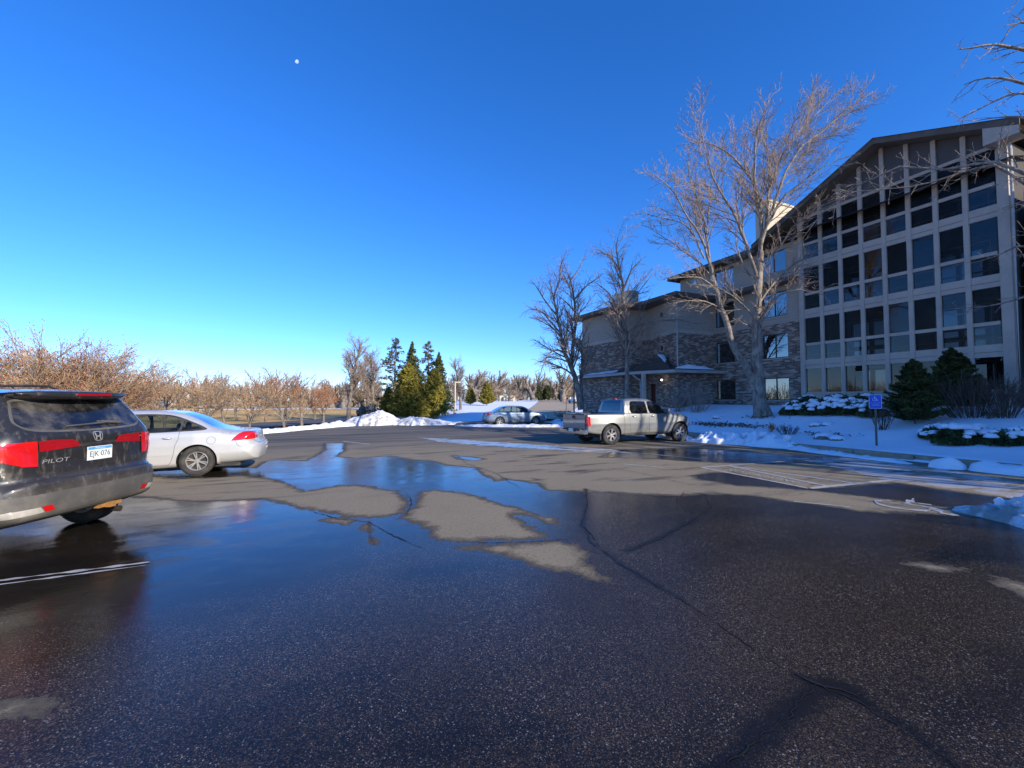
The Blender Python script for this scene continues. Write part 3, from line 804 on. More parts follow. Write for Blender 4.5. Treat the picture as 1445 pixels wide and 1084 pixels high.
def wheel(parent, x, y, z, R, width, spokes, side, rimr=0.66, rim_mat='alloy', style='split'):
    """tyre + rim (> hub) with real spokes; side = outward sign of y"""
    w = width / 2
    prof = [(R * rimr, -w * 0.8), (R * 0.80, -w), (R * 0.93, -w * 0.95), (R * 0.985, -w * 0.75), (R, -w * 0.4), (R, w * 0.4), (R * 0.985, w * 0.75), (R * 0.93, w * 0.95), (R * 0.80, w), (R * rimr, w * 0.8)]
    mb = MB().lathe(prof, 48, 'y', (x, y, z))
    for k in range(60):                                   # tread blocks
        a = 2 * math.pi * k / 60; c, s_ = math.cos(a), math.sin(a)
        for yy in (-w * 0.5, w * 0.5):
            m = Matrix.Rotation(-a, 3, 'Y')
            mb.box((R - 0.012, yy - w * 0.32, -R * 0.037), (R + 0.004, yy + w * 0.32, R * 0.037), m, (x, y, z))
    o = mb.build('tyre', M['rubber'], parent, True)
    r = R * rimr; mb = MB()
    so = side
    mb.lathe([(r * 1.0, so * w * 0.82), (r * 0.97, so * w * 0.86), (r * 0.90, so * w * 0.72), (r * 0.88, -so * w * 0.7), (r * 0.99, -so * w * 0.8)], 40, 'y', (x, y, z))
    mb.lathe([(0.001, so * w * 0.74), (r * 0.17, so * w * 0.72), (r * 0.24, so * w * 0.6), (r * 0.26, so * w * 0.2)], 20, 'y', (x, y, z))
    for k in range(spokes):
        a0 = 2 * math.pi * k / spokes + 0.3
        for da in ((-0.13, 0.13) if style == 'split' else (0,)):
            a = a0 + da; aa = a0 + da * 0.4
            hw0 = r * (0.065 if style == 'split' else 0.13); hw1 = r * (0.05 if style == 'split' else 0.17)
            def pt(rad, ang, off, yy):
                return (x + rad * math.cos(ang) - off * math.sin(ang), y + yy, z + rad * math.sin(ang) + off * math.cos(ang))
            yo0, yo1 = so * w * 0.70, so * w * 0.78; yi = so * w * 0.35
            vs = [pt(r * .16, aa, -hw0, yo0), pt(r * .16, aa, hw0, yo0), pt(r * .92, a, hw1, yo1), pt(r * .92, a, -hw1, yo1),
                  pt(r * .16, aa, -hw0, yi), pt(r * .16, aa, hw0, yi), pt(r * .92, a, hw1, yi), pt(r * .92, a, -hw1, yi)]
            mb.add(vs, [(0, 1, 2, 3), (4, 7, 6, 5), (0, 4, 5, 1), (1, 5, 6, 2), (2, 6, 7, 3), (3, 7, 4, 0)])
    rim = mb.build('rim', M[rim_mat], parent, False)
    mb = MB().lathe([(0.001, 0.0), (r * 0.87, 0.0)], 28, 'y', (x, y + so * w * 0.15, z))
    mb.build('brake', M['dark_metal'], parent, False)
    return o

def arc_poly(cx, cz, r, a0=-10, a1=190, n=26, bottom=0.05):
    pts = [(cx + r * math.cos(RAD(a)), cz + r * math.sin(RAD(a))) for a in np.linspace(a0, a1, n)]
    return pts + [(pts[-1][0], bottom), (pts[0][0], bottom)]
def grow(poly, d):
    c = Vector((sum(p[0] for p in poly) / len(poly), sum(p[1] for p in poly) / len(poly))); n = len(poly); out = []
    area = sum(poly[i][0] * poly[(i + 1) % n][1] - poly[(i + 1) % n][0] * poly[i][1] for i in range(n)); sg = 1 if area > 0 else -1
    for i in range(n):
        p0, p1, p2 = Vector(poly[i - 1]), Vector(poly[i]), Vector(poly[(i + 1) % n])
        e0 = (p1 - p0).normalized(); e1 = (p2 - p1).normalized()
        nn = Vector((e0.y + e1.y, -(e0.x + e1.x))) * sg
        nn = nn.normalized() if nn.length > 1e-6 else Vector((0, 0))
        out.append(tuple(p1 + nn * d))
    return out
def rounded(poly, n=3): return catmull(poly, n)
def liner(parent, x, z, R, y0, y1):
    mb = MB(); n = 18; vs = []
    for k in range(n + 1):
        a = RAD(-15) + RAD(210) * k / n
        vs += [(x + R * math.cos(a), y0, z + R * math.sin(a)), (x + R * math.cos(a), y1, z + R * math.sin(a))]
    mb.add(vs, [(2 * k, 2 * k + 2, 2 * k + 3, 2 * k + 1) for k in range(n)])
    mb.add([(x, y1, z)] + [vs[2 * k + 1] for k in range(n + 1)], [(0, k + 1, k + 2) for k in range(n)])
    return mb.build('wheel_well', M['black_plastic'], parent)
def seats(parent, rows, mat='seat', zb=0.45, zt=1.05):
    for (x, y) in rows:
        mb = MB()
        mb.box((x - 0.05, y - 0.24, zb), (x + 0.5, y + 0.24, zb + 0.15))
        r = Matrix.Rotation(RAD(-14), 3, 'Y')
        mb.box((-0.07, -0.23, 0), (0.07, 0.23, zt - zb), r, (x, y, zb))
        mb.build('car_seat', M[mat], parent)
        hb = bmesh.new(); bmesh.ops.create_icosphere(hb, subdivisions=2, radius=1)
        for v in hb.verts: v.co = Vector((x - 0.16 + v.co.x * 0.06, y + v.co.y * 0.135, zt + 0.10 + v.co.z * 0.11))
        me = bpy.data.meshes.new('headrest'); hb.to_mesh(me); hb.free(); link('headrest', me, M[mat], parent, True)

def build_split(mb, name, mat, parent):
    mk = mb.marks + [(len(mb.v), len(mb.f))]
    for (v0, f0), (v1, f1) in zip(mk, mk[1:]):
        if f1 > f0:
            m = MB(); m.add(mb.v[v0:v1], [tuple(k - v0 for k in f) for f in mb.f[f0:f1]]); m.build(name, mat, parent)
def taper(x, pts):
    return np.interp(x, [p[0] for p in pts], [p[1] for p in pts])

# ---------------------------------------------------------------- black SUV seen from the back
def make_suv():
    root = thing('suv', 'dusty black SUV with red tail lights parked at the left edge', 'SUV')
    prof = [(0.30, .36), (0.06, .43), (0.00, .58), (0.0, .70), (0.02, .785), (0.085, .83), (0.10, .97), (0.11, 1.12), (0.125, 1.22), (0.165, 1.30), (0.27, 1.42), (0.38, 1.56), (0.45, 1.63), (0.47, 1.665),
            (0.60, 1.69), (1.0, 1.74), (1.8, 1.765), (2.6, 1.74), (3.05, 1.66), (3.5, 1.38), (3.9, 1.16), (4.5, 1.04), (4.85, .92), (4.93, .7), (4.9, .4), (4.6, .26), (3.0, .24), (1.6, .24), (0.7, .28)]
    def wid(x, z):
        w = np.interp(z, [0.2, .45, .6, .76, .82, .95, 1.16, 1.28, 1.5, 1.7, 1.8], [.93, .985, 1.0, .995, .965, .985, .965, .92, .82, .735, .70])
        return w * np.interp(x, [-.2, 0.3, 1.0, 3.6, 4.9], [.955, .985, 1.0, 1.0, .94])
    def rad(x, z):
        rr = np.interp(z, [.3, .6, .9, 1.2, 1.5, 1.75], [.24, .34, .30, .22, .14, .10])
        return np.where(x < 0.9, rr, np.interp(x, [.9, 1.4, 4.2, 4.9], [.14, .10, .10, .3]))
    def plan(x, y):
        k = np.interp(x, [0, .5, 4.2, 4.9], [-0.125, -0.07, 0, .25])
        return x + k * np.minimum(1.2, (np.abs(y) / 0.95)) ** 2.2
    b = CarBody(prof, wid, rad, plan, (4.94, 2.0, 1.78), 0.025, 4)
    # tailgate glass
    gl = rounded([(-.60, 1.32), (-.30, 1.30), (0, 1.295), (.30, 1.30), (.60, 1.32), (.70, 1.375), (.70, 1.44), (.65, 1.56), (.60, 1.605), (.3, 1.62), (0, 1.625), (-.3, 1.62), (-.60, 1.605), (-.65, 1.56), (-.70, 1.44), (-.70, 1.375)], 3)
    f = b.cut(grow(gl, 0.022), 'x', -1, lambda m: m.x < 0.9); g2 = b.cut(gl, 'x', -1, lambda m: m.x < 0.9)
    ring = [q for q in b.cut(grow(gl, 0.022), 'x', -1, lambda m: m.x < 0.9) if q not in set(g2)]
    b.take([q for q in g2 if q.is_valid], 'rear_window', M['privacy'], root, 0.004)
    b.take([q for q in ring if q.is_valid], 'window_trim', M['grey_plastic'], root, 0.001)
    # tail lights: corner lamp and the lamp on the tailgate, either side
    for s in (1, -1):
        lamp = [(s * .625, 1.20), (s * .80, 1.195), (s * 1.02, 1.18), (s * 1.02, 1.10), (s * .93, 1.05), (s * .80, .985), (s * .74, .955), (s * .625, .945)]
        b.take(b.cut(lamp, 'x', -1, lambda m: m.x < 0.75), 'tail_light', M['red_lens'], root, -0.012)
        side = [(0.10, 1.19), (.30, 1.185), (.58, 1.18), (.40, 1.12), (.20, 1.06), (.10, 1.03)]
        fs = b.cut(side, 'y', s, lambda m: m.x < 0.8 and abs(m.y) > .90)
        if fs: b.take(fs, 'tail_light', M['red_lens'], root, -0.012)
        gate = [(s * .610, 1.20), (s * .45, 1.20), (s * .28, 1.19), (s * .24, 1.165), (s * .21, 1.115), (s * .45, 1.10), (s * .610, 1.09)]
        if s == -1:    # the seen half carries the reversing lamp below
            pass
        b.take(b.cut(gate, 'x', -1, lambda m: m.x < 0.5), 'tailgate_light', M['red_lens_dark'], root, -0.008)
        rv = [(s * .83, .845), (s * .90, .86), (s * .97, .87), (s * .965, .80), (s * .92, .775), (s * .86, .78)]
    # bumper reflectors and fog lamps, then the cladding
    for s in (1, -1):
        b.take(b.cut([(s * .52, .495), (s * .60, .49), (s * .645, .548), (s * .555, .552)], 'x', -1, lambda m: m.x < .8), 'reflector', M['red_lens'], root, -.006)
        b.take(b.cut([(s * .61, .489), (s * .86, .470), (s * .92, .51), (s * .89, .535), (s * .655, .547)], 'x', -1, lambda m: m.x < .8), 'fog_light', M['clear_lens'], root, -.006)
    cl = [(-1.1, .30), (1.1, .30), (1.1, .665), (.5, .68), (-.5, .68), (-1.1, .665)]
    b.take(b.cut(cl, 'x', -1, lambda m: m.x < 0.8), 'bumper_cladding', M['grey_plastic'], root, -0.002)
    for s in (1, -1):
        cs = [(0.0, .30), (1.3, .30), (1.3, .36), (0.7, .66), (0.0, .665)]
        fs = b.cut(cs, 'y', s, lambda m: m.x < 1.4)
        if fs: b.take(fs, 'bumper_cladding', M['grey_plastic'], root, -0.002)
    wells = ((1.06, .385), (3.88, .385))
    for (wx, wz) in wells:
        for s in (1, -1):
            fs = b.cut(arc_poly(wx, wz, 0.44), 'y', s, lambda m: m.z < 1.0)
            b.take(fs, '', None, None, drop=True); liner(root, wx, wz, 0.44, s * 1.0, s * 0.60)
            wheel(root, wx, s * 0.85, wz, 0.385, 0.245, 5, s)
    for s in (1, -1):
        wp = rounded([(.66, 1.29), (2.0, 1.24), (3.30, 1.20), (3.42, 1.20), (3.0, 1.52), (2.7, 1.63), (1.6, 1.66), (.85, 1.62), (.72, 1.5)], 2)
        b.take(b.cut(wp, 'y', s, lambda m: m.z > 1.1), 'side_window', M['privacy'], root, 0.003)
    body = b.skin('body', M['car_black'], root)
    # seams, handle recess and creases
    mb = MB()
    tg = [(-.618, 1.26), (-.618, .95), (-.60, .88), (-.545, .85), (0, .835), (.545, .85), (.60, .88), (.618, .95), (.618, 1.26)]
    b.seam(mb, tg, 0.007, 'x', -1)
    b.seam(mb, [(-.618, 1.26), (-.69, 1.33)], 0.007, 'x', -1); b.seam(mb, [(.618, 1.26), (.69, 1.33)], 0.007, 'x', -1)
    build_split(mb, 'tailgate_seam', M['black_plastic'], root)
    mb = MB(); b.seam(mb, [(-.46, 1.12), (-.1, 1.135), (.23, 1.12)], 0.028, 'x', -1, 0.003); mb.build('handle_recess', M['black_plastic'], root)
    mb = MB(); b.seam(mb, [(-.96, .795), (0, .80), (.96, .795)], 0.006, 'x', -1); mb.build('bumper_seam', M['black_plastic'], root)
    # spoiler
    mb = MB(); n = 24; vs = []
    for i in range(n + 1):
        y = -0.66 + 1.32 * i / n; e = 1 - (abs(y) / 0.66) ** 6; xx = 0.30 + 0.10 * (abs(y) / 0.66) ** 2.5
        h = 0.045 * e + 0.008
        xx -= .04; h *= 1.25
        vs += [(xx, y, 1.705 - 0.02 * (1 - e)), (xx + 0.01, y, 1.705 - h), (xx + 0.28, y, 1.62), (xx + 0.40, y, 1.745 - 0.05 * (abs(y) / .66) ** 3)]
    fs = []
    for i in range(n):
        for k in range(4): a, c = i * 4 + k, i * 4 + (k + 1) % 4; fs.append((a, c, c + 4, a + 4))
    mb.add(vs, fs + [(3, 2, 1, 0), (n * 4, n * 4 + 1, n * 4 + 2, n * 4 + 3)]); mb.build('spoiler', M['car_black'], root, True)
    MB().box((0.252, -.30, 1.668), (0.275, .12, 1.694)).build('brake_light', M['red_lens_dark'], root)
    # wiper
    mb = MB().tube([b.hit(-.32 + 0.09 * k, 1.365 - 0.004 * k, 'x', -1)[0] + Vector((-.025, 0, 0)) for k in range(8)], 0.009, 6)
    mb.tube([b.hit(-.36, 1.35, 'x', -1)[0] + Vector((-.03, 0, 0)), b.hit(-.05, 1.365, 'x', -1)[0] + Vector((-.04, 0, 0.01))], [0.018, .008], 6)
    mb.build('wiper', M['grey_plastic'], root)
    # emblem: letter in a rounded square ring
    ez = 1.205
    def strk(mb, pl, w, off=0.008): b.seam(mb, pl, w, 'x', -1, off, 0.01)
    mb = MB(); sq = catmull([(-.052, ez + .042), (0, ez + .050), (.052, ez + .042), (.050, ez - .01), (.038, ez - .043), (0, ez - .050), (-.038, ez - .043), (-.050, ez - .01)], 4)
    strk(mb, sq + [sq[0]], .008)
    strk(mb, [(-.033, ez + .040), (-.022, ez), (-.026, ez - .040)], .016); strk(mb, [(.033, ez + .040), (.022, ez), (.026, ez - .040)], .016)
    strk(mb, [(-.022, ez - .002), (.022, ez - .002)], .014); mb.build('emblem', M['badge'], root)
    # name badge (near side): text laid on the tailgate
    me = textmesh('PILOT', 0.060)
    for v in me.vertices: v.co.x = v.co.x * 1.6 + v.co.y * 0.28
    b.drape_mesh(me, 0.46, 0.985, 'x', -1, 0.006, flip=True); link('name_badge', me, M['badge'], root)
    # licence plate
    pc = b.hit(0.0, 1.02, 'x', -1)[0]; px_ = pc.x - 0.016; pz = 1.018
    pl = MB().box((px_ - .003, -.152, pz - .076), (px_ + .003, .152, pz + .076)).build('license_plate', M['plate'], root)
    MB().box((px_ - .0045, -.145, pz + .040), (px_ - .0032, .145, pz + .070)).build('plate_band', M['plate_blue'], pl)
    def ptext(s, size, z, mat, nm, off=.005, sx=1.0):
        me = textmesh(s, size)
        for v in me.vertices: v.co = Vector((px_ - off, -v.co.x * sx, z + v.co.y))
        link(nm, me, M[mat], pl)
    ptext('EJK\u00b7076', .088, pz - .012, 'ink', 'plate_number', .0042, .92); ptext('Minnesota', .03, pz + .055, 'plate', 'plate_lettering', .0056)
    # reflectors, lamps on the right corner, hitch, exhaust
    for s in (1, -1):
        r = [(s * .52, .505), (s * .60, .50), (s * .63, .555), (s * .55, .56)]
        if s < 0: mb = MB(); b.seam(mb, [(s * .86, 1.085), (s * .865, .90)], .08, 'x', -1, .014, .02); mb.build('reversing_light', M['clear_lens'], root)
    mb = MB().box((0.08, -.30, .375), (.14, .0, .415)); mb.box((0.02, -.16, .37), (.2, -.08, .43)); mb.build('tow_hitch', M['rust'], root)
    MB().tube([(0.35, -.30, .30), (0.18, -.30, .305), (.10, -.31, .30)], .035, 12).build('exhaust_pipe', M['dark_metal'], root)
    for s in (1, -1):
        MB().tube([(1.35, s * .70, 1.745), (1.5, s * .70, 1.80), (1.8, s * .70, 1.81), (2.6, s * .70, 1.80), (2.85, s * .69, 1.735)], .017, 8).build('roof_rail', M['black_plastic'], root)
    b.bm.free(); return root

def make_sedan(label, name='parked_sedan', paint='car_silver', detail=True):
    root = thing(name, label, 'car')
    prof = [(.10, .30), (.03, .38), (0.0, .52), (.015, .66), (.07, .72), (.10, .80), (.13, .93), (.20, .985), (.42, 1.00), (.66, 1.02), (.86, 1.115), (1.16, 1.29), (1.46, 1.415), (1.85, 1.475), (2.2, 1.488), (2.7, 1.475), (3.1, 1.40), (3.55, 1.17), (3.9, 1.01), (4.5, .90), (4.85, .78), (4.98, .62), (5.0, .42), (4.9, .24), (4.4, .20), (2.8, .19), (1.4, .20), (.55, .24)]
    def wid(x, z):
        w = np.interp(z, [.18, .30, .50, .70, .90, .97, 1.05, 1.25, 1.45, 1.55], [.86, .90, .925, .925, .905, .885, .83, .74, .62, .58])
        return w * np.interp(x, [-.2, .3, 1.2, 3.8, 5.0], [.90, .95, 1.0, 1.0, .90])
    def rad(x, z):
        rr = np.interp(z, [.3, .6, .95, 1.2], [.22, .30, .17, .16])
        return np.where(x < .7, rr, np.interp(x, [.7, 1.1, 4.2, 5.0], [.12, .11, .12, .35]))
    def plan(x, y):
        k = np.interp(x, [0, .6, 4.2, 5.0], [-.13, -.06, 0, .32]); return x + k * np.minimum(1.2, np.abs(y) / .9) ** 2.2
    b = CarBody([(x - (.17 if x < .8 else 0), z) for x, z in prof] if detail else prof, wid, rad, plan, (5.0, 1.86, 1.5), 0.025 if detail else 0.04, 4)
    R = .335; wells = ((1.12, .335), (3.94, .335))
    for s in (1, -1):
        for (wx, wz) in wells:
            b.take(b.cut(arc_poly(wx, wz, R + .05), 'y', s, lambda m: m.z < .9), '', None, None, drop=True)
            liner(root, wx, wz, R + .05, s * .88, s * .52); wheel(root, wx, s * .795, wz, R, .225, 6, s, .64)
        trim = rounded([(.98, 1.045), (1.30, 1.02), (2.4, .985), (3.60, .975), (3.62, 1.0), (3.2, 1.24), (2.9, 1.365), (2.5, 1.405), (1.95, 1.41), (1.60, 1.37), (1.28, 1.245), (1.0, 1.10)], 3)
        tr = b.cut(trim, 'y', s, lambda m: m.z > .9)
        w1 = rounded([(1.06, 1.075), (1.24, 1.055), (1.42, 1.045), (1.43, 1.065), (1.42, 1.27), (1.39, 1.285), (1.26, 1.21), (1.10, 1.105)], 2)
        w2 = rounded([(1.50, 1.04), (2.1, 1.02), (2.40, 1.015), (2.42, 1.04), (2.40, 1.34), (2.36, 1.37), (1.95, 1.375), (1.70, 1.355), (1.52, 1.31), (1.49, 1.27)], 2)
        w3 = rounded([(2.52, 1.01), (3.1, 1.0), (3.46, .995), (3.47, 1.02), (3.15, 1.21), (2.9, 1.32), (2.56, 1.365), (2.51, 1.34)], 2)
        for w in (w1, w2, w3):
            fs = b.cut(w, 'y', s, lambda m: m.z > .9)
            b.take(fs, 'side_window', M['auto_glass'], root, .003)
        tr = b.cut(trim, 'y', s, lambda m: m.z > .9)
        b.take(tr, 'window_trim', M['black_plastic'], root, .001)
        tl = [(.02, .80), (.16, .79), (.47, .775), (.42, .85), (.32, .935), (.24, .975), (.02, .98)]
        fs = b.cut(tl, 'y', s, lambda m: m.x < .6)
        if fs: b.take(fs, 'tail_light', M['red_lens'], root, -.006)
    tl2 = None
    for s in (1, -1):
        fs = b.cut([(s * .95, .79), (s * .95, .98), (s * .60, .965), (s * .52, .93), (s * .54, .82)], 'x', -1, lambda m: m.x < .5)
        if fs: b.take(fs, 'tail_light', M['red_lens'], root, -.006)
    rw = rounded([(.76, -.60), (1.38, -.54), (1.45, -.45), (1.47, 0), (1.45, .45), (1.38, .54), (.76, .60), (.70, .5), (.68, 0), (.70, -.5)], 2)
    # rear and front glass, seen from above
    def topcut(poly, name, mat):
        keep = []
        fs = [f for f in b.bm.faces if f.normal.z > .25 and f.calc_center_median().z > .98 and min(p[0] for p in poly) - .05 < f.calc_center_median().x < max(p[0] for p in poly) + .05]
        n = len(poly)
        for i in range(n):
            p, q = poly[i], poly[(i + 1) % n]; dx, dy = q[0] - p[0], q[1] - p[1]
            bl = (min(p[0], q[0]) - .002, min(p[1], q[1]) - .002); bh = (max(p[0], q[0]) + .002, max(p[1], q[1]) + .002); cand = []
            for fc in fs:
                us = [v.co.x for v in fc.verts]; ws = [v.co.y for v in fc.verts]
                if max(us) < bl[0] or min(us) > bh[0] or max(ws) < bl[1] or min(ws) > bh[1]: continue
                cand.append(fc)
            if not cand: continue
            geom = set(cand)
            for fc in cand: geom.update(fc.edges); geom.update(fc.verts)
            cs = set(cand)
            r = bmesh.ops.bisect_plane(b.bm, geom=list(geom), dist=1e-5, plane_co=(p[0], p[1], 0), plane_no=(dy, -dx, 0))
            fs = [fc for fc in fs if fc.is_valid and fc not in cs] + [g for g in r['geom'] if isinstance(g, bmesh.types.BMFace) and g.is_valid]
        out = []
        for fc in set(fs):
            m = fc.calc_center_median(); ins = False
            for i in range(n):
                a, c = poly[i], poly[(i + 1) % n]
                if (a[1] > m.y) != (c[1] > m.y) and m.x < (c[0] - a[0]) * (m.y - a[1]) / (c[1] - a[1]) + a[0]: ins = not ins
            if ins: out.append(fc)
        b.take(out, name, mat, root, .003)
    topcut(rw, 'rear_window', M['rear_glass'])
    topcut(rounded([(2.98, -.56), (3.62, -.70), (3.70, -.5), (3.74, 0), (3.70, .5), (3.62, .70), (2.98, .56), (2.92, .4), (2.90, 0), (2.92, -.4)], 2), 'windshield', M['auto_glass'])
    b.skin('body', M[paint], root)
    mb = MB()
    for s in (1, -1):
        b.seam(mb, [(1.46, 1.03), (1.47, .86), (1.53, .70), (1.55, .52), (1.60, .33), (1.66, .27), (2.44, .26), (2.47, .6), (2.47, 1.0)], .007, 'y', s)
        b.seam(mb, [(2.47, .6), (2.47, .262), (3.45, .26), (3.52, .5), (3.50, .95)], .007, 'y', s)
        b.seam(mb, [(.40, .845), (.36, .70), (.30, .64), (.10, .62)], .006, 'y', s)
        c = [(.86 + .085 * math.cos(a), .80 + .085 * math.sin(a)) for a in np.linspace(0, 2 * math.pi, 20)]
        b.seam(mb, c, .006, 'y', s, step=.02)
    b.seam(mb, [(-.75, .78), (-.6, .70), (.6, .70), (.75, .78)], .007, 'x', -1)
    build_split(mb, 'panel_seam', M['black_plastic'], root)
    for s in (1, -1):
        for hx in (1.58, 2.62):
            p = [b.hit(hx + k * .06, .875, 'y', s)[0] for k in range(4)]
            p = [q + Vector((0, s * (.03 if 0 < i < 3 else .0), 0)) for i, q in enumerate(p)]
            MB().tube(p, [.012, .017, .017, .012], 8).build('door_handle', M[paint], root, True)
        mb = MB(); b.seam(mb, [(1.62, .50), (2.43, .50)], .02, 'y', s, .006); b.seam(mb, [(2.51, .50), (3.44, .50)], .02, 'y', s, .006); build_split(mb, 'side_moulding', M[paint], root)
        mb = MB(); h, _ = b.hit(3.36, 1.0, 'y', s)
        mb.box((3.26, h.y - .02 if s > 0 else h.y - .2, .99), (3.44, h.y + .2 if s > 0 else h.y + .02, 1.13)); mb.build('wing_mirror', M[paint], root)
        mb = MB(); b.seam(mb, [(4.55, .70), (4.85, .66)], .13, 'y', s, .004); mb.build('headlight', M['clear_lens'], root)
    me_ = b.hit(0, .60, 'x', -1)[0]
    mb = MB(); b.seam(mb, [(-.16, .58), (.16, .58)], .14, 'x', -1, .005); mb.build('license_plate', M['plate'], root)
    MB().tube([(.02, -.52, .26), (.30, -.52, .28)], .035, 12).build('exhaust_pipe', M['dark_metal'], root)
    MB().box((.3, -.7, .17), (4.6, .7, .25)).build('underbody', M['black_plastic'], root)
    if detail:
        seats(root, [(1.75, .36), (1.75, -.36), (2.75, .36), (2.75, -.36)], 'seat', .42, .98)
        MB().box((1.0, -.72, .5), (3.7, .72, .52)).build('cabin_floor', M['seat_grey'], root)
        MB().box((1.0, -.66, .96), (1.5, .66, .99)).build('parcel_shelf', M['seat_grey'], root)
    b.bm.free(); return root

def make_pickup():
    root = thing('pickup_truck', 'pewter grey crew cab pickup truck with nose to the snowy lawn', 'pickup truck')
    prof = [(.16, .50), (.13, .56), (.13, 1.10), (.15, 1.185), (.5, 1.20), (1.70, 1.20), (1.83, 1.19), (1.86, 1.30), (1.93, 1.60), (2.02, 1.74), (2.3, 1.785), (3.0, 1.785), (3.35, 1.73), (3.75, 1.50), (4.12, 1.25), (4.35, 1.19), (4.9, 1.14), (5.35, 1.05), (5.47, .95), (5.50, .70), (5.47, .42), (5.3, .34), (4.0, .36), (2.0, .36), (.8, .40)]
    def wid(x, z):
        w = np.interp(z, [.3, .42, .60, .80, 1.05, 1.16, 1.21, 1.5, 1.75, 1.85], [.86, .90, .925, .935, .915, .90, .875, .80, .70, .66])
        fl = 0.035 * np.exp(-((x - 1.27) / .55) ** 2) + 0.035 * np.exp(-((x - 4.75) / .55) ** 2)
        w = w + fl * np.clip((1.12 - z) / .3, 0, 1)
        return w * np.interp(x, [-.2, .3, 1.2, 4.7, 5.5], [.965, .98, 1.0, 1.0, .93])
    def rad(x, z):
        return np.where(x < .8, .06, np.interp(x, [.8, 1.8, 2.2, 4.4, 5.5], [.06, .07, .10, .12, .28]))
    def plan(x, y):
        k = np.interp(x, [0, .6, 4.6, 5.5], [-.02, 0, 0, .22]); return x + k * np.minimum(1.2, np.abs(y) / .9) ** 2.2
    b = CarBody(prof, wid, rad, plan, (5.5, 1.95, 1.79), 0.03, 2)
    # open bed
    def topbox(poly):
        fs = [f for f in b.bm.faces if f.normal.z > .8 and .28 < f.calc_center_median().x < 1.74 and abs(f.calc_center_median().y) < .80 and 1.1 < f.calc_center_median().z < 1.3]
        b.take(fs, '', None, None, drop=True)
    topbox(None)
    mb = MB().box((.27, -.80, .62), (1.78, .80, .66)); mb.box((.27, -.83, .62), (1.78, -.79, 1.19)); mb.box((.27, .79, .62), (1.78, .83, 1.19)); mb.box((1.74, -.8, .62), (1.78, .8, 1.19)); mb.box((.25, -.8, .62), (.29, .8, 1.185))
    mb.build('cargo_bed', M['black_plastic'], root)
    R = .385; wells = ((1.22, .385), (4.70, .385))
    for s in (1, -1):
        for (wx, wz) in wells:
            b.take(b.cut(arc_poly(wx, wz, R + .085, -12, 192), 'y', s, lambda m: m.z < 1.05), '', None, None, drop=True)
            liner(root, wx, wz, R + .085, s * .90, s * .50); wheel(root, wx, s * .82, wz, R, .25, 6, s, .62)
        w2 = rounded([(2.22, 1.21), (2.9, 1.20), (3.02, 1.20), (3.02, 1.24), (2.98, 1.62), (2.92, 1.66), (2.4, 1.67), (2.26, 1.64), (2.20, 1.5)], 2)
        w3 = rounded([(3.14, 1.20), (3.7, 1.19), (4.04, 1.185), (4.06, 1.21), (3.75, 1.42), (3.45, 1.60), (3.28, 1.655), (3.15, 1.66), (3.10, 1.62)], 2)
        for w in (w2, w3): 
            g = b.cut(w, 'y', s, lambda m: m.z > 1.1)
            b.take(g, 'side_window', M['auto_glass'], root, .004)
            g = b.cut(grow(w, .02), 'y', s, lambda m: m.z > 1.1)
            b.take(g, 'window_trim', M['black_plastic'], root, .001)
    rw = rounded([(-.60, 1.26), (0, 1.25), (.60, 1.26), (.63, 1.30), (.56, 1.66), (.50, 1.69), (0, 1.70), (-.50, 1.69), (-.56, 1.66), (-.63, 1.30)], 2)
    g = b.cut(rw, 'x', -1, lambda m: 1.7 < m.x < 2.3); b.take(g, 'rear_window', M['rear_glass'], root, .004)
    for s in (1, -1):
        tl = [(s * .79, .74), (s * .79, 1.10), (s * .98, 1.10), (s * .98, .74)]
        g = b.cut(tl, 'x', -1, lambda m: m.x < .45)
        if g: b.take(g, 'tail_light', M['red_lens'], root, -.012)
        g = b.cut([(.0, .74), (.0, 1.10), (.25, 1.10), (.27, 1.06), (.27, .78), (.25, .74)], 'y', s, lambda m: m.x < .5)
        if g: b.take(g, 'tail_light', M['red_lens'], root, -.012)
    ws = [f for f in b.bm.faces if 3.42 < f.calc_center_median().x < 4.10 and f.normal.z > .3 and abs(f.calc_center_median().y) < .72 - .0 * f.calc_center_median().x and f.calc_center_median().z > 1.24]
    b.take(ws, 'windshield', M['auto_glass'], root, .004)
    b.skin('body', M['truck_paint'], root)
    mb = MB()
    for s in (1, -1):
        b.seam(mb, [(2.10, 1.66), (2.08, 1.25), (2.12, .70), (2.14, .44), (3.06, .43), (3.08, .9), (3.07, 1.66)], .009, 'y', s)
        b.seam(mb, [(3.08, .6), (3.08, .43), (4.02, .43), (4.14, .62), (4.16, 1.17)], .009, 'y', s)
        b.seam(mb, [(1.84, 1.18), (1.84, .42)], .014, 'y', s)
        b.seam(mb, [(.33, 1.18), (.33, .60)], .007, 'y', s)
    build_split(mb, 'panel_seam', M['black_plastic'], root)
    # tailgate, latch, bumper with step, badge
    tg = MB().box((.105, -.77, .62), (.135, .77, 1.19)); tg = tg.build('tailgate', M['truck_paint'], root)
    MB().box((.098, -.74, 1.15), (.12, .74, 1.192)).build('tailgate_cap', M['black_plastic'], tg)
    MB().box((.088, -.10, 1.00), (.11, .10, 1.115)).build('latch', M['black_plastic'], tg)
    MB().box((.095, .0, .82), (.108, .20, .855)).build('badge', M['badge'], tg)
    mb = MB().box((-.02, -.90, .44), (.16, -.34, .60)); mb.box((-.02, .34, .44), (.16, .90, .60)); mb.box((-.02, -.34, .44), (.16, .34, .52)); mb.build('rear_bumper', M['chrome'], root)
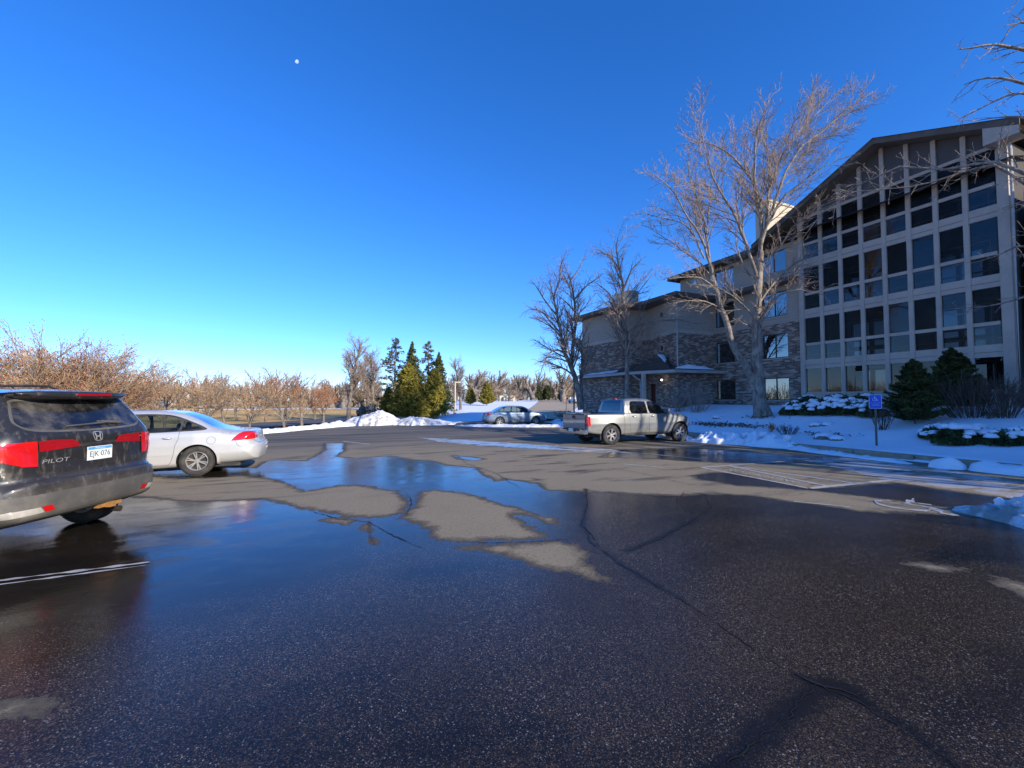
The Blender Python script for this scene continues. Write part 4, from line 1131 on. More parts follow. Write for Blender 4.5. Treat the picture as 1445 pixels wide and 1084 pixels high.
    mb = MB().box((-.025, -.60, .55), (.1, -.36, .615)); mb.box((-.025, .36, .55), (.1, .60, .615)); mb.box((-.03, -.34, .515), (.16, .34, .60)); mb.build('bumper_step', M['black_plastic'], root)
    MB().box((-.035, -.16, .50), (-.025, .16, .62)).build('license_plate', M['plate'], root)
    MB().box((.2, -.12, .32), (.5, .12, .44)).build('tow_hitch', M['dark_metal'], root)
    mb = MB(); 
    for s in (1, -1): mb.box((1.9, s * .78 - .09, .34), (4.0, s * .78 + .09, .39))
    mb.build('sill', M['black_plastic'], root)
    MB().box((.6, -.6, .30), (5.0, .6, .44)).build('underbody', M['black_plastic'], root)
    MB().box((.72, -.90, .22), (.75, -.68, .52)).build('mud_flap', M['black_plastic'], root)
    MB().box((4.15, -.90, .22), (4.18, -.68, .52)).build('mud_flap', M['black_plastic'], root)
    for s in (1, -1):
        h, _ = b.hit(3.95, 1.22, 'y', s)
        y0, y1 = sorted((h.y - s * .02, h.y + s * .24)); MB().box((3.88, y0, 1.21), (3.98, y1 - .0, 1.37)).build('wing_mirror', M['truck_paint'], root)
        for hx in (2.22, 3.16):
            p = [b.hit(hx + k * .065, 1.08, 'y', s)[0] for k in range(4)]; p = [q + Vector((0, s * (.035 if 0 < i < 3 else 0), 0)) for i, q in enumerate(p)]
            MB().tube(p, [.014, .02, .02, .014], 8).build('door_handle', M['chrome'], root, True)
        mb = MB(); b.seam(mb, [(5.1, .98), (5.38, .92)], .16, 'y', s, .004); mb.build('headlight', M['clear_lens'], root)
    MB().box((2.02, -.12, 1.745), (2.10, .12, 1.785)).build('brake_light', M['red_lens'], root)
    seats(root, [(2.5, .38), (2.5, -.38), (3.4, .38), (3.4, -.38)], 'seat', .65, 1.22)
    MB().box((1.95, -.78, .6), (4.2, .78, .62)).build('cabin_floor', M['seat_grey'], root)
    b.bm.free(); return root

suv = make_suv(); suv.scale = (1.03, 1.03, 1.07)
SUV_ROT = math.atan2(.4027, -.9153)
suv.rotation_euler = (0, 0, SUV_ROT); suv.location = (-2.415 - .04, 6.85 + .01, 0.0)
sed = make_sedan('silver four-door sedan parked behind the dusty black SUV')
sed.rotation_euler = (0, 0, math.pi); sed.location = (-2.65 + 1.12, 11.8 + .91, 0.0); sed.scale = (1.0, 1.0, 1.0)
pk = make_pickup(); pk.location = (10.1 - 1.22, 13.45 + .93, 0.0)
far = make_sedan('pale blue-grey sedan parked across the far end of the lot in shade', 'parked_car', 'car_blue', False)
for o in list(far.children):
    pass
fx, fy = AT(702, 585, 32.5).x, AT(702, 585, 32.5).y
far.rotation_euler = (0, 0, RAD(-8)); far.location = (fx - 1.12, fy + .2, float(lotz(fx, fy)) - 0.02)
# ================================================================ apartment building
def mat_brick():
    t = NT('mottled_brick'); uv = t.coord('UV')
    k = t.n.new('ShaderNodeTexBrick'); t.l.new(uv, k.inputs['Vector'])
    k.inputs['Scale'].default_value = 1.0; k.inputs['Brick Width'].default_value = 0.30; k.inputs['Row Height'].default_value = 0.095
    k.inputs['Mortar Size'].default_value = 0.009; k.inputs['Bias'].default_value = 0.0
    k.inputs['Color1'].default_value = (0, 0, 0, 1); k.inputs['Color2'].default_value = (1, 1, 1, 1); k.inputs['Mortar'].default_value = (0.5, 0.5, 0.5, 1)
    v = t.node('ShaderNodeSeparateColor', 0, Color=k.outputs['Color'])
    r = t.n.new('ShaderNodeValToRGB'); t.l.new(v, r.inputs[0]); e = r.color_ramp.elements
    e[0].position = 0.0; e[0].color = (0.10, 0.065, 0.05, 1); e[1].position = 1.0; e[1].color = (0.52, 0.44, 0.37, 1)
    for p, c in ((0.3, (0.20, 0.125, 0.085, 1)), (0.5, (0.32, 0.22, 0.155, 1)), (0.72, (0.42, 0.31, 0.23, 1)), (0.84, (0.56, 0.45, 0.35, 1))):
        q = r.color_ramp.elements.new(p); q.color = c
    r.color_ramp.interpolation = 'CONSTANT'
    n = t.noise(uv, 1.2, 5); n2 = t.noise(uv, 22, 4)
    c = t.mix(k.outputs['Fac'], r.outputs[0], (0.30, 0.27, 0.235))
    c = t.mix(0.25, c, t.mix(n2, (0.10, 0.07, 0.06), (0.42, 0.36, 0.30)))
    c = t.mix(t.math('MULTIPLY', t.step(n, 0.4, 0.7), 0.25), c, (0.13, 0.10, 0.085))
    h = t.math('ADD', t.math('MULTIPLY', t.math('SUBTRACT', 1.0, k.outputs['Fac']), 1.0), t.math('MULTIPLY', n2, 0.5))
    return t.done(t.bsdf(c, 0.88, 0, t.bump(h, 0.8, 0.012), 0.25))
def mat_siding():
    t = NT('lap_siding'); uv = t.coord('UV')
    w = t.n.new('ShaderNodeSeparateXYZ'); t.l.new(uv, w.inputs[0])
    fr = t.math('FRACT', t.math('MULTIPLY', w.outputs[1], 1 / 0.19))
    n = t.noise(uv, 1.4, 6, 0.6); n2 = t.noise(t.scalev(uv, 1, 8, 1), 3, 4)
    c = t.mix(n, (0.40, 0.335, 0.265), (0.47, 0.40, 0.32))
    c = t.mix(t.math('MULTIPLY', t.step(n2, 0.45, 0.7), 0.22), c, (0.26, 0.22, 0.18))
    c = t.mix(t.math('MULTIPLY', t.step(fr, 0.10, 0.02), 0.4), c, (0.12, 0.10, 0.085))
    return t.done(t.bsdf(c, 0.8, 0, t.bump(fr, 0.9, 0.018), 0.3))
M['brick'] = mat_brick(); M['siding'] = mat_siding()
M['trim'] = simple('trim_paint', (0.47, 0.405, 0.335), 0.7, var=0.12, scale=3, bump=0.15, dirt=0.4, dirtcol=(0.28, 0.24, 0.20))
M['fascia'] = simple('fascia_brown', (0.105, 0.080, 0.060), 0.75, var=0.3, scale=3, bump=0.2, dirt=0.4, dirtcol=(0.2, 0.17, 0.14))
M['soffit'] = simple('soffit_boards', (0.17, 0.135, 0.10), 0.8, var=0.25, scale=4)
M['shingle'] = simple('shingles', (0.075, 0.062, 0.052), 0.9, var=0.5, scale=9, bump=0.5)
M['win_frame'] = simple('window_frame_dark', (0.03, 0.027, 0.025), 0.5, var=0.2)
M['metal_trim'] = simple('gutter_metal', (0.42, 0.40, 0.37), 0.5, 0.1, var=0.12, scale=3, dirt=0.3)
M['window_glass'] = glass_mat('window_glass', (0.3, 0.33, 0.35), 0.22, 0.01, 1.5, 0.05)
M['porch_glass'] = glass_mat('porch_glass', (0.60, 0.64, 0.68), 0.75, 0.012, 0.42, 0.03)
M['porch_screen'] = glass_mat('porch_screen', (0.35, 0.36, 0.38), 0.78, 0.3, 0.12, 0.05)
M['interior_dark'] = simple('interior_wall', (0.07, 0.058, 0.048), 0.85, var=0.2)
M['interior_wood'] = simple('interior_wood', (0.20, 0.13, 0.08), 0.7, var=0.3)
M['gable_panel'] = simple('gable_panel_grey', (0.085, 0.080, 0.078), 0.7, var=0.2, scale=2)  # grey darkened to hold the shade under the roof overhang
M['blind'] = simple('window_blind', (0.50, 0.47, 0.42), 0.8, var=0.1)
M['stucco'] = simple('chimney_stucco', (0.58, 0.50, 0.37), 0.9, var=0.12, scale=5, bump=0.4, bscale=60)
M['door'] = simple('door_red_brown', (0.10, 0.025, 0.018), 0.5, var=0.2)

BO = (25.0, 15.0, 1.3)
bld = thing('apartment_building', 'four-storey brick and siding apartment building with glazed gable porches', 'building', BO)
def bp(mb, name, mat, parent=None, smooth=False):
    o = mb.build(name, M[mat] if isinstance(mat, str) else mat, parent or bld, smooth)
    if (parent or bld) is bld: o.matrix_parent_inverse = Matrix.Translation(-Vector(BO))
    return o
def wallquads(mb, p0, p1, z0, z1, holes=()):
    """wall from p0 to p1 (plan), outside on the left-hand side walking p0->p1; holes (u0,u1,z0,z1) in metres"""
    L = math.hypot(p1[0] - p0[0], p1[1] - p0[1]); us = sorted({0, L, *[h[0] for h in holes], *[h[1] for h in holes]}); zs = sorted({z0, z1, *[min(max(h[2], z0), z1) for h in holes], *[min(max(h[3], z0), z1) for h in holes]})
    off = p0[1] * 1.0 + p0[0] * 0.37
    P = lambda u, z, d=0.0: (p0[0] + (p1[0] - p0[0]) * u / L - d * (p1[1] - p0[1]) / L, p0[1] + (p1[1] - p0[1]) * u / L + d * (p1[0] - p0[0]) / L, z)
    for ua, ub in zip(us, us[1:]):
        for za, zb in zip(zs, zs[1:]):
            cu, cz = (ua + ub) / 2, (za + zb) / 2
            if any(h[0] < cu < h[1] and h[2] < cz < h[3] for h in holes): continue
            mb.add([P(ua, za), P(ub, za), P(ub, zb), P(ua, zb)], [(0, 1, 2, 3)], [[(off + ua, za), (off + ub, za), (off + ub, zb), (off + ua, zb)]])
    for h in holes:
        a, b_, c, d = h
        if c < z0 or d > z1 + 1e-6: continue
        q = [(P(a, c), P(a, c, .14), P(a, d, .14), P(a, d)), (P(b_, c), P(b_, d), P(b_, d, .14), P(b_, c, .14)), (P(a, c), P(b_, c), P(b_, c, .14), P(a, c, .14)), (P(a, d), P(a, d, .14), P(b_, d, .14), P(b_, d))]
        for r in q: mb.add(r, [(0, 1, 2, 3)], [[(off + a, c), (off + a + .14, c), (off + a + .14, d), (off + a, d)]])
    return P, L

def window(P, h, name='window', glass='window_glass', split=1, blind=False, mullion=True):
    """frame > panes, sill; set 10 cm into the wall"""
    a, b, c, d = h; w = .055
    def bar(mb, u0, u1, z0, z1, d0=.06, d1=.12):
        vs = [P(u0, z0, d0), P(u1, z0, d0), P(u1, z1, d0), P(u0, z1, d0), P(u0, z0, d1), P(u1, z0, d1), P(u1, z1, d1), P(u0, z1, d1)]
        mb.add(vs, [(0, 1, 2, 3), (4, 7, 6, 5), (0, 4, 5, 1), (1, 5, 6, 2), (2, 6, 7, 3), (3, 7, 4, 0)])
    mb = MB(); bar(mb, a, a + w, c, d); bar(mb, b - w, b, c, d); bar(mb, a + w, b - w, c, c + w); bar(mb, a + w, b - w, d - w, d)
    for k in range(1, split + 1): um = a + (b - a) * k / (split + 1); bar(mb, um - w / 2, um + w / 2, c + w, d - w)
    f = bp(mb, name, 'win_frame')
    for k in range(split + 1):
        u0 = a + (b - a) * k / (split + 1) + w * .5; u1 = a + (b - a) * (k + 1) / (split + 1) - w * .5
        tl = (random.random() - .5) * .012
        MB().add([P(u0, c + w, .09), P(u1, c + w, .09 + tl), P(u1, d - w, .09 + tl), P(u0, d - w, .09)], [(0, 1, 2, 3)]).build('pane', M[glass], f)
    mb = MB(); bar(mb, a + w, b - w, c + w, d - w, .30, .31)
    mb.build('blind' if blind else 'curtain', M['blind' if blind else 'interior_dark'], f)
    mb = MB(); bar(mb, a - .05, b + .05, c - .07, c - .002, -.05, .13); mb.build('sill', M['trim'], f)
    return f

# ---- main wall, brick below and siding above, X = 25.2
P1 = (25.2, 21.75); WEND = 15.62
uY = lambda y: 21.75 - y
wins = []
for (ya, yb, rows) in ((18.05, 16.45, ((1.70, 3.07), (4.27, 5.76), (6.81, 8.32), (9.53, 10.85))), (21.55, 20.05, ((1.74, 3.09), (4.27, 5.70), (6.75, 8.44), (9.50, 10.8)))):
    for i, (a, b) in enumerate(rows): wins.append((uY(ya), uY(yb), a, b))
mb = MB(); Pm, L = wallquads(mb, P1, (25.2, WEND), 0.9, 6.35, [h for h in wins if h[3] < 6.3]); bp(mb, 'brick_wall', 'brick')
mb = MB(); wallquads(mb, P1, (25.2, WEND), 6.35, 11.1, [h for h in wins if h[2] > 6.3]); bp(mb, 'siding_wall', 'siding')
for i, h in enumerate(wins):
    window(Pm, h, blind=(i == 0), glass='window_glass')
# top storey further north
hole = [(24.0 - 23.3 + .0, 24.0 - 23.3 + .0001, 9.9, 9.9001)]
mb = MB(); PT, _ = wallquads(mb, (25.2, 24.74), P1, 8.8, 11.1); bp(mb, 'siding_wall', 'siding')
mb = MB(); wallquads(mb, (36, 24.74), (25.2, 24.74), 8.8, 11.1); bp(mb, 'siding_wall', 'siding')
def round_window(P, u, z, r=.24, name='round_window', glass='window_glass'):
    c = Vector(P(u, z, -.02)); ex = (Vector(P(u + 1, z)) - Vector(P(u, z))); n = (Vector(P(u, z, -1)) - Vector(P(u, z)))
    mb = MB(); N = 24; vs = []
    for k in range(N):
        a = 2 * math.pi * k / N; d = ex * math.cos(a) + Vector((0, 0, 1)) * math.sin(a)
        vs += [c + d * r + n * .03, c + d * (r * .78) + n * .03, c + d * r - n * .03, c + d * r * .78 - n * .03]
    fs = []
    for k in range(N):
        j = (k + 1) % N
        fs += [(4 * k, 4 * j, 4 * j + 1, 4 * k + 1), (4 * k, 4 * k + 2, 4 * j + 2, 4 * j), (4 * k + 1, 4 * j + 1, 4 * j + 3, 4 * k + 3)]
    f = bp(mb.add(vs, fs), name, 'trim')
    MB().add([c + (ex * math.cos(2 * math.pi * k / N) + Vector((0, 0, math.sin(2 * math.pi * k / N)))) * r * .78 + n * .006 for k in range(N)], [tuple(range(N))]).build('pane', M[glass], f)
round_window(PT, 24.74 - 23.35, 10.52, .27)
# ---- middle and left blocks
P2, P3, P4, P5 = (21.8, 21.75), (22.6, 25.6), (20.7, 26.2), (20.4, 31.2)
segs = [(P5, P4), (P4, P3), (P3, P2), (P2, P1)]
PW = []
for a, b in segs:
    hb = []
    if (a, b) == (P3, P2): hb = [(.35, 1.25, 1.05, 3.0)]
    mb = MB(); P, L = wallquads(mb, a, b, -0.4, 6.3, hb); bp(mb, 'brick_wall', 'brick')
    mb = MB(); wallquads(mb, a, b, 6.3, 8.75); bp(mb, 'siding_wall', 'siding')
    # belt board between brick and siding, butted short of the corners
    mb = MB(); vs = [P(.03, 6.28, -.035), P(L - .03, 6.28, -.035), P(L - .03, 6.52, -.035), P(.03, 6.52, -.035), P(.03, 6.28, .0), P(L - .03, 6.28, .0), P(L - .03, 6.52, .0), P(.03, 6.52, .0)]
    mb.add(vs, [(0, 1, 2, 3), (0, 4, 5, 1), (3, 2, 6, 7), (0, 3, 7, 4), (1, 5, 6, 2)]); bp(mb, 'belt_board', 'trim')
    PW.append((P, L))
mb = MB(); wallquads(mb, (34, 31.2), P5, -0.6, 8.75); bp(mb, 'brick_wall', 'brick')
Pd, Ld = PW[2]
round_window(Pd, 2.1, 7.85, .25); round_window(Pd, 2.1, 5.42, .28)
# entry door
mb = MB(); a, b, c, d = .35, 1.25, 1.05, 3.0
mb.add([Pd(a + .06, c, .1), Pd(b - .06, c, .1), Pd(b - .06, d - .06, .1), Pd(a + .06, d - .06, .1)], [(0, 1, 2, 3)]); dr = bp(mb, 'door', 'door')
MB().tube([Pd(b - .15, 1.95, .04), Pd(b - .15, 2.2, .04)], .02, 6).build('handle', M['chrome'], dr)
mb = MB()
for (u0, u1, z0, z1) in ((a, a + .06, c, d), (b - .06, b, c, d), (a + .06, b - .06, d - .06, d)):
    vs = [Pd(u0, z0, -.01), Pd(u1, z0, -.01), Pd(u1, z1, -.01), Pd(u0, z1, -.01)]; mb.add(vs, [(0, 1, 2, 3)])
mb.build('door_frame', M['trim'], dr)
lamp = NT('porch_lamp'); M['porch_lamp'] = lamp.done(lamp.bsdf((1, 1, 1), 0.5, emis=(1, 0.93, 0.8), estr=9.0))
bm_ = bmesh.new(); bmesh.ops.create_icosphere(bm_, subdivisions=2, radius=.055); me = bpy.data.meshes.new('entry_light')
q = Vector(Pd(2.55, 3.12, -.35))
for v in bm_.verts: v.co += q
bm_.to_mesh(me); bm_.free(); o = link('entry_light', me, M['porch_lamp'], bld); o.matrix_parent_inverse = Matrix.Translation(-Vector(BO))
# downspouts
for (x, y, z0, z1) in ((21.72, 21.66, 3.9, 8.5),):
    mb = MB().tube([(x, y, z0), (x, y, z1)], .055, 8); bp(mb, 'downspout', 'metal_trim')
# ---- lower roof over the blocks: soffit, fascia, shingles
O_ = [(19.6, 31.8), (19.85, 25.6), (21.0, 25.0), (20.95, 20.95), (24.35, 20.95), (24.35, 15.75)]
I_ = [(24.6, 30.0), (24.6, 27.5), (25.15, 26.0), (25.15, 24.9), (25.19, 22.5), (25.19, 15.75)]
zE = 8.62
mb = MB(); mb2 = MB(); mb3 = MB()
for k in range(len(O_) - 1):
    o0, o1, i0, i1 = O_[k], O_[k + 1], I_[k], I_[k + 1]
    di0 = min(abs(o0[0] - i0[0]), 5) * .24; di1 = min(abs(o1[0] - i1[0]), 5) * .24
    mb.add([(*o0, zE), (*o1, zE), (*i1, zE), (*i0, zE)], [(3, 2, 1, 0)])
    mb2.add([(*o0, zE), (*o1, zE), (*o1, zE + .24), (*o0, zE + .24)], [(0, 1, 2, 3)])
    mb3.add([(*o0, zE + .245), (*o1, zE + .245), (*i1, zE + .245 + di1), (*i0, zE + .245 + di0)], [(0, 1, 2, 3)])
mb3.add([(19.6, 31.8, zE + .245), (24.6, 30, 10.07), (34, 30, 10.07), (34, 31.8, zE + .245)], [(0, 1, 2, 3)])
mb3.add([(24.6, 30, 10.07), (24.6, 27.5, 10.07), (25.15, 26, 9.86), (25.15, 24.9, 9.86), (34, 24.9, 10.0), (34, 30, 10.0)], [(0, 1, 2, 3, 4, 5)])
mb2.add([(19.6, 31.8, zE), (19.6, 31.8, zE + .24), (34, 31.8, zE + .24), (34, 31.8, zE)], [(0, 1, 2, 3)])
bp(mb, 'soffit', 'soffit'); bp(mb2, 'fascia', 'fascia'); bp(mb3, 'roof', 'shingle')
mb = MB().add([(24.33, 15.8, zE + .27), (24.33, 20.0, zE + .27), (24.33, 20.0, zE + .30), (24.33, 15.8, zE + .30)], [(0, 1, 2, 3)]); bp(mb, 'flashing', 'metal_trim')
# ---- upper roof: eave over the top storey, ridge behind
zU = 10.98
mb = MB().add([(24.4, 25.3, zU), (24.4, 17.9, zU), (25.19, 17.9, zU), (25.19, 25.3, zU)], [(0, 3, 2, 1)]); bp(mb, 'soffit', 'soffit')
mb = MB().add([(24.4, 25.3, zU), (24.4, 17.9, zU), (24.4, 17.9, zU + .26), (24.4, 25.3, zU + .26), (36, 25.3, zU), (36, 25.3, zU + .26)], [(0, 1, 2, 3), (4, 0, 3, 5)]); bp(mb, 'fascia', 'fascia')
mb = MB().add([(24.38, 25.32, zU + .265), (24.38, 7.0, zU + .265), (32, 7.0, zU + 2.1), (32, 25.32, zU + 2.1), (40, 7, zU + .3), (40, 25.32, zU + .3)], [(0, 1, 2, 3), (3, 2, 4, 5)]); bp(mb, 'roof', 'shingle')
# gable over the porches
PK = (11.46, 14.2); GL = (18.0, 11.1); GR = (6.75, 12.35)
def rake(a, b, nm):
    (ya, za), (yb, zb) = a, b; mb = MB()
    vs = [(24.25, ya, za - .02), (24.25, yb, zb - .02), (24.25, yb, zb + .26), (24.25, ya, za + .26), (24.31, ya, za - .02), (24.31, yb, zb - .02), (24.31, yb, zb + .26), (24.31, ya, za + .26)]
    mb.add(vs, [(0, 1, 2, 3), (4, 7, 6, 5), (0, 4, 5, 1), (3, 2, 6, 7), (0, 3, 7, 4), (1, 5, 6, 2)]); bp(mb, 'rake_board', 'fascia')
    mb = MB().add([(24.31, ya, za), (24.31, yb, zb), (32, yb, zb), (32, ya, za)], [(0, 3, 2, 1)]); bp(mb, 'soffit', 'soffit')
    mb = MB().add([(24.2, ya, za + .265), (24.2, yb, zb + .265), (32, yb, zb + .265), (32, ya, za + .265)], [(0, 1, 2, 3)]); bp(mb, 'roof', 'shingle')
rake(GL, PK, 'l'); rake(PK, GR, 'r')
mb = MB().add([(24.25, 6.75, 12.0), (24.25, 7.75, 12.0), (24.25, 7.75, 12.72), (24.25, 6.75, 12.3), (25.0, 6.75, 12.0), (25.0, 7.75, 12.0)], [(0, 1, 2, 3), (0, 4, 5, 1), (1, 5, 2)]); bp(mb, 'eave_return', 'trim')
# chimneys
mb = MB().box((26.0, 18.15, 10.9), (28.6, 18.95, 14.6)); bp(mb, 'chimney', 'stucco')
mb = MB().box((25.94, 18.09, 14.6), (28.66, 19.01, 14.74)); bp(mb, 'chimney_cap', 'stucco')
mb = MB().box((27.7, 17.6, 10.9), (29.0, 18.14, 13.0)); bp(mb, 'chimney', 'stucco')
mb = MB().box((22.1, 27.1, 9.0), (23.1, 28.9, 10.42)); mb.box((22.05, 27.05, 10.42), (23.15, 28.95, 10.5)); bp(mb, 'chimney', 'stucco')

# ---- porch bays: posts, floor bands, rails and panes in the gable front, X = 25
YL, YR = 15.4, 7.62; NB = 8; BW = (YL - YR) / NB; XF = 25.0
def soff(y): return (GL[1] + (PK[1] - GL[1]) * (GL[0] - y) / (GL[0] - PK[0])) if y > PK[0] else (GR[1] + (PK[1] - GR[1]) * (y - GR[0]) / (PK[0] - GR[0]))
for i in range(NB + 1):
    y = YL - BW * i; hw = .085
    if i == 0: y += .1; hw = .12
    if i == NB: y -= .14; hw = .17
    mb = MB().box((XF - .03, y - hw, 1.25), (XF + .17, y + hw, soff(y) - .002)); bp(mb, 'porch_post', 'trim')
bands = [(3.48 + 2.87 * k, 4.0 + 2.87 * k) for k in range(3)]
for k, (a, b) in enumerate(bands):
    mb = MB().box((XF, YR + .03, a), (XF + .15, YL - .02, b)); bp(mb, 'floor_band', 'trim')
    mb = MB().box((XF - .012, YR + .03, a + .20), (XF + .0, YL - .02, a + .215)); bp(mb, 'band_joint', 'fascia')
    mb = MB().box((XF + .17, YR, a + .12), (XF + 2.5, YL, a + .4)); bp(mb, 'porch_floor', 'interior_dark')
    mb = MB().box((XF + .45, YR + .05, b + .75), (XF + .53, YL - .05, b + .87)); bp(mb, 'porch_railing', 'interior_wood')
    mb = MB().box((XF + .46, YR + .05, b + .28), (XF + .52, YL - .05, b + .34)); bp(mb, 'porch_railing', 'interior_wood')
mb = MB().box((XF, YR + .03, 1.25), (XF + .15, YL - .02, 2.06)); bp(mb, 'base_panel', 'trim')
rng_ = random.Random(5)
def pane(y0, y1, z0, z1, mat, z1b=None):
    t = rng_.uniform(-.010, .010)
    z1b = z1 if z1b is None else z1b
    mb = MB().add([(XF + .08, y0, z0), (XF + .08 + t, y1, z0), (XF + .08 + t, y1, z1b), (XF + .08, y0, z1)], [(3, 2, 1, 0)]); bp(mb, 'pane', mat)
glassy = {(0, 1): 1, (1, 2): 1}
for i in range(NB):
    y0 = YL - BW * i - .085; y1 = YL - BW * (i + 1) + .085
    pane(y0, y1, 2.16, 3.48, 'porch_glass')
    mb = MB().box((XF - .02, y1, 2.06), (XF + .16, y0, 2.16)); bp(mb, 'window_sill', 'trim')
    for k in range(3):
        b = bands[k][1]
        mb = MB().box((XF + .01, y1, b + .79), (XF + .13, y0, b + .94)); bp(mb, 'porch_rail', 'trim')
        pane(y0, y1, b + .0, b + .79, 'porch_glass' if rng_.random() < .8 else 'porch_screen')
        top = bands[k + 1][0] if k < 2 else 12.08
        s0, s1 = soff(y0), soff(y1)
        if k < 2: pane(y0, y1, b + .94, top, 'porch_glass' if rng_.random() < .4 else 'porch_screen')
        else:
            t0, t1 = min(top, s0 - .02), min(top, s1 - .02)
            if max(t0, t1) > b + 1.0: pane(y0, y1, b + .94, t0, 'porch_screen', t1)
            if s0 > 12.3 or s1 > 12.3:
                mb = MB().box((XF + .01, y1, 12.08), (XF + .13, y0, 12.22)); bp(mb, 'porch_rail', 'trim')
                mb = MB().add([(XF + .07, y0, 12.22), (XF + .07, y1, 12.22), (XF + .07, y1, max(12.23, s1 - .01)), (XF + .07, y0, max(12.23, s0 - .01))], [(3, 2, 1, 0)]); bp(mb, 'gable_panel', 'gable_panel')
# porch back wall with doors and lit-through glazing, side walls
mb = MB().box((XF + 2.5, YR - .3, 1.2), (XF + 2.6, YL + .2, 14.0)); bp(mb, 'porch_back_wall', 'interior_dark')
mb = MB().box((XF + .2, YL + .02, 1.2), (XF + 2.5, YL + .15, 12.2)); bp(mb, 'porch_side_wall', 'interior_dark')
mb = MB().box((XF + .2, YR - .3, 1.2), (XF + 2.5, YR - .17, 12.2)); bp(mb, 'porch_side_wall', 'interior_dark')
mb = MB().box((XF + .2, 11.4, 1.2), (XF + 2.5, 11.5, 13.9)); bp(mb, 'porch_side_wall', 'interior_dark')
for k in range(4):
    zb = 1.4 if k == 0 else bands[k - 1][1] + .02
    for (ya, yb) in ((14.6, 12.7), (10.6, 8.7)):
        f = bp(MB().box((XF + 2.44, yb - .06, zb), (XF + 2.49, ya + .06, zb + 2.1)), 'patio_door', 'trim')
        MB().box((XF + 2.40, yb, zb + .06), (XF + 2.43, (ya + yb) / 2 - .03, zb + 2.04)).build('pane', M['window_glass'], f)
        MB().box((XF + 2.40, (ya + yb) / 2 + .03, zb + .06), (XF + 2.43, ya, zb + 2.04)).build('pane', M['window_glass'], f)
# ---- south wing past the frame, added long and low for the shadow it casts
holes = []
for k in range(7):
    y = 4.8 - 5.2 * k
    for zb in (1.75, 4.3, 7.1): holes.append((7.0 - y, 7.0 - y + 1.7, zb, zb + 1.45))
mb = MB(); PS, _ = wallquads(mb, (25.6, 7.1), (25.6, -38), 0.8, 6.35, [h for h in holes if h[3] < 6.3]); bp(mb, 'brick_wall', 'brick')
mb = MB(); wallquads(mb, (25.6, 7.1), (25.6, -38), 6.35, 10.1, [h for h in holes if h[2] > 6.35]); bp(mb, 'siding_wall', 'siding')
for h in holes: window(PS, h)
mb = MB().box((24.7, -38.5, 10.0), (40, 6.7, 10.2)); bp(mb, 'eave', 'fascia')
mb = MB().box((30, -38, 10.2), (40, 6.7, 11.2)); bp(mb, 'roof', 'shingle')
mb = MB().tube([(24.55, 7.3, 12.3), (24.85, 7.22, 12.0), (24.9, 7.2, 11.7), (24.9, 7.2, 1.4)], .06, 8); bp(mb, 'downspout', 'metal_trim')
mb = MB().box((40, -38, .5), (40.2, 31, 11)); mb.box((25.7, -38.2, .5), (40, -38, 10)); mb.box((27.7, -38, 1.0), (27.8, 7.1, 10)); bp(mb, 'rear_wall', 'brick')
# ---- entry canopy wrapping the ground floor
C_ = [(19.75, 31.4), (19.75, 24.4), (20.95, 21.1), (24.5, 20.85)]
W_ = [P5, P4, P2, P1]; zc = 3.52
W3_ = [P5, P4, P3, P2, P1]
mb = MB().add([(*p, zc) for p in C_] + [(*p, zc) for p in W3_[::-1]], [tuple(range(9))[::-1]]); bp(mb, 'canopy_soffit', 'soffit')
mb = MB()
for a, b in list(zip(C_, C_[1:])):
    mb.add([(*a, zc), (*b, zc), (*b, zc + .2), (*a, zc + .2)], [(0, 1, 2, 3)])
mb.add([(24.5, 20.85, zc), (25.19, 20.85, zc), (25.19, 20.85, zc + .2), (24.5, 20.85, zc + .2)], [(0, 1, 2, 3)])
bp(mb, 'gutter', 'metal_trim')
IW = [(20.38, 31.4), (20.62, 26.1), (21.75, 21.7), (24.5, 21.7)]; hz = [.22, .35, .25, .28]
mb = MB()
for k in range(3):
    mb.add([(*C_[k], zc + .205), (*C_[k + 1], zc + .205), (*IW[k + 1], zc + .205 + hz[k + 1]), (*IW[k], zc + .205 + hz[k])], [(0, 1, 2, 3)])
mb.add([(20.62, 26.1, zc + .55), (21.75, 21.7, zc + .45), (22.55, 25.5, zc + .75)], [(0, 1, 2)])
bp(mb, 'canopy_roof', 'shingle')
mb = MB()
apx = (21.35, 23.25, 4.98); bl, br_ = (20.25, 24.7, 3.8), (20.95, 21.55, 3.8); wl_, wr_ = (22.7, 25.2, 3.9), (22.0, 22.3, 3.9); ap2 = (22.45, 23.5, 4.98)
mb.add([bl, br_, apx, wl_, wr_, ap2], [(0, 1, 2), (0, 2, 5, 3), (1, 4, 5, 2)]); bp(mb, 'canopy_gable', 'shingle')
mb = MB().box((20.08, 23.15, 0.7), (20.30, 23.37, zc)); bp(mb, 'canopy_post', 'trim')
mb = MB().tube([(19.95, 24.1, 3.5), (20.0, 23.9, 3.35), (20.1, 23.5, 3.1), (20.05, 23.42, 2.9), (20.05, 23.42, 1.0)], .05, 8); bp(mb, 'downspout', 'metal_trim')
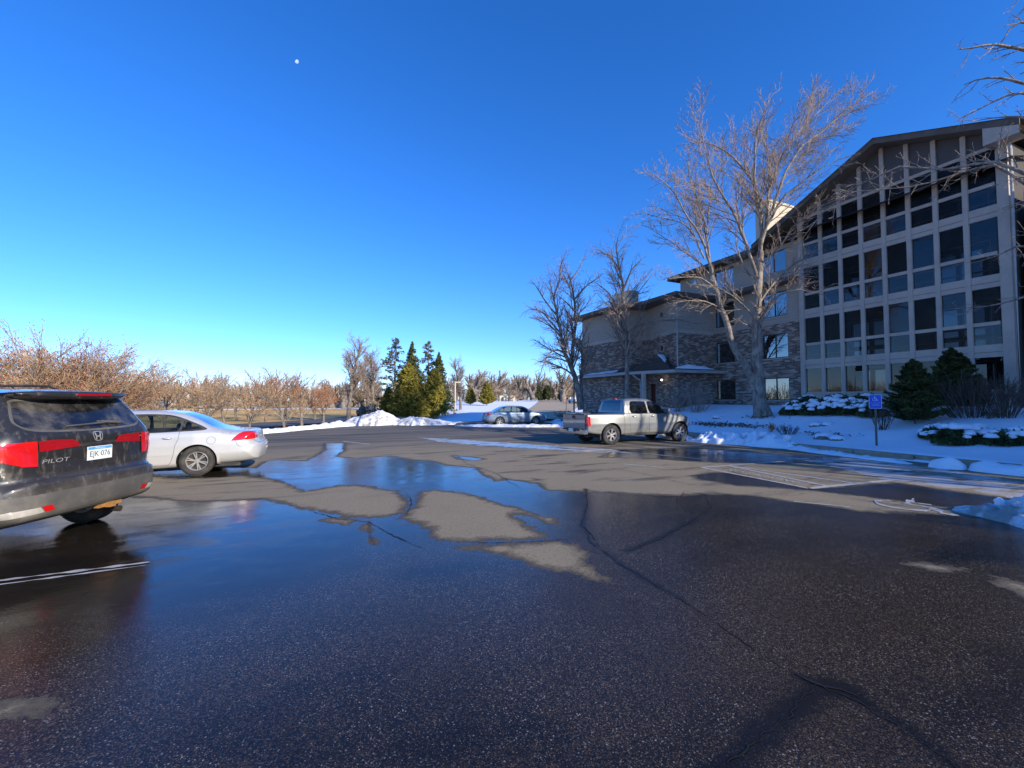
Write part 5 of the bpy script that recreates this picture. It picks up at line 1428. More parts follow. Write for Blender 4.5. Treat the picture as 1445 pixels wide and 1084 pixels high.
# snow on the canopy
def snowpatch(pts, th=.07, sub=10, nm='roof_snow'):
    """irregular slab over a planar quad p00,p10,p11,p01"""
    a, b, c, d = [Vector(p) for p in pts]; n = (b - a).cross(d - a).normalized(); n = n if n.z > 0 else -n; vs = []
    for i in range(sub + 1):
        for j in range(sub + 1):
            u, v = i / sub, j / sub; p = a.lerp(b, u).lerp(d.lerp(c, u), v)
            e = min(u, 1 - u, v, 1 - v) * 4; h = th * min(1, e) * (1 + .6 * mnoise.noise(p * 2.1)) - .012
            vs.append(p + n * h + (b - a) * .04 * mnoise.noise(p * 3.1) + (d - a) * .10 * mnoise.noise(p * 2.3))
    fs = [(i * (sub + 1) + j, (i + 1) * (sub + 1) + j, (i + 1) * (sub + 1) + j + 1, i * (sub + 1) + j + 1) for i in range(sub) for j in range(sub)]
    o = bp(MB().add(vs, fs), nm, 'snow', None, True); o['kind'] = 'stuff'
snowpatch([(21.0, 21.15, 3.80), (24.3, 20.95, 3.80), (24.3, 21.6, 4.0), (21.75, 21.6, 4.0)], .16)
snowpatch([(19.8, 30.8, 3.74), (19.8, 25.4, 3.74), (20.5, 26.0, 4.02), (20.35, 30.8, 3.92)], .06)
snowpatch([(20.87, 24.05, 4.33), (21.25, 23.2, 4.95), (22.3, 23.5, 4.98), (22.2, 24.4, 4.4)], .10)
snowpatch([(21.33, 23.2, 4.96), (21.1, 22.2, 4.3), (21.7, 22.6, 4.35), (22.2, 23.3, 4.95)], .08)
snowpatch([(22.2, 28.95, 9.45), (20.4, 28.2, 9.1), (20.9, 26.6, 9.15), (22.0, 26.6, 9.42)], .06)
# ================================================================ vegetation
def mat_bark(name, a, b, patch=0.0):
    t = NT(name); co = t.coord(); n = t.noise(t.scalev(co, 1, 1, 0.25), 9, 6, 0.65); n2 = t.noise(co, 2.2, 4)
    c = t.mix(t.step(n, .3, .7), a, b)
    if patch: c = t.mix(t.math('MULTIPLY', t.step(n2, .5, .62), patch), c, (0.50, 0.46, 0.39))
    return t.done(t.bsdf(c, 0.9, 0, t.bump(n, 0.8, 0.03), 0.2))
M['bark'] = mat_bark('bark_grey', (0.10, 0.08, 0.065), (0.27, 0.23, 0.19), .35)
M['bark_pale'] = mat_bark('bark_pale', (0.13, 0.105, 0.082), (0.34, 0.29, 0.235), .3)
M['twig'] = mat_bark('twig', (0.24, 0.175, 0.13), (0.40, 0.31, 0.25))
M['twig_tan'] = mat_bark('twig_tan', (0.34, 0.21, 0.105), (0.55, 0.37, 0.21))
M['twig_red'] = mat_bark('twig_rusty', (0.36, 0.15, 0.06), (0.55, 0.26, 0.12))
M['twig_dark'] = mat_bark('twig_dark', (0.07, 0.05, 0.04), (0.16, 0.12, 0.09))
def mat_leaf(name, a, b, c_=None):
    t = NT(name); co = t.coord(); n = t.noise(co, 1.7, 3); n2 = t.noise(co, 16, 2)
    c = t.mix(t.step(n, .32, .68), a, b)
    c = t.mix(t.math('MULTIPLY', t.step(n2, .5, .75), .5), c, c_ or b)
    k = t.bsdf(c, 0.65, 0, None, 0.25)
    return t.done(k)
M['conifer_olive'] = mat_leaf('conifer_olive', (0.13, 0.125, 0.022), (0.33, 0.28, 0.045), (0.36, 0.22, 0.05))
M['conifer_green'] = mat_leaf('conifer_green', (0.05, 0.065, 0.022), (0.13, 0.14, 0.045))
M['conifer_blue'] = mat_leaf('conifer_blue', (0.06, 0.07, 0.04), (0.15, 0.155, 0.09), (0.26, 0.16, 0.08))
M['arborvitae'] = mat_leaf('arborvitae', (0.030, 0.044, 0.016), (0.085, 0.105, 0.032))
M['berry'] = simple('berries_dark_red', (0.22, 0.02, 0.025), 0.4, var=0.4)
M['dead_leaf'] = simple('dead_leaves', (0.16, 0.09, 0.05), 0.9, var=0.6, scale=12)

def tubes(polys, sides):
    """polys: list of (pts (n,3), radii (n,)) with any n -> verts, quads"""
    V = []; F = []; base = 0; groups = {}
    for p, r in polys: groups.setdefault(len(p), []).append((p, r))
    for n, L in groups.items():
        P = np.array([p for p, r in L], dtype=np.float64); R = np.array([r for p, r in L], dtype=np.float64)
        T_ = np.gradient(P, axis=1); T_ /= np.linalg.norm(T_, axis=2, keepdims=True) + 1e-9
        up = np.where(np.abs(T_[:, :1, 2:3]) > .85, np.array([[[1., 0, 0]]]), np.array([[[0, 0, 1.]]]))
        X = np.cross(T_, np.broadcast_to(up, T_.shape)); X /= np.linalg.norm(X, axis=2, keepdims=True) + 1e-9; Yv = np.cross(X, T_)
        a = np.arange(sides) * 2 * np.pi / sides
        v = P[:, :, None, :] + R[:, :, None, None] * (X[:, :, None, :] * np.cos(a)[None, None, :, None] + Yv[:, :, None, :] * np.sin(a)[None, None, :, None])
        m = len(L); idx = np.arange(m * n * sides).reshape(m, n, sides) + base
        q = np.stack([idx[:, :-1], np.roll(idx, -1, 2)[:, :-1], np.roll(idx, -1, 2)[:, 1:], idx[:, 1:]], -1).reshape(-1, 4)
        V.append(v.reshape(-1, 3)); F.append(q); base += m * n * sides
    return np.concatenate(V), np.concatenate(F)

def resample(pts, rad, n):
    P = np.array([tuple(p) for p in pts], float); L = np.concatenate([[0], np.cumsum(np.linalg.norm(np.diff(P, axis=0), axis=1))])
    s = np.linspace(0, L[-1], n); return np.stack([np.interp(s, L, P[:, k]) for k in range(3)], 1), np.interp(s, L, np.array(rad, float)), L[-1]

def spawn(parents, rng, dens, lmul, ang, rmul, npts, rmin, up=0.0, t0=.15, wob=.12, lmin=.1, lmax=9, gravity=0.0, spread=None):
    """children along every parent branch"""
    out = []
    for p, r in parents:
        seg = np.diff(p, axis=0); sl = np.linalg.norm(seg, axis=1); L = sl.sum()
        if L < 1e-4: continue
        k = max(1, int(L * dens + rng.random())); cum = np.concatenate([[0], np.cumsum(sl)])
        for j in range(k):
            t = t0 + (1 - t0) * ((j + rng.random()) / k); t = min(t, .995); s = t * L
            i = min(np.searchsorted(cum, s) - 1, len(seg) - 1); i = max(i, 0); f = (s - cum[i]) / (sl[i] + 1e-9)
            o = p[i] + seg[i] * f; rr = r[i] + (r[i + 1] - r[i]) * f; d = seg[i] / (sl[i] + 1e-9)
            q = rng.normal(size=3); q -= d * q.dot(d); q /= np.linalg.norm(q) + 1e-9
            if spread is not None:
                q[2] *= spread; q /= np.linalg.norm(q) + 1e-9
            a = ang * rng.uniform(.65, 1.35)
            dd = d * math.cos(a) + q * math.sin(a); dd[2] += up; dd /= np.linalg.norm(dd)
            ln = min(lmax, max(lmin, lmul * L * (1.08 - .75 * t) * rng.uniform(.6, 1.25)))
            pts = [o]; cur = dd.copy(); st = ln / (npts - 1)
            for m in range(npts - 1):
                cur = cur + rng.normal(size=3) * wob; cur[2] += gravity + up * .25; cur /= np.linalg.norm(cur); pts.append(pts[-1] + cur * st)
            r0 = max(rmin, rr * rmul); out.append((np.array(pts), np.linspace(r0, max(rmin * .6, r0 * .35), npts)))
    return out

def tree_parts(root, levels, twig_mat, bark='bark', twigname='twigs', thick=1):
    """levels[0] trunks/limbs, [1] boughs, rest twigs"""
    v, f = tubes(levels[0], 10); npmesh('trunk', v, f, M[bark], root, True)
    if levels[1]:
        v, f = tubes(levels[1], 5); npmesh('branches', v, f, M[bark] if thick else M[twig_mat], root, True)
    rest = []
    for l in levels[2:]: rest += l
    if rest:
        v, f = tubes(rest, 3); o = npmesh(twigname, v, f, M[twig_mat], root, False); o['kind'] = 'stuff'

def px_limb(pts, depth, rng, base, r0, r1, dz=0.0):
    """polyline from the photograph set at the tree's own distance, bending in depth as it goes out"""
    n = len(pts); out = []
    for i, (a, b) in enumerate(pts): out.append(AT(a, b, depth + dz * (i / max(1, n - 1))) - Vector(base))
    m = max(5, n * 2 - 1); P, R, L = resample(out, np.linspace(r0, r1, n), m)
    P[1:-1] += rng.normal(size=(m - 2, 3)) * .02 * 1
    return (P, R)

# ---------------------------------------------------------------- the big twin-stemmed tree on the lawn
rng = np.random.default_rng(11)
d0 = 22.0; base = AT(1076, 584, d0); base.z = Tf(base.x, base.y) - .02; base = tuple(base)
K = (d0 / 600)
A = lambda pts, w0, w1, dz=0: px_limb(pts, d0, rng, base, w0 * K / 2 * (.9 if w0 > 10 else .74), w1 * K / 2 * (.9 if w0 > 10 else .5), dz)
trunkA = A([(1077, 587), (1073, 570), (1070, 545), (1068, 500), (1068, 450), (1070, 400), (1073, 355)], 22, 9)
trunkA[1][0] *= 1.25; trunkA[1][1] *= 1.0
stemB = A([(1072, 566), (1064, 543), (1053, 517), (1036, 496), (1024, 454), (1017, 433), (1010, 406), (1003, 380)], 12, 6)
limbs = [A([(1073, 360), (1074, 330), (1073, 294), (1064, 259), (1048, 236), (1027, 215), (1006, 204), (980, 201)], 8, 1.5, 1.5),
         A([(1066, 262), (1065, 251), (1064, 212), (1069, 180), (1080, 151), (1096, 125)], 5, 1.2, -1),
         A([(1074, 345), (1081, 320), (1085, 257), (1083, 225), (1083, 170)], 6, 1.2, 1.0),
         A([(1073, 350), (1076, 330), (1103, 280), (1132, 257), (1159, 236), (1195, 220)], 6, 1.2, -2.0),
         A([(1079, 325), (1085, 309), (1106, 246), (1132, 207), (1167, 180), (1195, 154), (1232, 129)], 5.5, 1, .5),
         A([(1083, 280), (1085, 267), (1098, 230), (1117, 199), (1132, 180), (1159, 154), (1180, 132)], 5, 1, 2.5),
         A([(1070, 395), (1061, 372), (1053, 341), (1035, 299), (1019, 275), (1006, 251), (996, 212), (985, 160)], 7, 1.2, -1.0),
         A([(1006, 390), (1000, 365), (996, 349), (977, 317), (959, 286), (943, 262), (914, 241)], 5.5, 1.1, -1.2),
         A([(1003, 385), (1001, 367), (996, 322), (983, 278), (971, 251), (972, 215)], 5.5, 1.1, .8),
         A([(997, 330), (1000, 300), (1004, 267), (1005, 236)], 3.5, 1, 1.5), A([(1008, 398), (993, 375), (967, 357), (946, 341), (910, 318)], 4, 1, 1.8),
         A([(994, 365), (985, 346), (969, 315), (933, 307), (900, 300)], 3.6, 1, 0), A([(1012, 410), (990, 392), (965, 390), (930, 396)], 3, .8, -1.5),
         A([(1068, 470), (1080, 440), (1100, 415), (1130, 408), (1165, 416)], 5, 1, -2.2), A([(1070, 430), (1095, 395), (1120, 372), (1160, 352)], 4.5, 1, 1.0),
         A([(1068, 455), (1050, 432), (1035, 418), (1010, 405), (985, 402)], 4, 1, -1.5), A([(1018, 436), (1000, 425), (970, 424), (940, 430)], 3, .8, -1.5),
         A([(1072, 375), (1100, 350), (1118, 320), (1150, 298), (1190, 285)], 4, .8, -3.0), A([(1072, 400), (1050, 380), (1040, 350), (1038, 320)], 4, 1, 2)]
L1 = spawn(limbs, rng, 3.4, .42, .62, .42, 5, .011, up=.10, t0=.18, wob=.10, lmax=3.0)
L1 += spawn([trunkA, stemB], rng, .8, .22, 1.0, .25, 5, .012, up=.05, t0=.45, lmax=2.2)
L2 = spawn(L1, rng, 5.0, .50, .60, .55, 4, .008, up=.08, t0=.12, wob=.12, lmin=.25, lmax=1.2)
L3 = spawn(L2, rng, 6.5, .6, .58, .8, 3, .0062, up=.06, t0=.12, wob=.14, lmin=.18, lmax=.6)
t = thing('shade_tree', 'tall bare twin-trunked tree on the snowy lawn in front of the brick wall', 'tree', base)
tree_parts(t, [[trunkA, stemB] + limbs, L1, L2, L3], 'twig', 'bark_pale')

# ---------------------------------------------------------------- two trees by the left end of the building
def traced(base_px, depth, limbs_px, seed, label, twmat='twig', lm=.42, d1=1.6, d2=2.6, d3=3.0, rm=.010, grav=0.0):
    rg = np.random.default_rng(seed); b = AT(base_px[0], base_px[1], depth); zz = Tf(b.x, b.y); b.z = zz - .03; bb = tuple(b); K = depth / 600
    lim = [px_limb(p, depth, rg, bb, w0 * K / 2 * .74, w1 * K / 2 * .5, dz) for p, w0, w1, dz in lim_fix(limbs_px, b, depth)]
    l1 = spawn(lim, rg, d1 * 1.7, lm, .68, .42, 5, rm * 1.0, up=.08, t0=.25, lmax=3.2, gravity=grav)
    l2 = spawn(l1, rg, d2 * 1.5, .5, .62, .55, 4, rm * .75, up=.05, lmax=1.5, gravity=grav); l3 = spawn(l2, rg, d3 * 2.0, .6, .6, .8, 3, rm * .60, up=.03, lmin=.2, lmax=.8, gravity=grav)
    t = thing('shade_tree', label, 'tree', bb); tree_parts(t, [lim, l1, l2, l3], twmat, 'bark'); return t
def lim_fix(l, b, depth): return l
traced((818, 577), 31.5, [([(820, 578), (817, 560), (812, 535), (805, 515), (797, 498), (791, 470), (786, 445), (781, 420), (775, 395)], 13, 2, -.5),
    ([(806, 518), (808, 490), (812, 455), (811, 422), (805, 395), (795, 370)], 8, 1.5, 1.0), ([(821, 578), (820, 540), (822, 500), (820, 480), (812, 478), (800, 465), (790, 450)], 8, 2, 1.5),
    ([(791, 470), (778, 455), (765, 440), (752, 435), (740, 440)], 4, 1, -1.5), ([(786, 445), (770, 425), (757, 405), (748, 395)], 4, 1, 1), ([(797, 498), (782, 492), (770, 505), (762, 530)], 4, 1, -2),
    ([(811, 422), (825, 405), (840, 395), (852, 385)], 4, 1, 0), ([(781, 420), (790, 395), (792, 370), (800, 352)], 3.5, 1, -1), ([(805, 395), (820, 375), (826, 358)], 3, .8, 1), ([(811, 440), (798, 425), (785, 415)], 3, .8, 2)],
    21, 'bare spreading tree with forked trunk just left of the building corner', grav=-.04, d1=1.9, d2=3.0)
traced((885, 578), 28.5, [([(885, 580), (885, 545), (885, 500), (884, 470), (878, 440), (879, 405), (873, 378), (870, 350), (872, 335)], 10, 2, .5),
    ([(884, 480), (876, 455), (868, 430), (861, 415), (845, 402), (832, 395)], 5, 1, -1), ([(885, 500), (892, 470), (905, 445), (912, 425)], 5, 1.2, -1), ([(878, 440), (872, 445), (860, 425), (848, 430), (835, 440)], 4, 1, -2),
    ([(879, 410), (888, 385), (900, 370), (912, 362)], 4, 1, 1), ([(873, 378), (862, 362), (850, 355), (842, 360)], 3, .8, 1), ([(885, 470), (900, 460), (925, 452), (955, 450), (985, 458)], 4, 1, -2.5), ([(876, 395), (868, 378), (862, 352)], 3, .8, -1)],
    22, 'slim bare tree rising in front of the brick wall behind the pickup truck')
traced((919, 420), 33, [([(919, 445), (919, 425), (920, 400), (922, 380), (928, 365)], 4, 1.5, 0), ([(920, 400), (910, 385), (905, 375)], 2.5, 1, .5), ([(921, 390), (932, 378), (940, 370)], 2.5, .8, .5)], 23, 'bare treetop standing up behind the lower roof') if False else None

# ---------------------------------------------------------------- generic bare trees, local coordinates, one metre scale height H
def bare_tree(name, label, H, W, seed, twig='twig_tan', bark='bark', stems=1, thick=1.0, dens=1.0, berries=False, low=.25, group=None, levels=3, upw=.12):
    rg = np.random.default_rng(seed); tr = []
    for s in range(stems):
        ang = rg.uniform(0, 6.28); lean = (.0 if stems == 1 else .35) * rg.uniform(.6, 1.2); pts = [np.array([0, 0, -.1])]
        d = np.array([math.cos(ang) * lean, math.sin(ang) * lean, 1]); n = 6
        for i in range(n): d = d + rg.normal(size=3) * .10; d[2] = abs(d[2]); d /= np.linalg.norm(d); pts.append(pts[-1] + d * H * ((.8 if name == 'tall_tree' else .62) if stems == 1 else .6) / n)
        r0 = H * .021 * thick / math.sqrt(stems) * 1.2; tr.append((np.array(pts), np.linspace(r0, r0 * .35, n + 1)))
    l0 = spawn(tr, rg, 15 / (H * .6) * dens / stems ** .5, .60 * W / H * 2.0, .85, .42, 6, .014 * thick, up=upw, t0=low, wob=.11, lmax=W * .62)
    l1 = spawn(l0, rg, 10 / (W * .5) * dens, .48, .66, .5, 4, .010 * thick, up=.06, t0=.2, lmax=W * .3)
    l2 = spawn(l1, rg, 26 / W * dens, .55, .62, .6, 3, .008 * thick, up=.05, t0=.1, lmin=.15 * H / 6, lmax=W * .16)
    l3 = spawn(l2, rg, 34 / W * dens, .7, .6, .8, 2, .007 * thick, up=.04, t0=.1, lmin=.12 * H / 6, lmax=W * .1) if levels > 3 else []
    t = thing(name, label, 'tree', (0, 0, -500), 0, group); tree_parts(t, [tr + l0, l1, l2, l3], twig, bark)
    if berries:
        ends = [p[-1] for p, r in l2 + l3]; rg.shuffle(ends); ends = ends[:2600]; oct_ = np.array([(1, 0, 0), (-1, 0, 0), (0, 1, 0), (0, -1, 0), (0, 0, 1), (0, 0, -1)]) * .022
        f0 = np.array([(0, 2, 4), (2, 1, 4), (1, 3, 4), (3, 0, 4), (2, 0, 5), (1, 2, 5), (3, 1, 5), (0, 3, 5)])
        E_ = np.array(ends); v = (E_[:, None, :] + oct_[None]).reshape(-1, 3); f = (f0[None] + 6 * np.arange(len(E_))[:, None, None]).reshape(-1, 3)
        o = npmesh('berries', v, f, M['berry'], t); o['kind'] = 'stuff'
    return t
def put(root, x, y, rz=0, s=1.0, label=None, first=False, group=None, dz=0.0, sz=None):
    sc = (s, s, s * (sz or 1))
    if first:
        root.location = (x, y, Tf(x, y) + dz); root.rotation_euler = (0, 0, rz); root.scale = sc
        if label: root['label'] = label
        if group: root['group'] = group
        return root
    return dup(root, (x, y, Tf(x, y) + dz), rz, sc, label, group)
def at(px, depth): 
    v = AT(px, 564, depth); return v.x, v.y

# crab apples with dark berries behind the parked cars
crab = bare_tree('crabapple_tree', '', 6.1, 6.6, 41, 'twig_tan', 'bark', 4, .9, 1.35, True, .12, None, 4, .16)
put(crab, *at(38, 17.5), 0, 1.0, 'wide bare crabapple with dark berries behind the black SUV roof', True)
put(crab, *at(-75, 17), 2.1, 1.0, 'crabapple branches at the left border of the photo')
put(crab, *at(138, 20.0), 4.0, .92, 'crabapple with reddish tips between the SUV roof and the open sky')
put(crab, *at(95, 24), 5.2, .95, 'crabapple set back behind the two nearer berry-laden crabapples')
# orchard-like row along the road
orch = bare_tree('small_tree', '', 4.0, 4.6, 42, 'twig_tan', 'bark', 2, 1.1, 1.0, False, .22, None, 4, .20)
rust = bare_tree('small_tree', '', 4.0, 4.4, 43, 'twig_red', 'bark', 1, 1.1, 1.1, False, .30, None, 4, .22)
row = [(orch, 233, 27, .92, 'low bare tree above the silver sedan roof, leftmost of the roadside row'), (orch, 285, 26, .88, 'bare spreading tree behind the rear window of the silver sedan'), (orch, 352, 25.5, .84, 'bare low-branching tree just behind the silver sedan trunk lid'),
       (orch, 405, 26.5, .84, 'bare tree with two leaning stems beside the rust-coloured tree'), (rust, 428, 28, .90, 'rust-coloured dense bare tree in the roadside row'), (rust, 457, 33, .88, 'small rusty-brown tree at the right end of the roadside row')]
for i, (r, px, dp, s, lb) in enumerate(row): put(r, *at(px, dp), i * 1.3, s * 1.12, lb, r['label'] == '')
far_or = [(195, 38, 1.0), (255, 42, 1.1), (318, 40, 1.0), (375, 44, 1.15), (335, 52, 1.2), (445, 50, 1.0), (402, 60, 1.5), (520, 56, 1.0), (225, 60, 1.3), (290, 66, 1.5), (160, 50, 1.3)]
for i, (px, dp, s) in enumerate(far_or):
    put(orch if i % 3 else rust, *at(px, dp), i * 2.2 + 1, s * 1.35, [
    'bare brushy tree on the field above the front half of the silver sedan', 'rust-tinged bare tree behind the silver sedan roof', 'bare tree on the field over the sedan rear window', 'rust-tinged tree behind the low forked roadside tree', 'bare field tree between sedan trunk and roadside row',
    'bare tree behind the small rusty tree ending the roadside row', 'tall-crowned tree rising behind the middle of the roadside row', 'bare tree at the foot of the tall upright tree', 'bare field tree just right of the SUV roof corner', 'rounded far field tree behind the sedan roofline', 'bare brushy tree partly hidden by the rightmost crabapple'][i], False, 'trees scattered over the field')
# tall bare trees beside the conifers
tall = bare_tree('tall_tree', '', 11.0, 4.6, 44, 'twig', 'bark', 1, .9, 1.3, False, .22, None, 4, .42)
put(tall, *at(492, 46), 0, 1.0, 'tall bare upright tree left of the conifer group', True)
put(tall, *at(530, 50), 2.0, .90, 'bushy bare tree touching the left side of the conifers')
put(tall, *at(512, 56), 1.0, .95, 'bare tree behind the tall upright one near the snow mound')
put(tall, *at(650, 66), 3.0, .88, 'round-crowned bare tree right of the conifers behind the lamp post')
# distant tree line
farA = bare_tree('bare_tree', 'bare deciduous tree in the distant tree line', 9.5, 8.5, 45, 'twig_tan', 'bark', 1, 3.0, 1.0, False, .18, 'trees of the distant tree line', 3, .2)
farB = bare_tree('bare_tree', 'bare deciduous tree in the distant tree line', 8.0, 8.5, 46, 'twig_tan', 'bark', 2, 3.0, 1.0, False, .12, 'trees of the distant tree line', 3, .16)
farC = bare_tree('bare_tree', 'bare deciduous tree in the distant tree line', 10.5, 8.0, 47, 'twig_tan', 'bark', 1, 3.0, 1.0, False, .2, 'trees of the distant tree line', 3, .28)
rg = random.Random(8); used_ = set()
spots = []
for i in range(46): spots.append((-40 + i * 12.5 + rg.uniform(-5, 5), rg.uniform(112, 165), rg.uniform(.85, 1.2)))
for i in range(40): spots.append((470 + i * 10.2 + rg.uniform(-4, 4), rg.uniform(105, 150), rg.uniform(.85, 1.22)))
for i in range(16): spots.append((690 + i * 9 + rg.uniform(-4, 4), rg.uniform(150, 215), rg.uniform(1.0, 1.45)))
for i, (px, dp, s) in enumerate(spots):
    r = (farA, farB, farC)[i % 3]; x, y = at(px, dp)
    put(r, x, y, rg.uniform(0, 6.28), s, None, r.name not in used_); used_.add(r.name)
    if i % 3 == 0 and px < 470: pass
und = [(x, rg.uniform(95, 120)) for x in range(640, 840, 13)]
for i, (px, dp) in enumerate(und):
    if 740 < px < 800: dp = 160
    put(farB, *at(px, dp), rg.uniform(0, 6.28), rg.uniform(.45, .62) * (1 if dp < 150 else 1.6), 'low bare thicket tree along the top of the snowy slope', False, 'thicket along the slope')

# ---------------------------------------------------------------- conifers
def conifer(name, label, H, R, seed, mat, dens=1.0, shape='spruce', bare=0.0, leaf=.16, trunk_r=.02):
    rg = np.random.default_rng(seed); t = thing(name, label, 'tree', (0, 0, -500))
    tr = [(np.array([[0, 0, -.2], [0, 0, H * .5], [0, 0, H]]), np.array([H * trunk_r, H * trunk_r * .6, .02]))]
    V = []; br = []; n = int(70 * dens * H / 8 * 1.6)
    for i in range(n):
        u = (i + rg.random()) / n; z = H * (.06 + .92 * u)
        if shape == 'spruce': rr = R * (1 - u) ** .85 * (rg.uniform(.75, 1.15))
        elif shape == 'open': rr = R * ((1 - u) ** .75) * rg.choice([rg.uniform(.35, .6), rg.uniform(.85, 1.25)]) + .25
        elif shape == 'egg': rr = R * (1 - u) ** .62 * rg.uniform(.75, 1.12)
        elif shape == 'pine': rr = R * (.25 + .75 * math.sin(min(1, (1 - u) * 1.35) * math.pi / 1.35) ** .8) * rg.uniform(.5, 1.1) * (.55 if u > .9 else 1)
        else: rr = R * (1 - u ** 2.2) ** .6 * rg.uniform(.85, 1.1)
        a = rg.uniform(0, 6.28); dz = (-.18 if shape == 'spruce' else .02 if shape == 'open' else .35 if shape == 'egg' else .55)
        tip = np.array([math.cos(a) * rr, math.sin(a) * rr, z + rr * dz]); b0 = np.array([0, 0, z]); mid = (b0 + tip) / 2 + np.array([0, 0, rr * (.08 if shape == 'spruce' else -.05)])
        br.append((np.array([b0, mid, tip]), np.array([.03, .018, .006]) * H / 8))
        m = int((60 if shape != 'open' else 62) * dens * (rr / R * 1.1 + .25))
        tt = rg.uniform(bare, 1.05, m)[:, None]; base_ = b0 * (1 - tt) ** 2 + 2 * mid * tt * (1 - tt) + tip * tt ** 2
        side = np.array([-math.sin(a), math.cos(a), 0]); off = side * rg.normal(size=(m, 1)) * rr * (.16 if shape != 'open' else .09) * (1.2 - tt * .7) + np.array([0, 0, 1.]) * rg.normal(size=(m, 1)) * leaf * .5
        V.append(base_ + off)
    P = np.concatenate(V); m = len(P); s = leaf * rg.uniform(.5, 1.3, (m, 1))
    e1 = rg.normal(size=(m, 3)); e1[:, 2] *= .5; e1 /= np.linalg.norm(e1, axis=1, keepdims=True); e2 = rg.normal(size=(m, 3)); e2 -= e1 * (e1 * e2).sum(1, keepdims=True); e2 /= np.linalg.norm(e2, axis=1, keepdims=True)
    v = np.stack([P - e1 * s - e2 * s * .22, P + e1 * s * .2 - e2 * s * .3, P + e1 * s, P + e2 * s * .35], 1).reshape(-1, 3); f = np.arange(m * 4).reshape(-1, 4)
    vv, ff = tubes(tr, 8); npmesh('trunk', vv, ff, M['bark'], t, True); vv, ff = tubes(br, 3); o = npmesh('branches', vv, ff, M['bark'], t); o['kind'] = 'stuff'
    o = npmesh('foliage', v, f, M[mat], t); o['kind'] = 'stuff'; return t
c1 = conifer('spruce_tree', '', 10.0, 3.0, 61, 'conifer_blue', .8, 'open', .30, .17)
put(c1, *at(557, 55), 0, 1.06, 'tallest conifer with sparse layered boughs, left of the group', True)
c2 = conifer('spruce_tree', '', 9.0, 2.6, 62, 'conifer_green', 1.5, 'spruce', .05, .16)
put(c2, *at(581, 54), 0, 1.10, 'dense dark spruce with pointed top behind the olive conifer', True)
put(c1, *at(604, 56), 1.9, (.99), 'thin open pine with bare upper trunk between the two spruces', False, sz=1.03)
put(c2, *at(619, 55), 2.0, .93, 'narrow dark spruce at the right of the conifer group')
c3 = conifer('cedar_tree', '', 6.2, 2.2, 63, 'conifer_olive', 2.6, 'egg', .15, .15)
put(c3, *at(576, 48), 0, 1.0, 'large yellow-olive conifer in front of the spruces', True, sz=1.05)
put(c3, *at(612, 48), 2.4, .82, 'smaller yellow-olive conifer right of the large olive one', sz=1.12)
put(c3, *at(548, 50), 1.0, .62, 'low olive conifer at the left foot of the group')
put(c3, *at(595, 47), 3.0, .45, 'short olive conifer filling the gap between the two olive ones')
put(c3, *at(687, 85), 1.0, .80, 'broad pointed conifer on the slope above the pale blue car')
put(c3, *at(664, 88), 2.0, .60, 'dim conifer beside the broad one on the slope')
c4 = conifer('arborvitae_tree', '', 4.2, .95, 64, 'conifer_green', 1.5, 'cone', .0, .13)
for i, (px, dp, s) in enumerate(((761, 125, 1.15), (768, 126, 1.3), (774, 124, 1.1), (790, 128, .85), (795, 130, .7))):
    put(c4, *at(px, dp), i, s, ['dark evergreen column left of the driveway top', 'tallest evergreen column by the driveway top', 'sunlit evergreen column by the driveway top', 'narrow evergreen right of the driveway clump', 'smallest evergreen right of the driveway clump'][i], i == 0)
# arborvitae by the porch
a5 = conifer('arborvitae', '', 2.9, 1.0, 65, 'arborvitae', 4.2, 'egg', .2, .06, .015)
def G2(px, py, x): 
    d = ray(px, py); t = x / d.x; return d.x * t, d.y * t
x, y = G2(1291, 590, 20.5); put(a5, x, y, 0, 1.0, 'cone-shaped dark evergreen shrub right of the blue sign', True, sz=.86)
x, y = G2(1345, 580, 23.4); put(a5, x, y, 1.5, 1.0, 'taller dark evergreen with split top against the porch posts', sz=.88)
x, y = G2(1362, 580, 23.7); put(a5, x, y, 2.5, .75, 'second tip of dark evergreen against the porch posts')

# ---------------------------------------------------------------- shrubs
def twig_shrub(name, label, H, W, seed, n, mat, loc, rmin=.006):
    rg = np.random.default_rng(seed); st = []
    for i in range(n):
        a = rg.uniform(0, 6.28); r = W * .5 * rg.uniform(0, 1) ** .6; b = np.array([math.cos(a) * r * .35, math.sin(a) * r * .35, 0]); tip = np.array([math.cos(a) * r, math.sin(a) * r, H * rg.uniform(.75, 1.05) * (1 - .3 * (r / W * 2) ** 2)])
        st.append((np.array([b, b * .5 + tip * .5 + rg.normal(size=3) * .04, tip]), np.array([.012, .008, .005])))
    l1 = spawn(st, rg, 5 / H, .4, .5, .7, 3, rmin, up=.2, t0=.3); l2 = spawn(l1, rg, 8 / H, .5, .5, .8, 2, rmin * .8, up=.2)
    t = thing(name, label, 'shrub', loc); v, f = tubes(st, 4); o = npmesh('stems', v, f, M[mat], t); o['kind'] = 'stuff'; v, f = tubes(l1 + l2, 3); o = npmesh('twigs', v, f, M[mat], t); o['kind'] = 'stuff'; return t
def tl(x, y, dz=0): return (x, y, Tf(x, y) + dz)
x, y = G2(985, 575, 21.2); twig_shrub('bare_shrub', 'brown bare twiggy bush by the wall behind the pickup truck hood', 1.9, 2.6, 71, 60, 'twig', tl(x, y))
x, y = G2(957, 575, 21.0); twig_shrub('bare_shrub', 'bare twiggy bush just left of the broad brown bush', 1.7, 1.8, 72, 40, 'twig', tl(x, y))
x, y = G2(1372, 585, 21.8); twig_shrub('bare_shrub', 'wide bare brown hedge in front of the porch posts', 1.7, 3.4, 73, 90, 'twig_dark', tl(x, y))
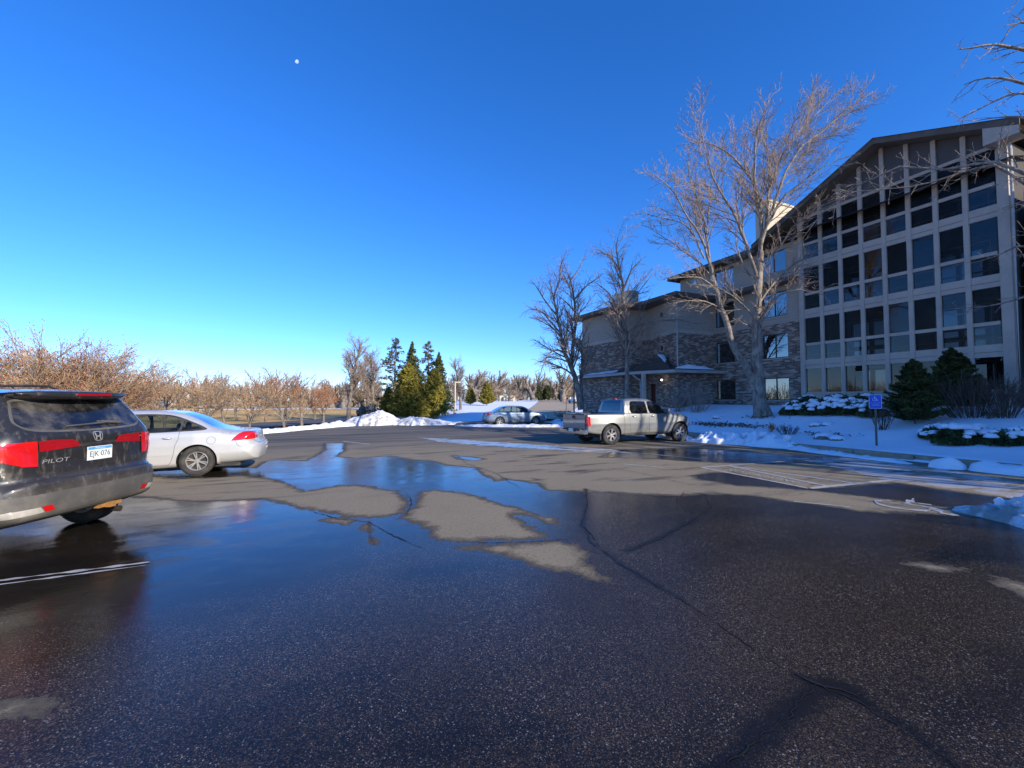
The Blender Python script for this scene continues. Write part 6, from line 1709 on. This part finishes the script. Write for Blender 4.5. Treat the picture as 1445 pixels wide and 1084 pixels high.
x, y = G2(1418, 588, 22.0); twig_shrub('bare_shrub', 'bare brown bush at the right border by the downspout', 1.5, 2.4, 74, 60, 'twig_dark', tl(x, y))
x, y = G2(1244, 600, 19.4); twig_shrub('bare_shrub', 'small dark-stemmed bush just behind the sign post', 1.0, 1.0, 75, 22, 'twig_dark', tl(x, y))
x, y = G2(1110, 604, 17.6); twig_shrub('dry_stalks', 'low tuft of dry stalks poking out of the snow left of centre lawn', .45, .9, 76, 22, 'twig_dark', tl(x, y))
x, y = G2(1087, 603, 17.9); twig_shrub('dry_stalks', 'rusty dry tuft in the snow right below the big tree', .4, .35, 77, 14, 'twig_red', tl(x, y))
x, y = G2(795, 582, 16.0)
twig_shrub('dry_stalks', 'dark dry clump in the snow left of the pickup tailgate', .9, 2.2, 78, 60, 'twig_dark', tl(*at(800, 33)))

def juniper(label, x, y, W, H, seed, snowy=.6, mat='arborvitae'):
    """low evergreen: leafy mound (stuff) with pads of snow lying on it"""
    rg = np.random.default_rng(seed); t = thing('juniper_shrub', label, 'shrub', tl(x, y))
    m = int(2600 * W); a = rg.uniform(0, 6.28, m); r = np.sqrt(rg.uniform(0, 1, m)); bl = .65 + .35 * np.sin(a * 3 + seed) * np.sin(a * 5 + 1)
    X_ = np.cos(a) * r * W / 2 * (.8 + .3 * bl); Y_ = np.sin(a) * r * W / 2.6 * (.8 + .3 * bl); top = H * (1 - r ** 2) * (.7 + .3 * bl) + .08
    Z_ = top * rg.uniform(.25, 1.05, m); P = np.stack([X_, Y_, Z_], 1); s = .07 * rg.uniform(.6, 1.5, (m, 1))
    e1 = rg.normal(size=(m, 3)); e1 /= np.linalg.norm(e1, axis=1, keepdims=True); e2 = np.cross(e1, rg.normal(size=(m, 3))); e2 /= np.linalg.norm(e2, axis=1, keepdims=True)
    v = np.stack([P - e1 * s, P + e2 * s * .35, P + e1 * s, P - e2 * s * .35], 1).reshape(-1, 3)
    o = npmesh('foliage', v, np.arange(4 * m).reshape(-1, 4), M[mat], t); o['kind'] = 'stuff'
    mb = MB(); k = int(22 * W * snowy) + 2
    for i in range(k):
        aa = rg.uniform(0, 6.28); rr = rg.uniform(0, .85); cx, cy = math.cos(aa) * rr * W / 2, math.sin(aa) * rr * W / 2.6; cz = H * (1 - rr ** 2) * rg.uniform(.72, .98) + .05
        R_ = rg.uniform(.06, .17) * min(1.3, W); bmx = bmesh.new(); bmesh.ops.create_icosphere(bmx, subdivisions=2, radius=1)
        pts = []
        for q in bmx.verts:
            n_ = 1 + .45 * mnoise.noise(Vector((q.co.x * 1.7 + i * 9, q.co.y * 1.7 + seed, q.co.z)))
            pts.append((cx + q.co.x * R_ * n_, cy + q.co.y * R_ * n_ * .9, cz + q.co.z * R_ * (.62 if q.co.z > 0 else .3) * n_))
        mb.add(pts, [tuple(v_.index for v_ in f.verts) for f in bmx.faces]); bmx.free()
    o = mb.build('snow_cap', M['snow'], t, True); o['kind'] = 'stuff'; return t
for i, (px, py, X_, W, H, sn, lb) in enumerate([
    (1122, 590, 21.5, 1.7, .75, .7, 'snow-dusted juniper nearest the big tree trunk'), (1150, 588, 21.6, 1.8, .8, 1.2, 'snow-heaped juniper below the second porch window from the left'),
    (1178, 586, 21.8, 1.9, .9, 1.3, 'snow-heaped juniper mound midway between big tree and sign'), (1205, 586, 21.9, 1.8, .85, 1.2, 'snow-covered juniper just left of the blue sign'),
    (1232, 587, 21.6, 1.6, .8, .8, 'snow-dusted juniper right behind the blue sign'), (1140, 580, 23.4, 2.2, .75, .2, 'dark juniper against the wall at the left porch corner'),
    (1180, 578, 23.6, 2.4, .8, .2, 'dark juniper under the ground floor porch windows left of the sign'), (1222, 578, 23.5, 2.2, .8, .25, 'dark juniper under the porch windows directly behind the sign'),
    (1348, 612, 18.3, 1.5, .75, .35, 'green juniper with small snow cap in the right part of the lawn'), (1322, 606, 18.9, 1.3, .5, 1.4, 'low shrub almost buried in snow beside the green juniper'),
    (1378, 606, 18.9, 1.6, .5, 1.3, 'flat snow-covered shrub right of the green juniper'), (1412, 608, 18.6, 1.2, .5, .6, 'small dark juniper near the right border'), (1438, 602, 18.9, 1.3, .5, 1.2, 'snow-capped shrub cut by the right border')]):
    x, y = G2(px, py, X_); juniper(lb, x, y, W * .88, H * .82, 80 + i, sn)
def litter(label, px, py, X_, n, W, D_, seed):
    rg = np.random.default_rng(seed); x, y = G2(px, py, X_); P = np.stack([x + rg.normal(size=n) * D_ / 2, y + rg.normal(size=n) * W / 2], 1); z = T(P[:, 0], P[:, 1]) + .07
    C = np.stack([P[:, 0], P[:, 1], z + rg.uniform(0, .08, n)], 1); s = .05 * rg.uniform(.6, 1.6, (n, 1)); e1 = rg.normal(size=(n, 3)); e1[:, 2] *= .4; e1 /= np.linalg.norm(e1, axis=1, keepdims=True); e2 = np.cross(e1, rg.normal(size=(n, 3))); e2 /= np.linalg.norm(e2, axis=1, keepdims=True)
    v = np.stack([C - e1 * s, C + e2 * s * .5, C + e1 * s, C - e2 * s * .5], 1).reshape(-1, 3)
    o = npmesh('leaf_litter', v, np.arange(4 * n).reshape(-1, 4), M['dead_leaf']); tag(o, label, 'leaves', kind='stuff')
litter('dark dead leaves on the snow below the big tree', 1035, 600, 18.6, 420, 2.0, .5, 1)
litter('scattered dead leaves on the snow right of the pickup nose', 1000, 598, 18.4, 200, 1.2, .4, 2)
litter('brown leaves around the rocks on the lawn', 1165, 607, 18.0, 90, 1.0, .3, 3)
litter('brown leaves at the trunk foot of the big tree', 1078, 588, 20.4, 120, .9, .4, 4)
# overhanging branches of a tree just outside the right border
def side_tree():
    rg = np.random.default_rng(91); bx, by = 17.8, 1.6; bz = Tf(bx, by) - .05; dep = 13.5
    K = dep / 600; bb = (bx, by, bz)
    def LB(pts, w0, w1, d0_, d1_):
        n = len(pts); out = [AT(a, b, d0_ + (d1_ - d0_) * i / (n - 1)) - Vector(bb) for i, (a, b) in enumerate(pts)]
        P, R, L = resample(out, np.linspace(w0 * K / 2, w1 * K / 2, n), n * 2); return (P, R)
    # the trunk stands right of the frame
    q = Vector(bb); tp = [Vector((0, 0, 0)), Vector((-.1, .05, 2.2)), Vector((0, .2, 4.5)), Vector((-.2, .3, 7.0)), Vector((-.3, .2, 9.5)), Vector((-.2, .4, 12))]
    P, R, L = resample(tp, [.30, .24, .2, .15, .09, .03], 11); tr = (P, R)
    far_ = lambda z, pts, w0, d1_: (lambda st, ed: (np.concatenate([[np.array(st)], ed[0]]), np.concatenate([[w0 * K / 2 * 1.3], ed[1]])))((-.1, .1, z), LB(pts, w0, .9, 12.6, d1_))
    lim = [far_(6.0, [(1500, 90), (1445, 70), (1400, 62), (1370, 68), (1352, 70)], 5, 13.0), far_(6.8, [(1500, 60), (1445, 28), (1425, 40), (1415, 58)], 4, 13.0), far_(5.0, [(1500, 130), (1445, 118), (1415, 110), (1385, 110), (1360, 120)], 5, 13.5),
           far_(4.5, [(1510, 150), (1445, 131), (1415, 136), (1390, 150), (1347, 171)], 4, 13.5), far_(4.2, [(1510, 190), (1445, 165), (1410, 165), (1380, 170)], 3.5, 14), far_(8, [(1500, -40), (1445, -20), (1400, -60)], 5, 12),
           far_(3.6, [(1520, 300), (1450, 262), (1405, 232), (1370, 240), (1300, 262), (1240, 268), (1180, 272)], 5, 16.5), far_(3.2, [(1520, 360), (1440, 345), (1405, 362), (1370, 372)], 3.5, 15.5),
           far_(3.0, [(1520, 400), (1450, 418), (1400, 432), (1345, 436)], 3.5, 15.5), far_(3.4, [(1500, 270), (1400, 225), (1340, 240), (1270, 235), (1210, 262), (1160, 300), (1130, 340)], 4.5, 17.5)]
    # more limbs behind, away from the picture, so that the crown is whole
    for i in range(7):
        a = rg.uniform(-2.6, 1.2); z = 4 + i * .9; d = np.array([math.cos(a), math.sin(a), .55]); pts = [np.array([0, 0.1, z]) + d * s + rg.normal(size=3) * .12 for s in (0, 1.2, 2.5, 3.8, 5)]
        lim.append((np.array(pts), np.linspace(.09, .02, 5)))
    l1 = spawn(lim, rg, 2.6, .20, .8, .45, 5, .010, up=.02, t0=.2, lmax=1.2, wob=.16); l2 = spawn(l1, rg, 4.5, .45, .7, .6, 4, .006, t0=.1, lmax=.6, wob=.18); l3 = spawn(l2, rg, 6, .5, .7, .7, 3, .004, lmin=.08, lmax=.3)
    t = thing('shade_tree', 'bare tree outside the right border whose branches hang before the porch gable', 'tree', bb); tree_parts(t, [[tr] + lim, l1, l2, l3], 'twig', 'bark_pale'); return t
side_tree()
# bare shade trees standing on the lawn south of the view; their shadows streak the asphalt
gen = bare_tree('shade_tree', '', 12.0, 9.0, 48, 'twig', 'bark', 1, 1.3, .9, False, .25, None, 3, .25)
for i, (x, y, s) in enumerate([(19, -9, 1.0), (20, -17, 1.05), (18.5, -26, 1.1), (17.6, -4.5, .9), (12, -21, 1.05)]):
    r = put(gen, x, y, i * 1.7, s, 'bare shade tree behind the viewer beside the parking lot', i == 0, 'shade trees behind the viewer', sz=1.0)
# ================================================================ snow piles, sign, posts, rocks, people, far things
def snow_pile(label, pts, w, h, seed, mat='snow', zf=None, lump=.5, fr=2.2, group=None, nt=14, step=.10, name='snow_pile'):
    P = [Vector((a, b, 0)) for a, b in pts]; L = [0]
    for a, b in zip(P, P[1:]): L.append(L[-1] + (b - a).length)
    n = max(10, int(L[-1] / step)); vs = []; zf = zf or (lambda a, b: float(lotz(a, b)))
    W = w if isinstance(w, (list, tuple)) else [w] * len(pts); Hh = h if isinstance(h, (list, tuple)) else [h] * len(pts)
    for i in range(n + 1):
        s = L[-1] * i / n; k = min(max(j for j in range(len(L)) if L[j] <= s + 1e-9), len(P) - 2); f = (s - L[k]) / (L[k + 1] - L[k])
        q = P[k].lerp(P[k + 1], f); d = (P[min(k + 1, len(P) - 1)] - P[k]).normalized(); nn = Vector((-d.y, d.x, 0)); ww = lerp(W[k], W[k + 1], f); hh = lerp(Hh[k], Hh[k + 1], f)
        e = min(1, min(s, L[-1] - s) / (max(W) * .5)); e = math.sqrt(max(0, 1 - (1 - e) ** 2))
        ww *= (.35 + .65 * e) * (1 + .4 * mnoise.noise(Vector((s * .9, seed * 5.1, 0))) + .18 * mnoise.noise(Vector((s * 4.5, seed * 3.3, 7))))
        for j in range(nt + 1):
            t = j / nt * 2 - 1; p = q + nn * (t * ww / 2); pro = max(0, 1 - abs(t) ** 2.2) ** .8
            nz = mnoise.fractal(Vector((p.x * fr, p.y * fr, seed)), 1.0, 2.0, 5)
            cz = mnoise.cell(Vector((p.x * fr * 2.2, p.y * fr * 2.2, seed))) - .5
            z = hh * e * pro * (1 + lump * nz + lump * .35 * cz * (1 - abs(t))) - .03 * (1 if abs(t) > .99 or e < .05 else 0)
            vs.append((p.x + lump * .05 * nz, p.y + lump * .05 * cz, zf(p.x, p.y) + max(z, -.03)))
    fs = [(i * (nt + 1) + j, (i + 1) * (nt + 1) + j, (i + 1) * (nt + 1) + j + 1, i * (nt + 1) + j + 1) for i in range(n) for j in range(nt)]
    o = MB().add(vs, fs).build(name, M[mat], None, True); return tag(o, label, 'snow', group)
ter = lambda a, b: max(Tf(a, b), float(lotz(a, b)))
snow_pile('large dirty ploughed snow mound at the far left corner of the lot', [(1.2, 34.4), (2.6, 35.0), (4.2, 34.6), (5.8, 33.9)], [2.0, 3.6, 4.2, 2.6], [.3, .75, 1.0, .6], 3, 'dirty_snow', ter, .30, .9, nt=30, step=.10)
snow_pile('bluish shaded snow bank right of the dirty mound', [(5.2, 34.2), (6.8, 33.4), (8.2, 32.6), (9.4, 32.4)], [2.8, 2.8, 2.4, 1.6], [.6, .55, .4, .2], 4, 'dirty_snow', ter, .30, 1.1, nt=24, step=.10)
snow_pile('low snow ridge along the left edge of the lot', [(-4.6, 24.6), (-2.9, 28), (-1.0, 31), (.5, 33.1), (1.8, 34.2)], [.9, 1.1, 1.3, 1.6, 1.8], [.16, .2, .24, .3, .4], 5, 'snow', ter, .5, 1.8)
snow_pile('snow strip on the asphalt in front of the pale blue car', [(8.7, 30.2), (10.2, 28.4), (11.8, 27.0), (13.6, 25.6), (14.9, 24.4)], [.7, 1.3, 1.6, 1.4, 1.0], [.08, .14, .16, .16, .12], 6, 'snow', None, .6, 1.8)
snow_pile('snow strip behind the pickup truck along the curb', [(14.4, 13.8), (14.6, 16.5), (14.7, 20), (14.6, 24)], [1.4, 1.2, 1.2, 1.2], [.22, .2, .2, .2], 7, 'snow', None, .7, 2.2)
x0 = 14.9
snow_pile('shaded ploughed snow bank between the pickup nose and the sidewalk', [(14.1, 13.6), (14.6, 12.4), (15.05, 11.4), (15.2, 10.4), (15.35, 9.6)], [1.0, 1.25, 1.1, .9, .7], [.16, .34, .38, .34, .22], 8, 'snow', None, .8, 2.8, nt=18, step=.06)
snow_pile('thin snow strip along the curb below the blue sign', [(15.2, 9.9), (14.9, 9.0), (14.75, 8.0), (14.6, 7.0), (14.5, 6.2)], [.8, .55, .45, .40, .35], [.14, .11, .09, .08, .06], 9, 'snow', None, .8, 3.0, step=.06)
snow_pile('rounded snow lump on the curb right of the sign', [(14.55, 5.9), (14.65, 5.2)], [.75, .75], [.32, .32], 10, 'snow', None, .35, 1.4, step=.05)
snow_pile('low snow bank along the curb near the right border', [(14.75, 5.2), (14.9, 4.4), (15.1, 3.6)], [.75, .9, .9], [.22, .24, .2], 11, 'snow', None, .5, 2.0, step=.06)
snow_pile('tall smooth snow heap on the sidewalk at the right border', [(16.0, 4.6), (16.0, 3.9), (16.2, 3.0)], [1.6, 1.9, 1.8], [.4, .5, .5], 12, 'snow', ter, .2, 1.2, step=.08)
snow_pile('crusty lumpy snow heap lying on the wet asphalt near the right border', [(9.15, 3.45), (9.3, 2.9), (9.45, 2.3), (9.65, 1.6), (9.7, .6)], [.5, 1.2, 1.8, 2.1, 2.2], [.08, .24, .34, .38, .34], 13, 'dirty_snow', None, .60, 4.2, nt=34, step=.035)
# chunks of plough ice standing on the banks
rg = random.Random(4)
for i, (x, y, z, s) in enumerate([(14.75, 12.0, .34, .13), (14.95, 11.5, .38, .11), (15.15, 10.9, .42, .14), (15.2, 10.55, .38, .10), (15.3, 10.1, .34, .13), (9.4, 2.6, .30, .08), (9.55, 2.15, .34, .09), (9.3, 2.95, .20, .06), (9.7, 1.7, .36, .08), (9.15, 2.5, .16, .06), (14.5, 12.5, .2, .08)]):
    b = bmesh.new(); bmesh.ops.create_icosphere(b, subdivisions=2, radius=1)
    for v in b.verts: v.co = v.co * s * (1 + .5 * mnoise.noise(v.co * 1.9 + Vector((i * 4, 0, 0)))); v.co.z *= 1.1
    me = bpy.data.meshes.new('ice_chunk'); b.to_mesh(me); b.free(); o = link('ice_chunk', me, M['snow'], None, True); o.location = (x, y, z); o.rotation_euler = (rg.random() * 3, rg.random() * 3, 0)
    tag(o, 'jagged lump of frozen snow on top of a ploughed bank', 'ice chunk', 'frozen lumps on the snow banks')

# rocks in the snow
M['rock'] = simple('rock', (0.22, 0.16, 0.13), 0.9, var=0.4, scale=6, bump=0.6)
for i, (px, py, X_, s, lb) in enumerate([(1165, 610, 17.6, .34, 'brown rock under a snow cap in the middle of the lawn'), (1152, 592, 19.5, .22, 'small rock nearest the junipers on the lawn'), (1168, 591, 19.7, .2, 'flat reddish rock above the brown one'), (1182, 611, 17.4, .24, 'dark pointed rock at the right of the snow-capped rock'), (1013, 592, 20.0, .22, 'rock in the snow right of the pickup nose')]):
    x, y = G2(px, py, X_); t = thing('rock', lb, 'rock', tl(x, y))
    for nm, mt, f in (('stone', 'rock', 1), ('snow_cap', 'snow', .92)):
        b = bmesh.new(); bmesh.ops.create_icosphere(b, subdivisions=2, radius=1)
        for v in b.verts: v.co = Vector((v.co.x * s * 1.5 * f, v.co.y * s * f, v.co.z * s * .7 * f + (0 if f == 1 else .07))) * (1 + .3 * mnoise.noise(v.co * 1.4 + Vector((i * 7, 0, 0))))
        me = bpy.data.meshes.new(nm); b.to_mesh(me); b.free(); link(nm, me, M[mt], t, f < 1)

# accessible parking sign
M['sign_blue'] = simple('sign_blue', (0.012, 0.10, 0.62), 0.4, var=0.08)
M['sign_white'] = simple('sign_white', (0.72, 0.75, 0.80), 0.45, var=0.05)
M['post_green'] = simple('channel_post', (0.13, 0.11, 0.085), 0.7, 0.3, var=0.3, dirt=.5)
sx0, sy0 = G2(1237, 628, 17.0); q = G2(1237, 628, 16.9)
# facing the lot: plate normal towards the camera side
sp = Vector((q[0], q[1], Tf(*q) + .02)); dist = (Vector((q[0], q[1])).dot(Vector((CF.x, CF.y)))); 
sg = thing('parking_sign', 'blue accessible parking sign with wheelchair symbol on a metal post', 'sign', sp, RAD(-62 + 0))
hp = 1.70; w2, h2, zc_ = .165, .235, 1.50
mb = MB().box((-.03, -.012, -.1), (-.022, .02, hp)); mb.box((.022, -.012, -.1), (.03, .02, hp)); mb.box((-.022, -.014, -.1), (.022, -.008, hp)); mb.build('post', M['post_green'], sg)
def rrect(w, h, r, n=5):
    out = []
    for cx, cy, a0 in ((w - r, h - r, 0), (-w + r, h - r, 90), (-w + r, -h + r, 180), (w - r, -h + r, 270)):
        for k in range(n): a = RAD(a0 + 90 * k / (n - 1)); out.append((cx + r * math.cos(a), cy + r * math.sin(a)))
    return out
def plate(name, w, h, r, y0, y1, mat, par):
    p = rrect(w, h, r); n = len(p); vs = [(a, y0, zc_ + b) for a, b in p] + [(a, y1, zc_ + b) for a, b in p]
    return MB().add(vs, [tuple(range(n)), tuple(range(n, 2 * n))[::-1]] + [(i, n + i, n + (i + 1) % n, (i + 1) % n) for i in range(n)]).build(name, M[mat], par)
pl = plate('sign_plate', w2, h2, .03, -.020, -.0145, 'sign_white', sg)
plate('sign_face', w2 - .012, h2 - .012, .022, -.0215, -.0201, 'sign_blue', pl)
mb = MB()
for strokes, w in wheelchair():
    pts = [(-(.09) + a * .18, zc_ + .015 + b * .18) for a, b in strokes]
    for (a, b), (c, d) in zip(pts, pts[1:]):
        dx, dz = c - a, d - b; Ls = math.hypot(dx, dz) + 1e-6; nx, nz = -dz / Ls * w * .09, dx / Ls * w * .09; ex_, ez_ = dx / Ls * w * .04, dz / Ls * w * .04
        mb.add([(a + nx - ex_, -.0225, b + nz - ez_), (c + nx + ex_, -.0225, d + nz + ez_), (c - nx + ex_, -.0225, d - nz + ez_), (a - nx - ex_, -.0225, b - nz - ez_)], [(0, 1, 2, 3)])
mb.build('wheelchair_symbol', M['sign_white'], pl)
for s_, sz, zz in (('VEHICLE ID REQUIRED', .026, -.045), ('UP TO $200 FINE', .026, -.10), ('FOR VIOLATION', .026, -.135)):
    me = textmesh(s_, sz)
    for v in me.vertices: v.co = Vector((v.co.x, -.0225, zc_ + zz + v.co.y))
    link('sign_lettering', me, M['sign_white'], pl)

# lamp posts
M['lamp_metal'] = simple('lamp_post_metal', (0.12, 0.11, 0.10), 0.6, 0.3, var=.2)
M['lamp_pale'] = simple('lamp_post_pale', (0.55, 0.47, 0.33), 0.6, var=.15)
def lamp_post(label, x, y, H, mat, r=.06, head='top'):
    t = thing('lamp_post', label, 'lamp post', tl(x, y, -.05)); MB().tube([(0, 0, 0), (0, 0, H)], [r, r * .8], 10).build('pole', M[mat], t)
    MB().box((-.16, -.16, 0), (.16, .16, .35)).build('base', M['concrete'], t)
    if head == 'top': MB().lathe([(.03, H), (.17, H + .05), (.19, H + .12), (.12, H + .34), (.02, H + .42)], 12).build('lamp_head', M[mat], t)
    else: MB().box((-.1, -.18, H - .05), (.75, .18, H + .08)).build('lamp_head', M[mat], t)
    return t
lamp_post('dark lamp post standing against the trunks left of the building', *at(810, 29.5), 3.3, 'lamp_metal')
lamp_post('pale lamp post on the snowy slope right of the conifers', *at(642, 55), 4.2, 'lamp_pale', .14, 'arm')
lamp_post('tall thin pole beyond the field behind the silver sedan', *at(216, 95), 5.5, 'lamp_pale', .16, 'top')
t = thing('marker_stake', 'thin dark stake left of the pickup tailgate', 'stake', tl(*at(799, 27))); MB().tube([(0, 0, 0), (0, 0, 1.9)], .02, 6).build('rod', M['lamp_metal'], t)
MB().box((-.03, -.01, 1.7), (.03, .01, 1.9)).build('reflector', M['red_lens'], t)
# two walkers far up the driveway
def person(label, x, y, coat, rz):
    t = thing('person', label, 'person', tl(x, y, .14), rz)
    bmx = bmesh.new(); J = {'pel': (0, 0, .95), 'chest': (0, 0, 1.3), 'neck': (0, 0, 1.48), 'head': (0, .02, 1.62), 'top': (0, .02, 1.72), 'kL': (.12, .1, .5), 'aL': (.12, -.02, .08), 'tL': (.12, .14, .04), 'kR': (-.12, -.02, .5), 'aR': (-.12, -.22, .1), 'tR': (-.12, -.1, .04),
        'sL': (.2, 0, 1.4), 'eL': (.27, -.06, 1.12), 'hL': (.25, .08, .88), 'sR': (-.2, 0, 1.4), 'eR': (-.27, .06, 1.12), 'hR': (-.25, .2, .95)}
    Rr = {'pel': .15, 'chest': .17, 'neck': .06, 'head': .10, 'top': .08, 'kL': .075, 'aL': .05, 'tL': .05, 'kR': .075, 'aR': .05, 'tR': .05, 'sL': .08, 'eL': .06, 'hL': .045, 'sR': .08, 'eR': .06, 'hR': .045}
    names = list(J); vs = [bmx.verts.new(J[n]) for n in names]
    for a, b in (('pel', 'chest'), ('chest', 'neck'), ('neck', 'head'), ('head', 'top'), ('pel', 'kL'), ('kL', 'aL'), ('aL', 'tL'), ('pel', 'kR'), ('kR', 'aR'), ('aR', 'tR'), ('chest', 'sL'), ('sL', 'eL'), ('eL', 'hL'), ('chest', 'sR'), ('sR', 'eR'), ('eR', 'hR')):
        bmx.edges.new((vs[names.index(a)], vs[names.index(b)]))
    me = bpy.data.meshes.new('body'); bmx.to_mesh(me); bmx.free(); o = bpy.data.objects.new('tmp', me); COL.objects.link(o)
    md = o.modifiers.new('s', 'SKIN'); 
    for i, n in enumerate(names): me.skin_vertices[0].data[i].radius = (Rr[n], Rr[n]); me.skin_vertices[0].data[i].use_root = (i == 0)
    o.modifiers.new('b', 'SUBSURF').levels = 1
    m2 = bpy.data.meshes.new_from_object(o.evaluated_get(bpy.context.evaluated_depsgraph_get())); bpy.data.objects.remove(o); m2.name = 'body'
    link('body', m2, coat, t, True); b = bmesh.new(); bmesh.ops.create_icosphere(b, subdivisions=2, radius=.115)
    for v in b.verts: v.co += Vector((0, .0, 1.66))
    m3 = bpy.data.meshes.new('hat'); b.to_mesh(m3); b.free(); link('hat', m3, M['twig_dark'], t, True); return t
M['coat_red'] = simple('coat_red', (0.55, 0.05, 0.04), .8); M['coat_pink'] = simple('coat_pale', (0.55, 0.35, 0.30), .8)
person('person in a red coat walking far up the driveway', *at(763.5, 150), M['coat_red'], .4)
person('person in a pale coat walking beside the red-coated one', *at(767.5, 150), M['coat_pink'], .4)

# things beyond the field: low house, parked vehicles, utility boxes
M['house_wall'] = simple('house_wall', (0.55, 0.50, 0.42), .85); M['house_roof'] = simple('house_roof', (0.62, 0.64, 0.68), .8, var=.2)
def house(label, px, dp, w, d, h, rz):
    x, y = at(px, dp); t = thing('house', label, 'house', tl(x, y, -.3), rz); mb = MB().box((-w / 2, -d / 2, 0), (w / 2, d / 2, h)); mb.build('wall', M['house_wall'], t)
    MB().add([(-w / 2 - .4, -d / 2 - .5, h), (w / 2 + .4, -d / 2 - .5, h), (w / 2 + .4, 0, h + 1.6), (-w / 2 - .4, 0, h + 1.6), (-w / 2 - .4, d / 2 + .5, h), (w / 2 + .4, d / 2 + .5, h)], [(0, 1, 2, 3), (3, 2, 5, 4), (0, 3, 4), (1, 5, 2)]).build('roof', M['house_roof'], t)
    k = int(w / 3)
    for i in range(k):
        u = -w / 2 + w * (i + .5) / k; f = MB().box((u - .6, -d / 2 - .05, h * .35), (u + .6, -d / 2 - .003, h * .78)).build('window', M['win_frame'], t); MB().box((u - .5, -d / 2 - .07, h * .4), (u + .5, -d / 2 - .053, h * .73)).build('pane', M['window_glass'], f)
house('long low pale house behind the trees beyond the field', 185, 150, 24, 9, 3.2, -.35)
house('pale house glimpsed through the tree line left of the conifers', 330, 175, 16, 9, 3.0, -.4)
def far_car(label, px, dp, mat, rz):
    x, y = at(px, dp); t = thing('parked_car', label, 'car', tl(x, y, .12), rz)
    prof = [(0, .35), (0, .75), (.1, .92), (.9, .98), (1.35, 1.38), (2.6, 1.42), (3.2, 1.0), (4.2, .88), (4.4, .7), (4.4, .3), (4.0, .22), (.4, .22)]
    n = len(prof); vs = [(x_ - 2.2, -.85 * (1 if z < 1 else .8), z) for x_, z in prof] + [(x_ - 2.2, .85 * (1 if z < 1 else .8), z) for x_, z in prof]
    MB().add(vs, [tuple(range(n))[::-1], tuple(range(n, 2 * n))] + [(i, (i + 1) % n, n + (i + 1) % n, n + i) for i in range(n)]).build('body', mat, t)
    for sy in (-1, 1): MB().box((-1.0, sy * .70 - .03, 1.0), (.6, sy * .70 + .03, 1.33)).build('side_window', M['privacy'], t)
    for wx in (-1.4, 1.4):
        for sy in (-1, 1): MB().lathe([(.001, -.1), (.32, -.1), (.32, .1), (.001, .1)], 14, 'y', (wx, sy * .78, .32)).build('wheel', M['rubber'], t)
M['far_blue'] = car_paint('far_blue_paint', (0.03, 0.10, 0.35)); M['far_dark'] = car_paint('far_dark_paint', (0.02, 0.025, 0.04)); M['far_white'] = car_paint('far_white_paint', (.6, .6, .6))
far_car('dark car on the road left of the snow mound', 518, 62, M['far_dark'], 1.2)
far_car('blue car parked beyond the golden field', 226, 128, M['far_blue'], .1)
far_car('white car parked under the trees beyond the building corner', 812, 95, M['far_white'], 1.4)
def boxes(label, px, dp, s, grp):
    x, y = at(px, dp); t = thing('utility_box', label, 'utility box', tl(x, y)); MB().box((-s, -.5, 0), (s, .5, 1.5)).build('cabinet', M['lamp_pale'], t); MB().box((-s - .05, -.55, 1.5), (s + .05, .55, 1.6)).build('lid', M['concrete'], t)
boxes('wide yellowish utility box at the top of the snowy slope', 720, 118, 1.3, None); boxes('small yellowish utility box left of the wide one', 707, 119, .6, None)
# stones buried in the far bank
# ---------------------------------------------------------------- moon
def mat_moon():
    t = NT('moon'); co = t.coord(); n = t.noise(co, .25, 5); c = t.mix(t.step(n, .4, .62), (.14, .15, .17), (.36, .36, .36))
    d = t.node('ShaderNodeBsdfDiffuse', 0, Color=c); tr = t.node('ShaderNodeBsdfTransparent', 0, Color=(1, 1, 1)); a = t.n.new('ShaderNodeAddShader'); t.l.new(d, a.inputs[0]); t.l.new(tr, a.inputs[1]); return t.done(a.outputs[0])
b = bmesh.new(); bmesh.ops.create_uvsphere(b, u_segments=32, v_segments=16, radius=3.6)
me = bpy.data.meshes.new('moon'); b.to_mesh(me); b.free(); o = link('moon', me, mat_moon(), None, True); o.location = AT(419, 87, 900); tag(o, 'small pale half moon high in the blue sky', 'moon')
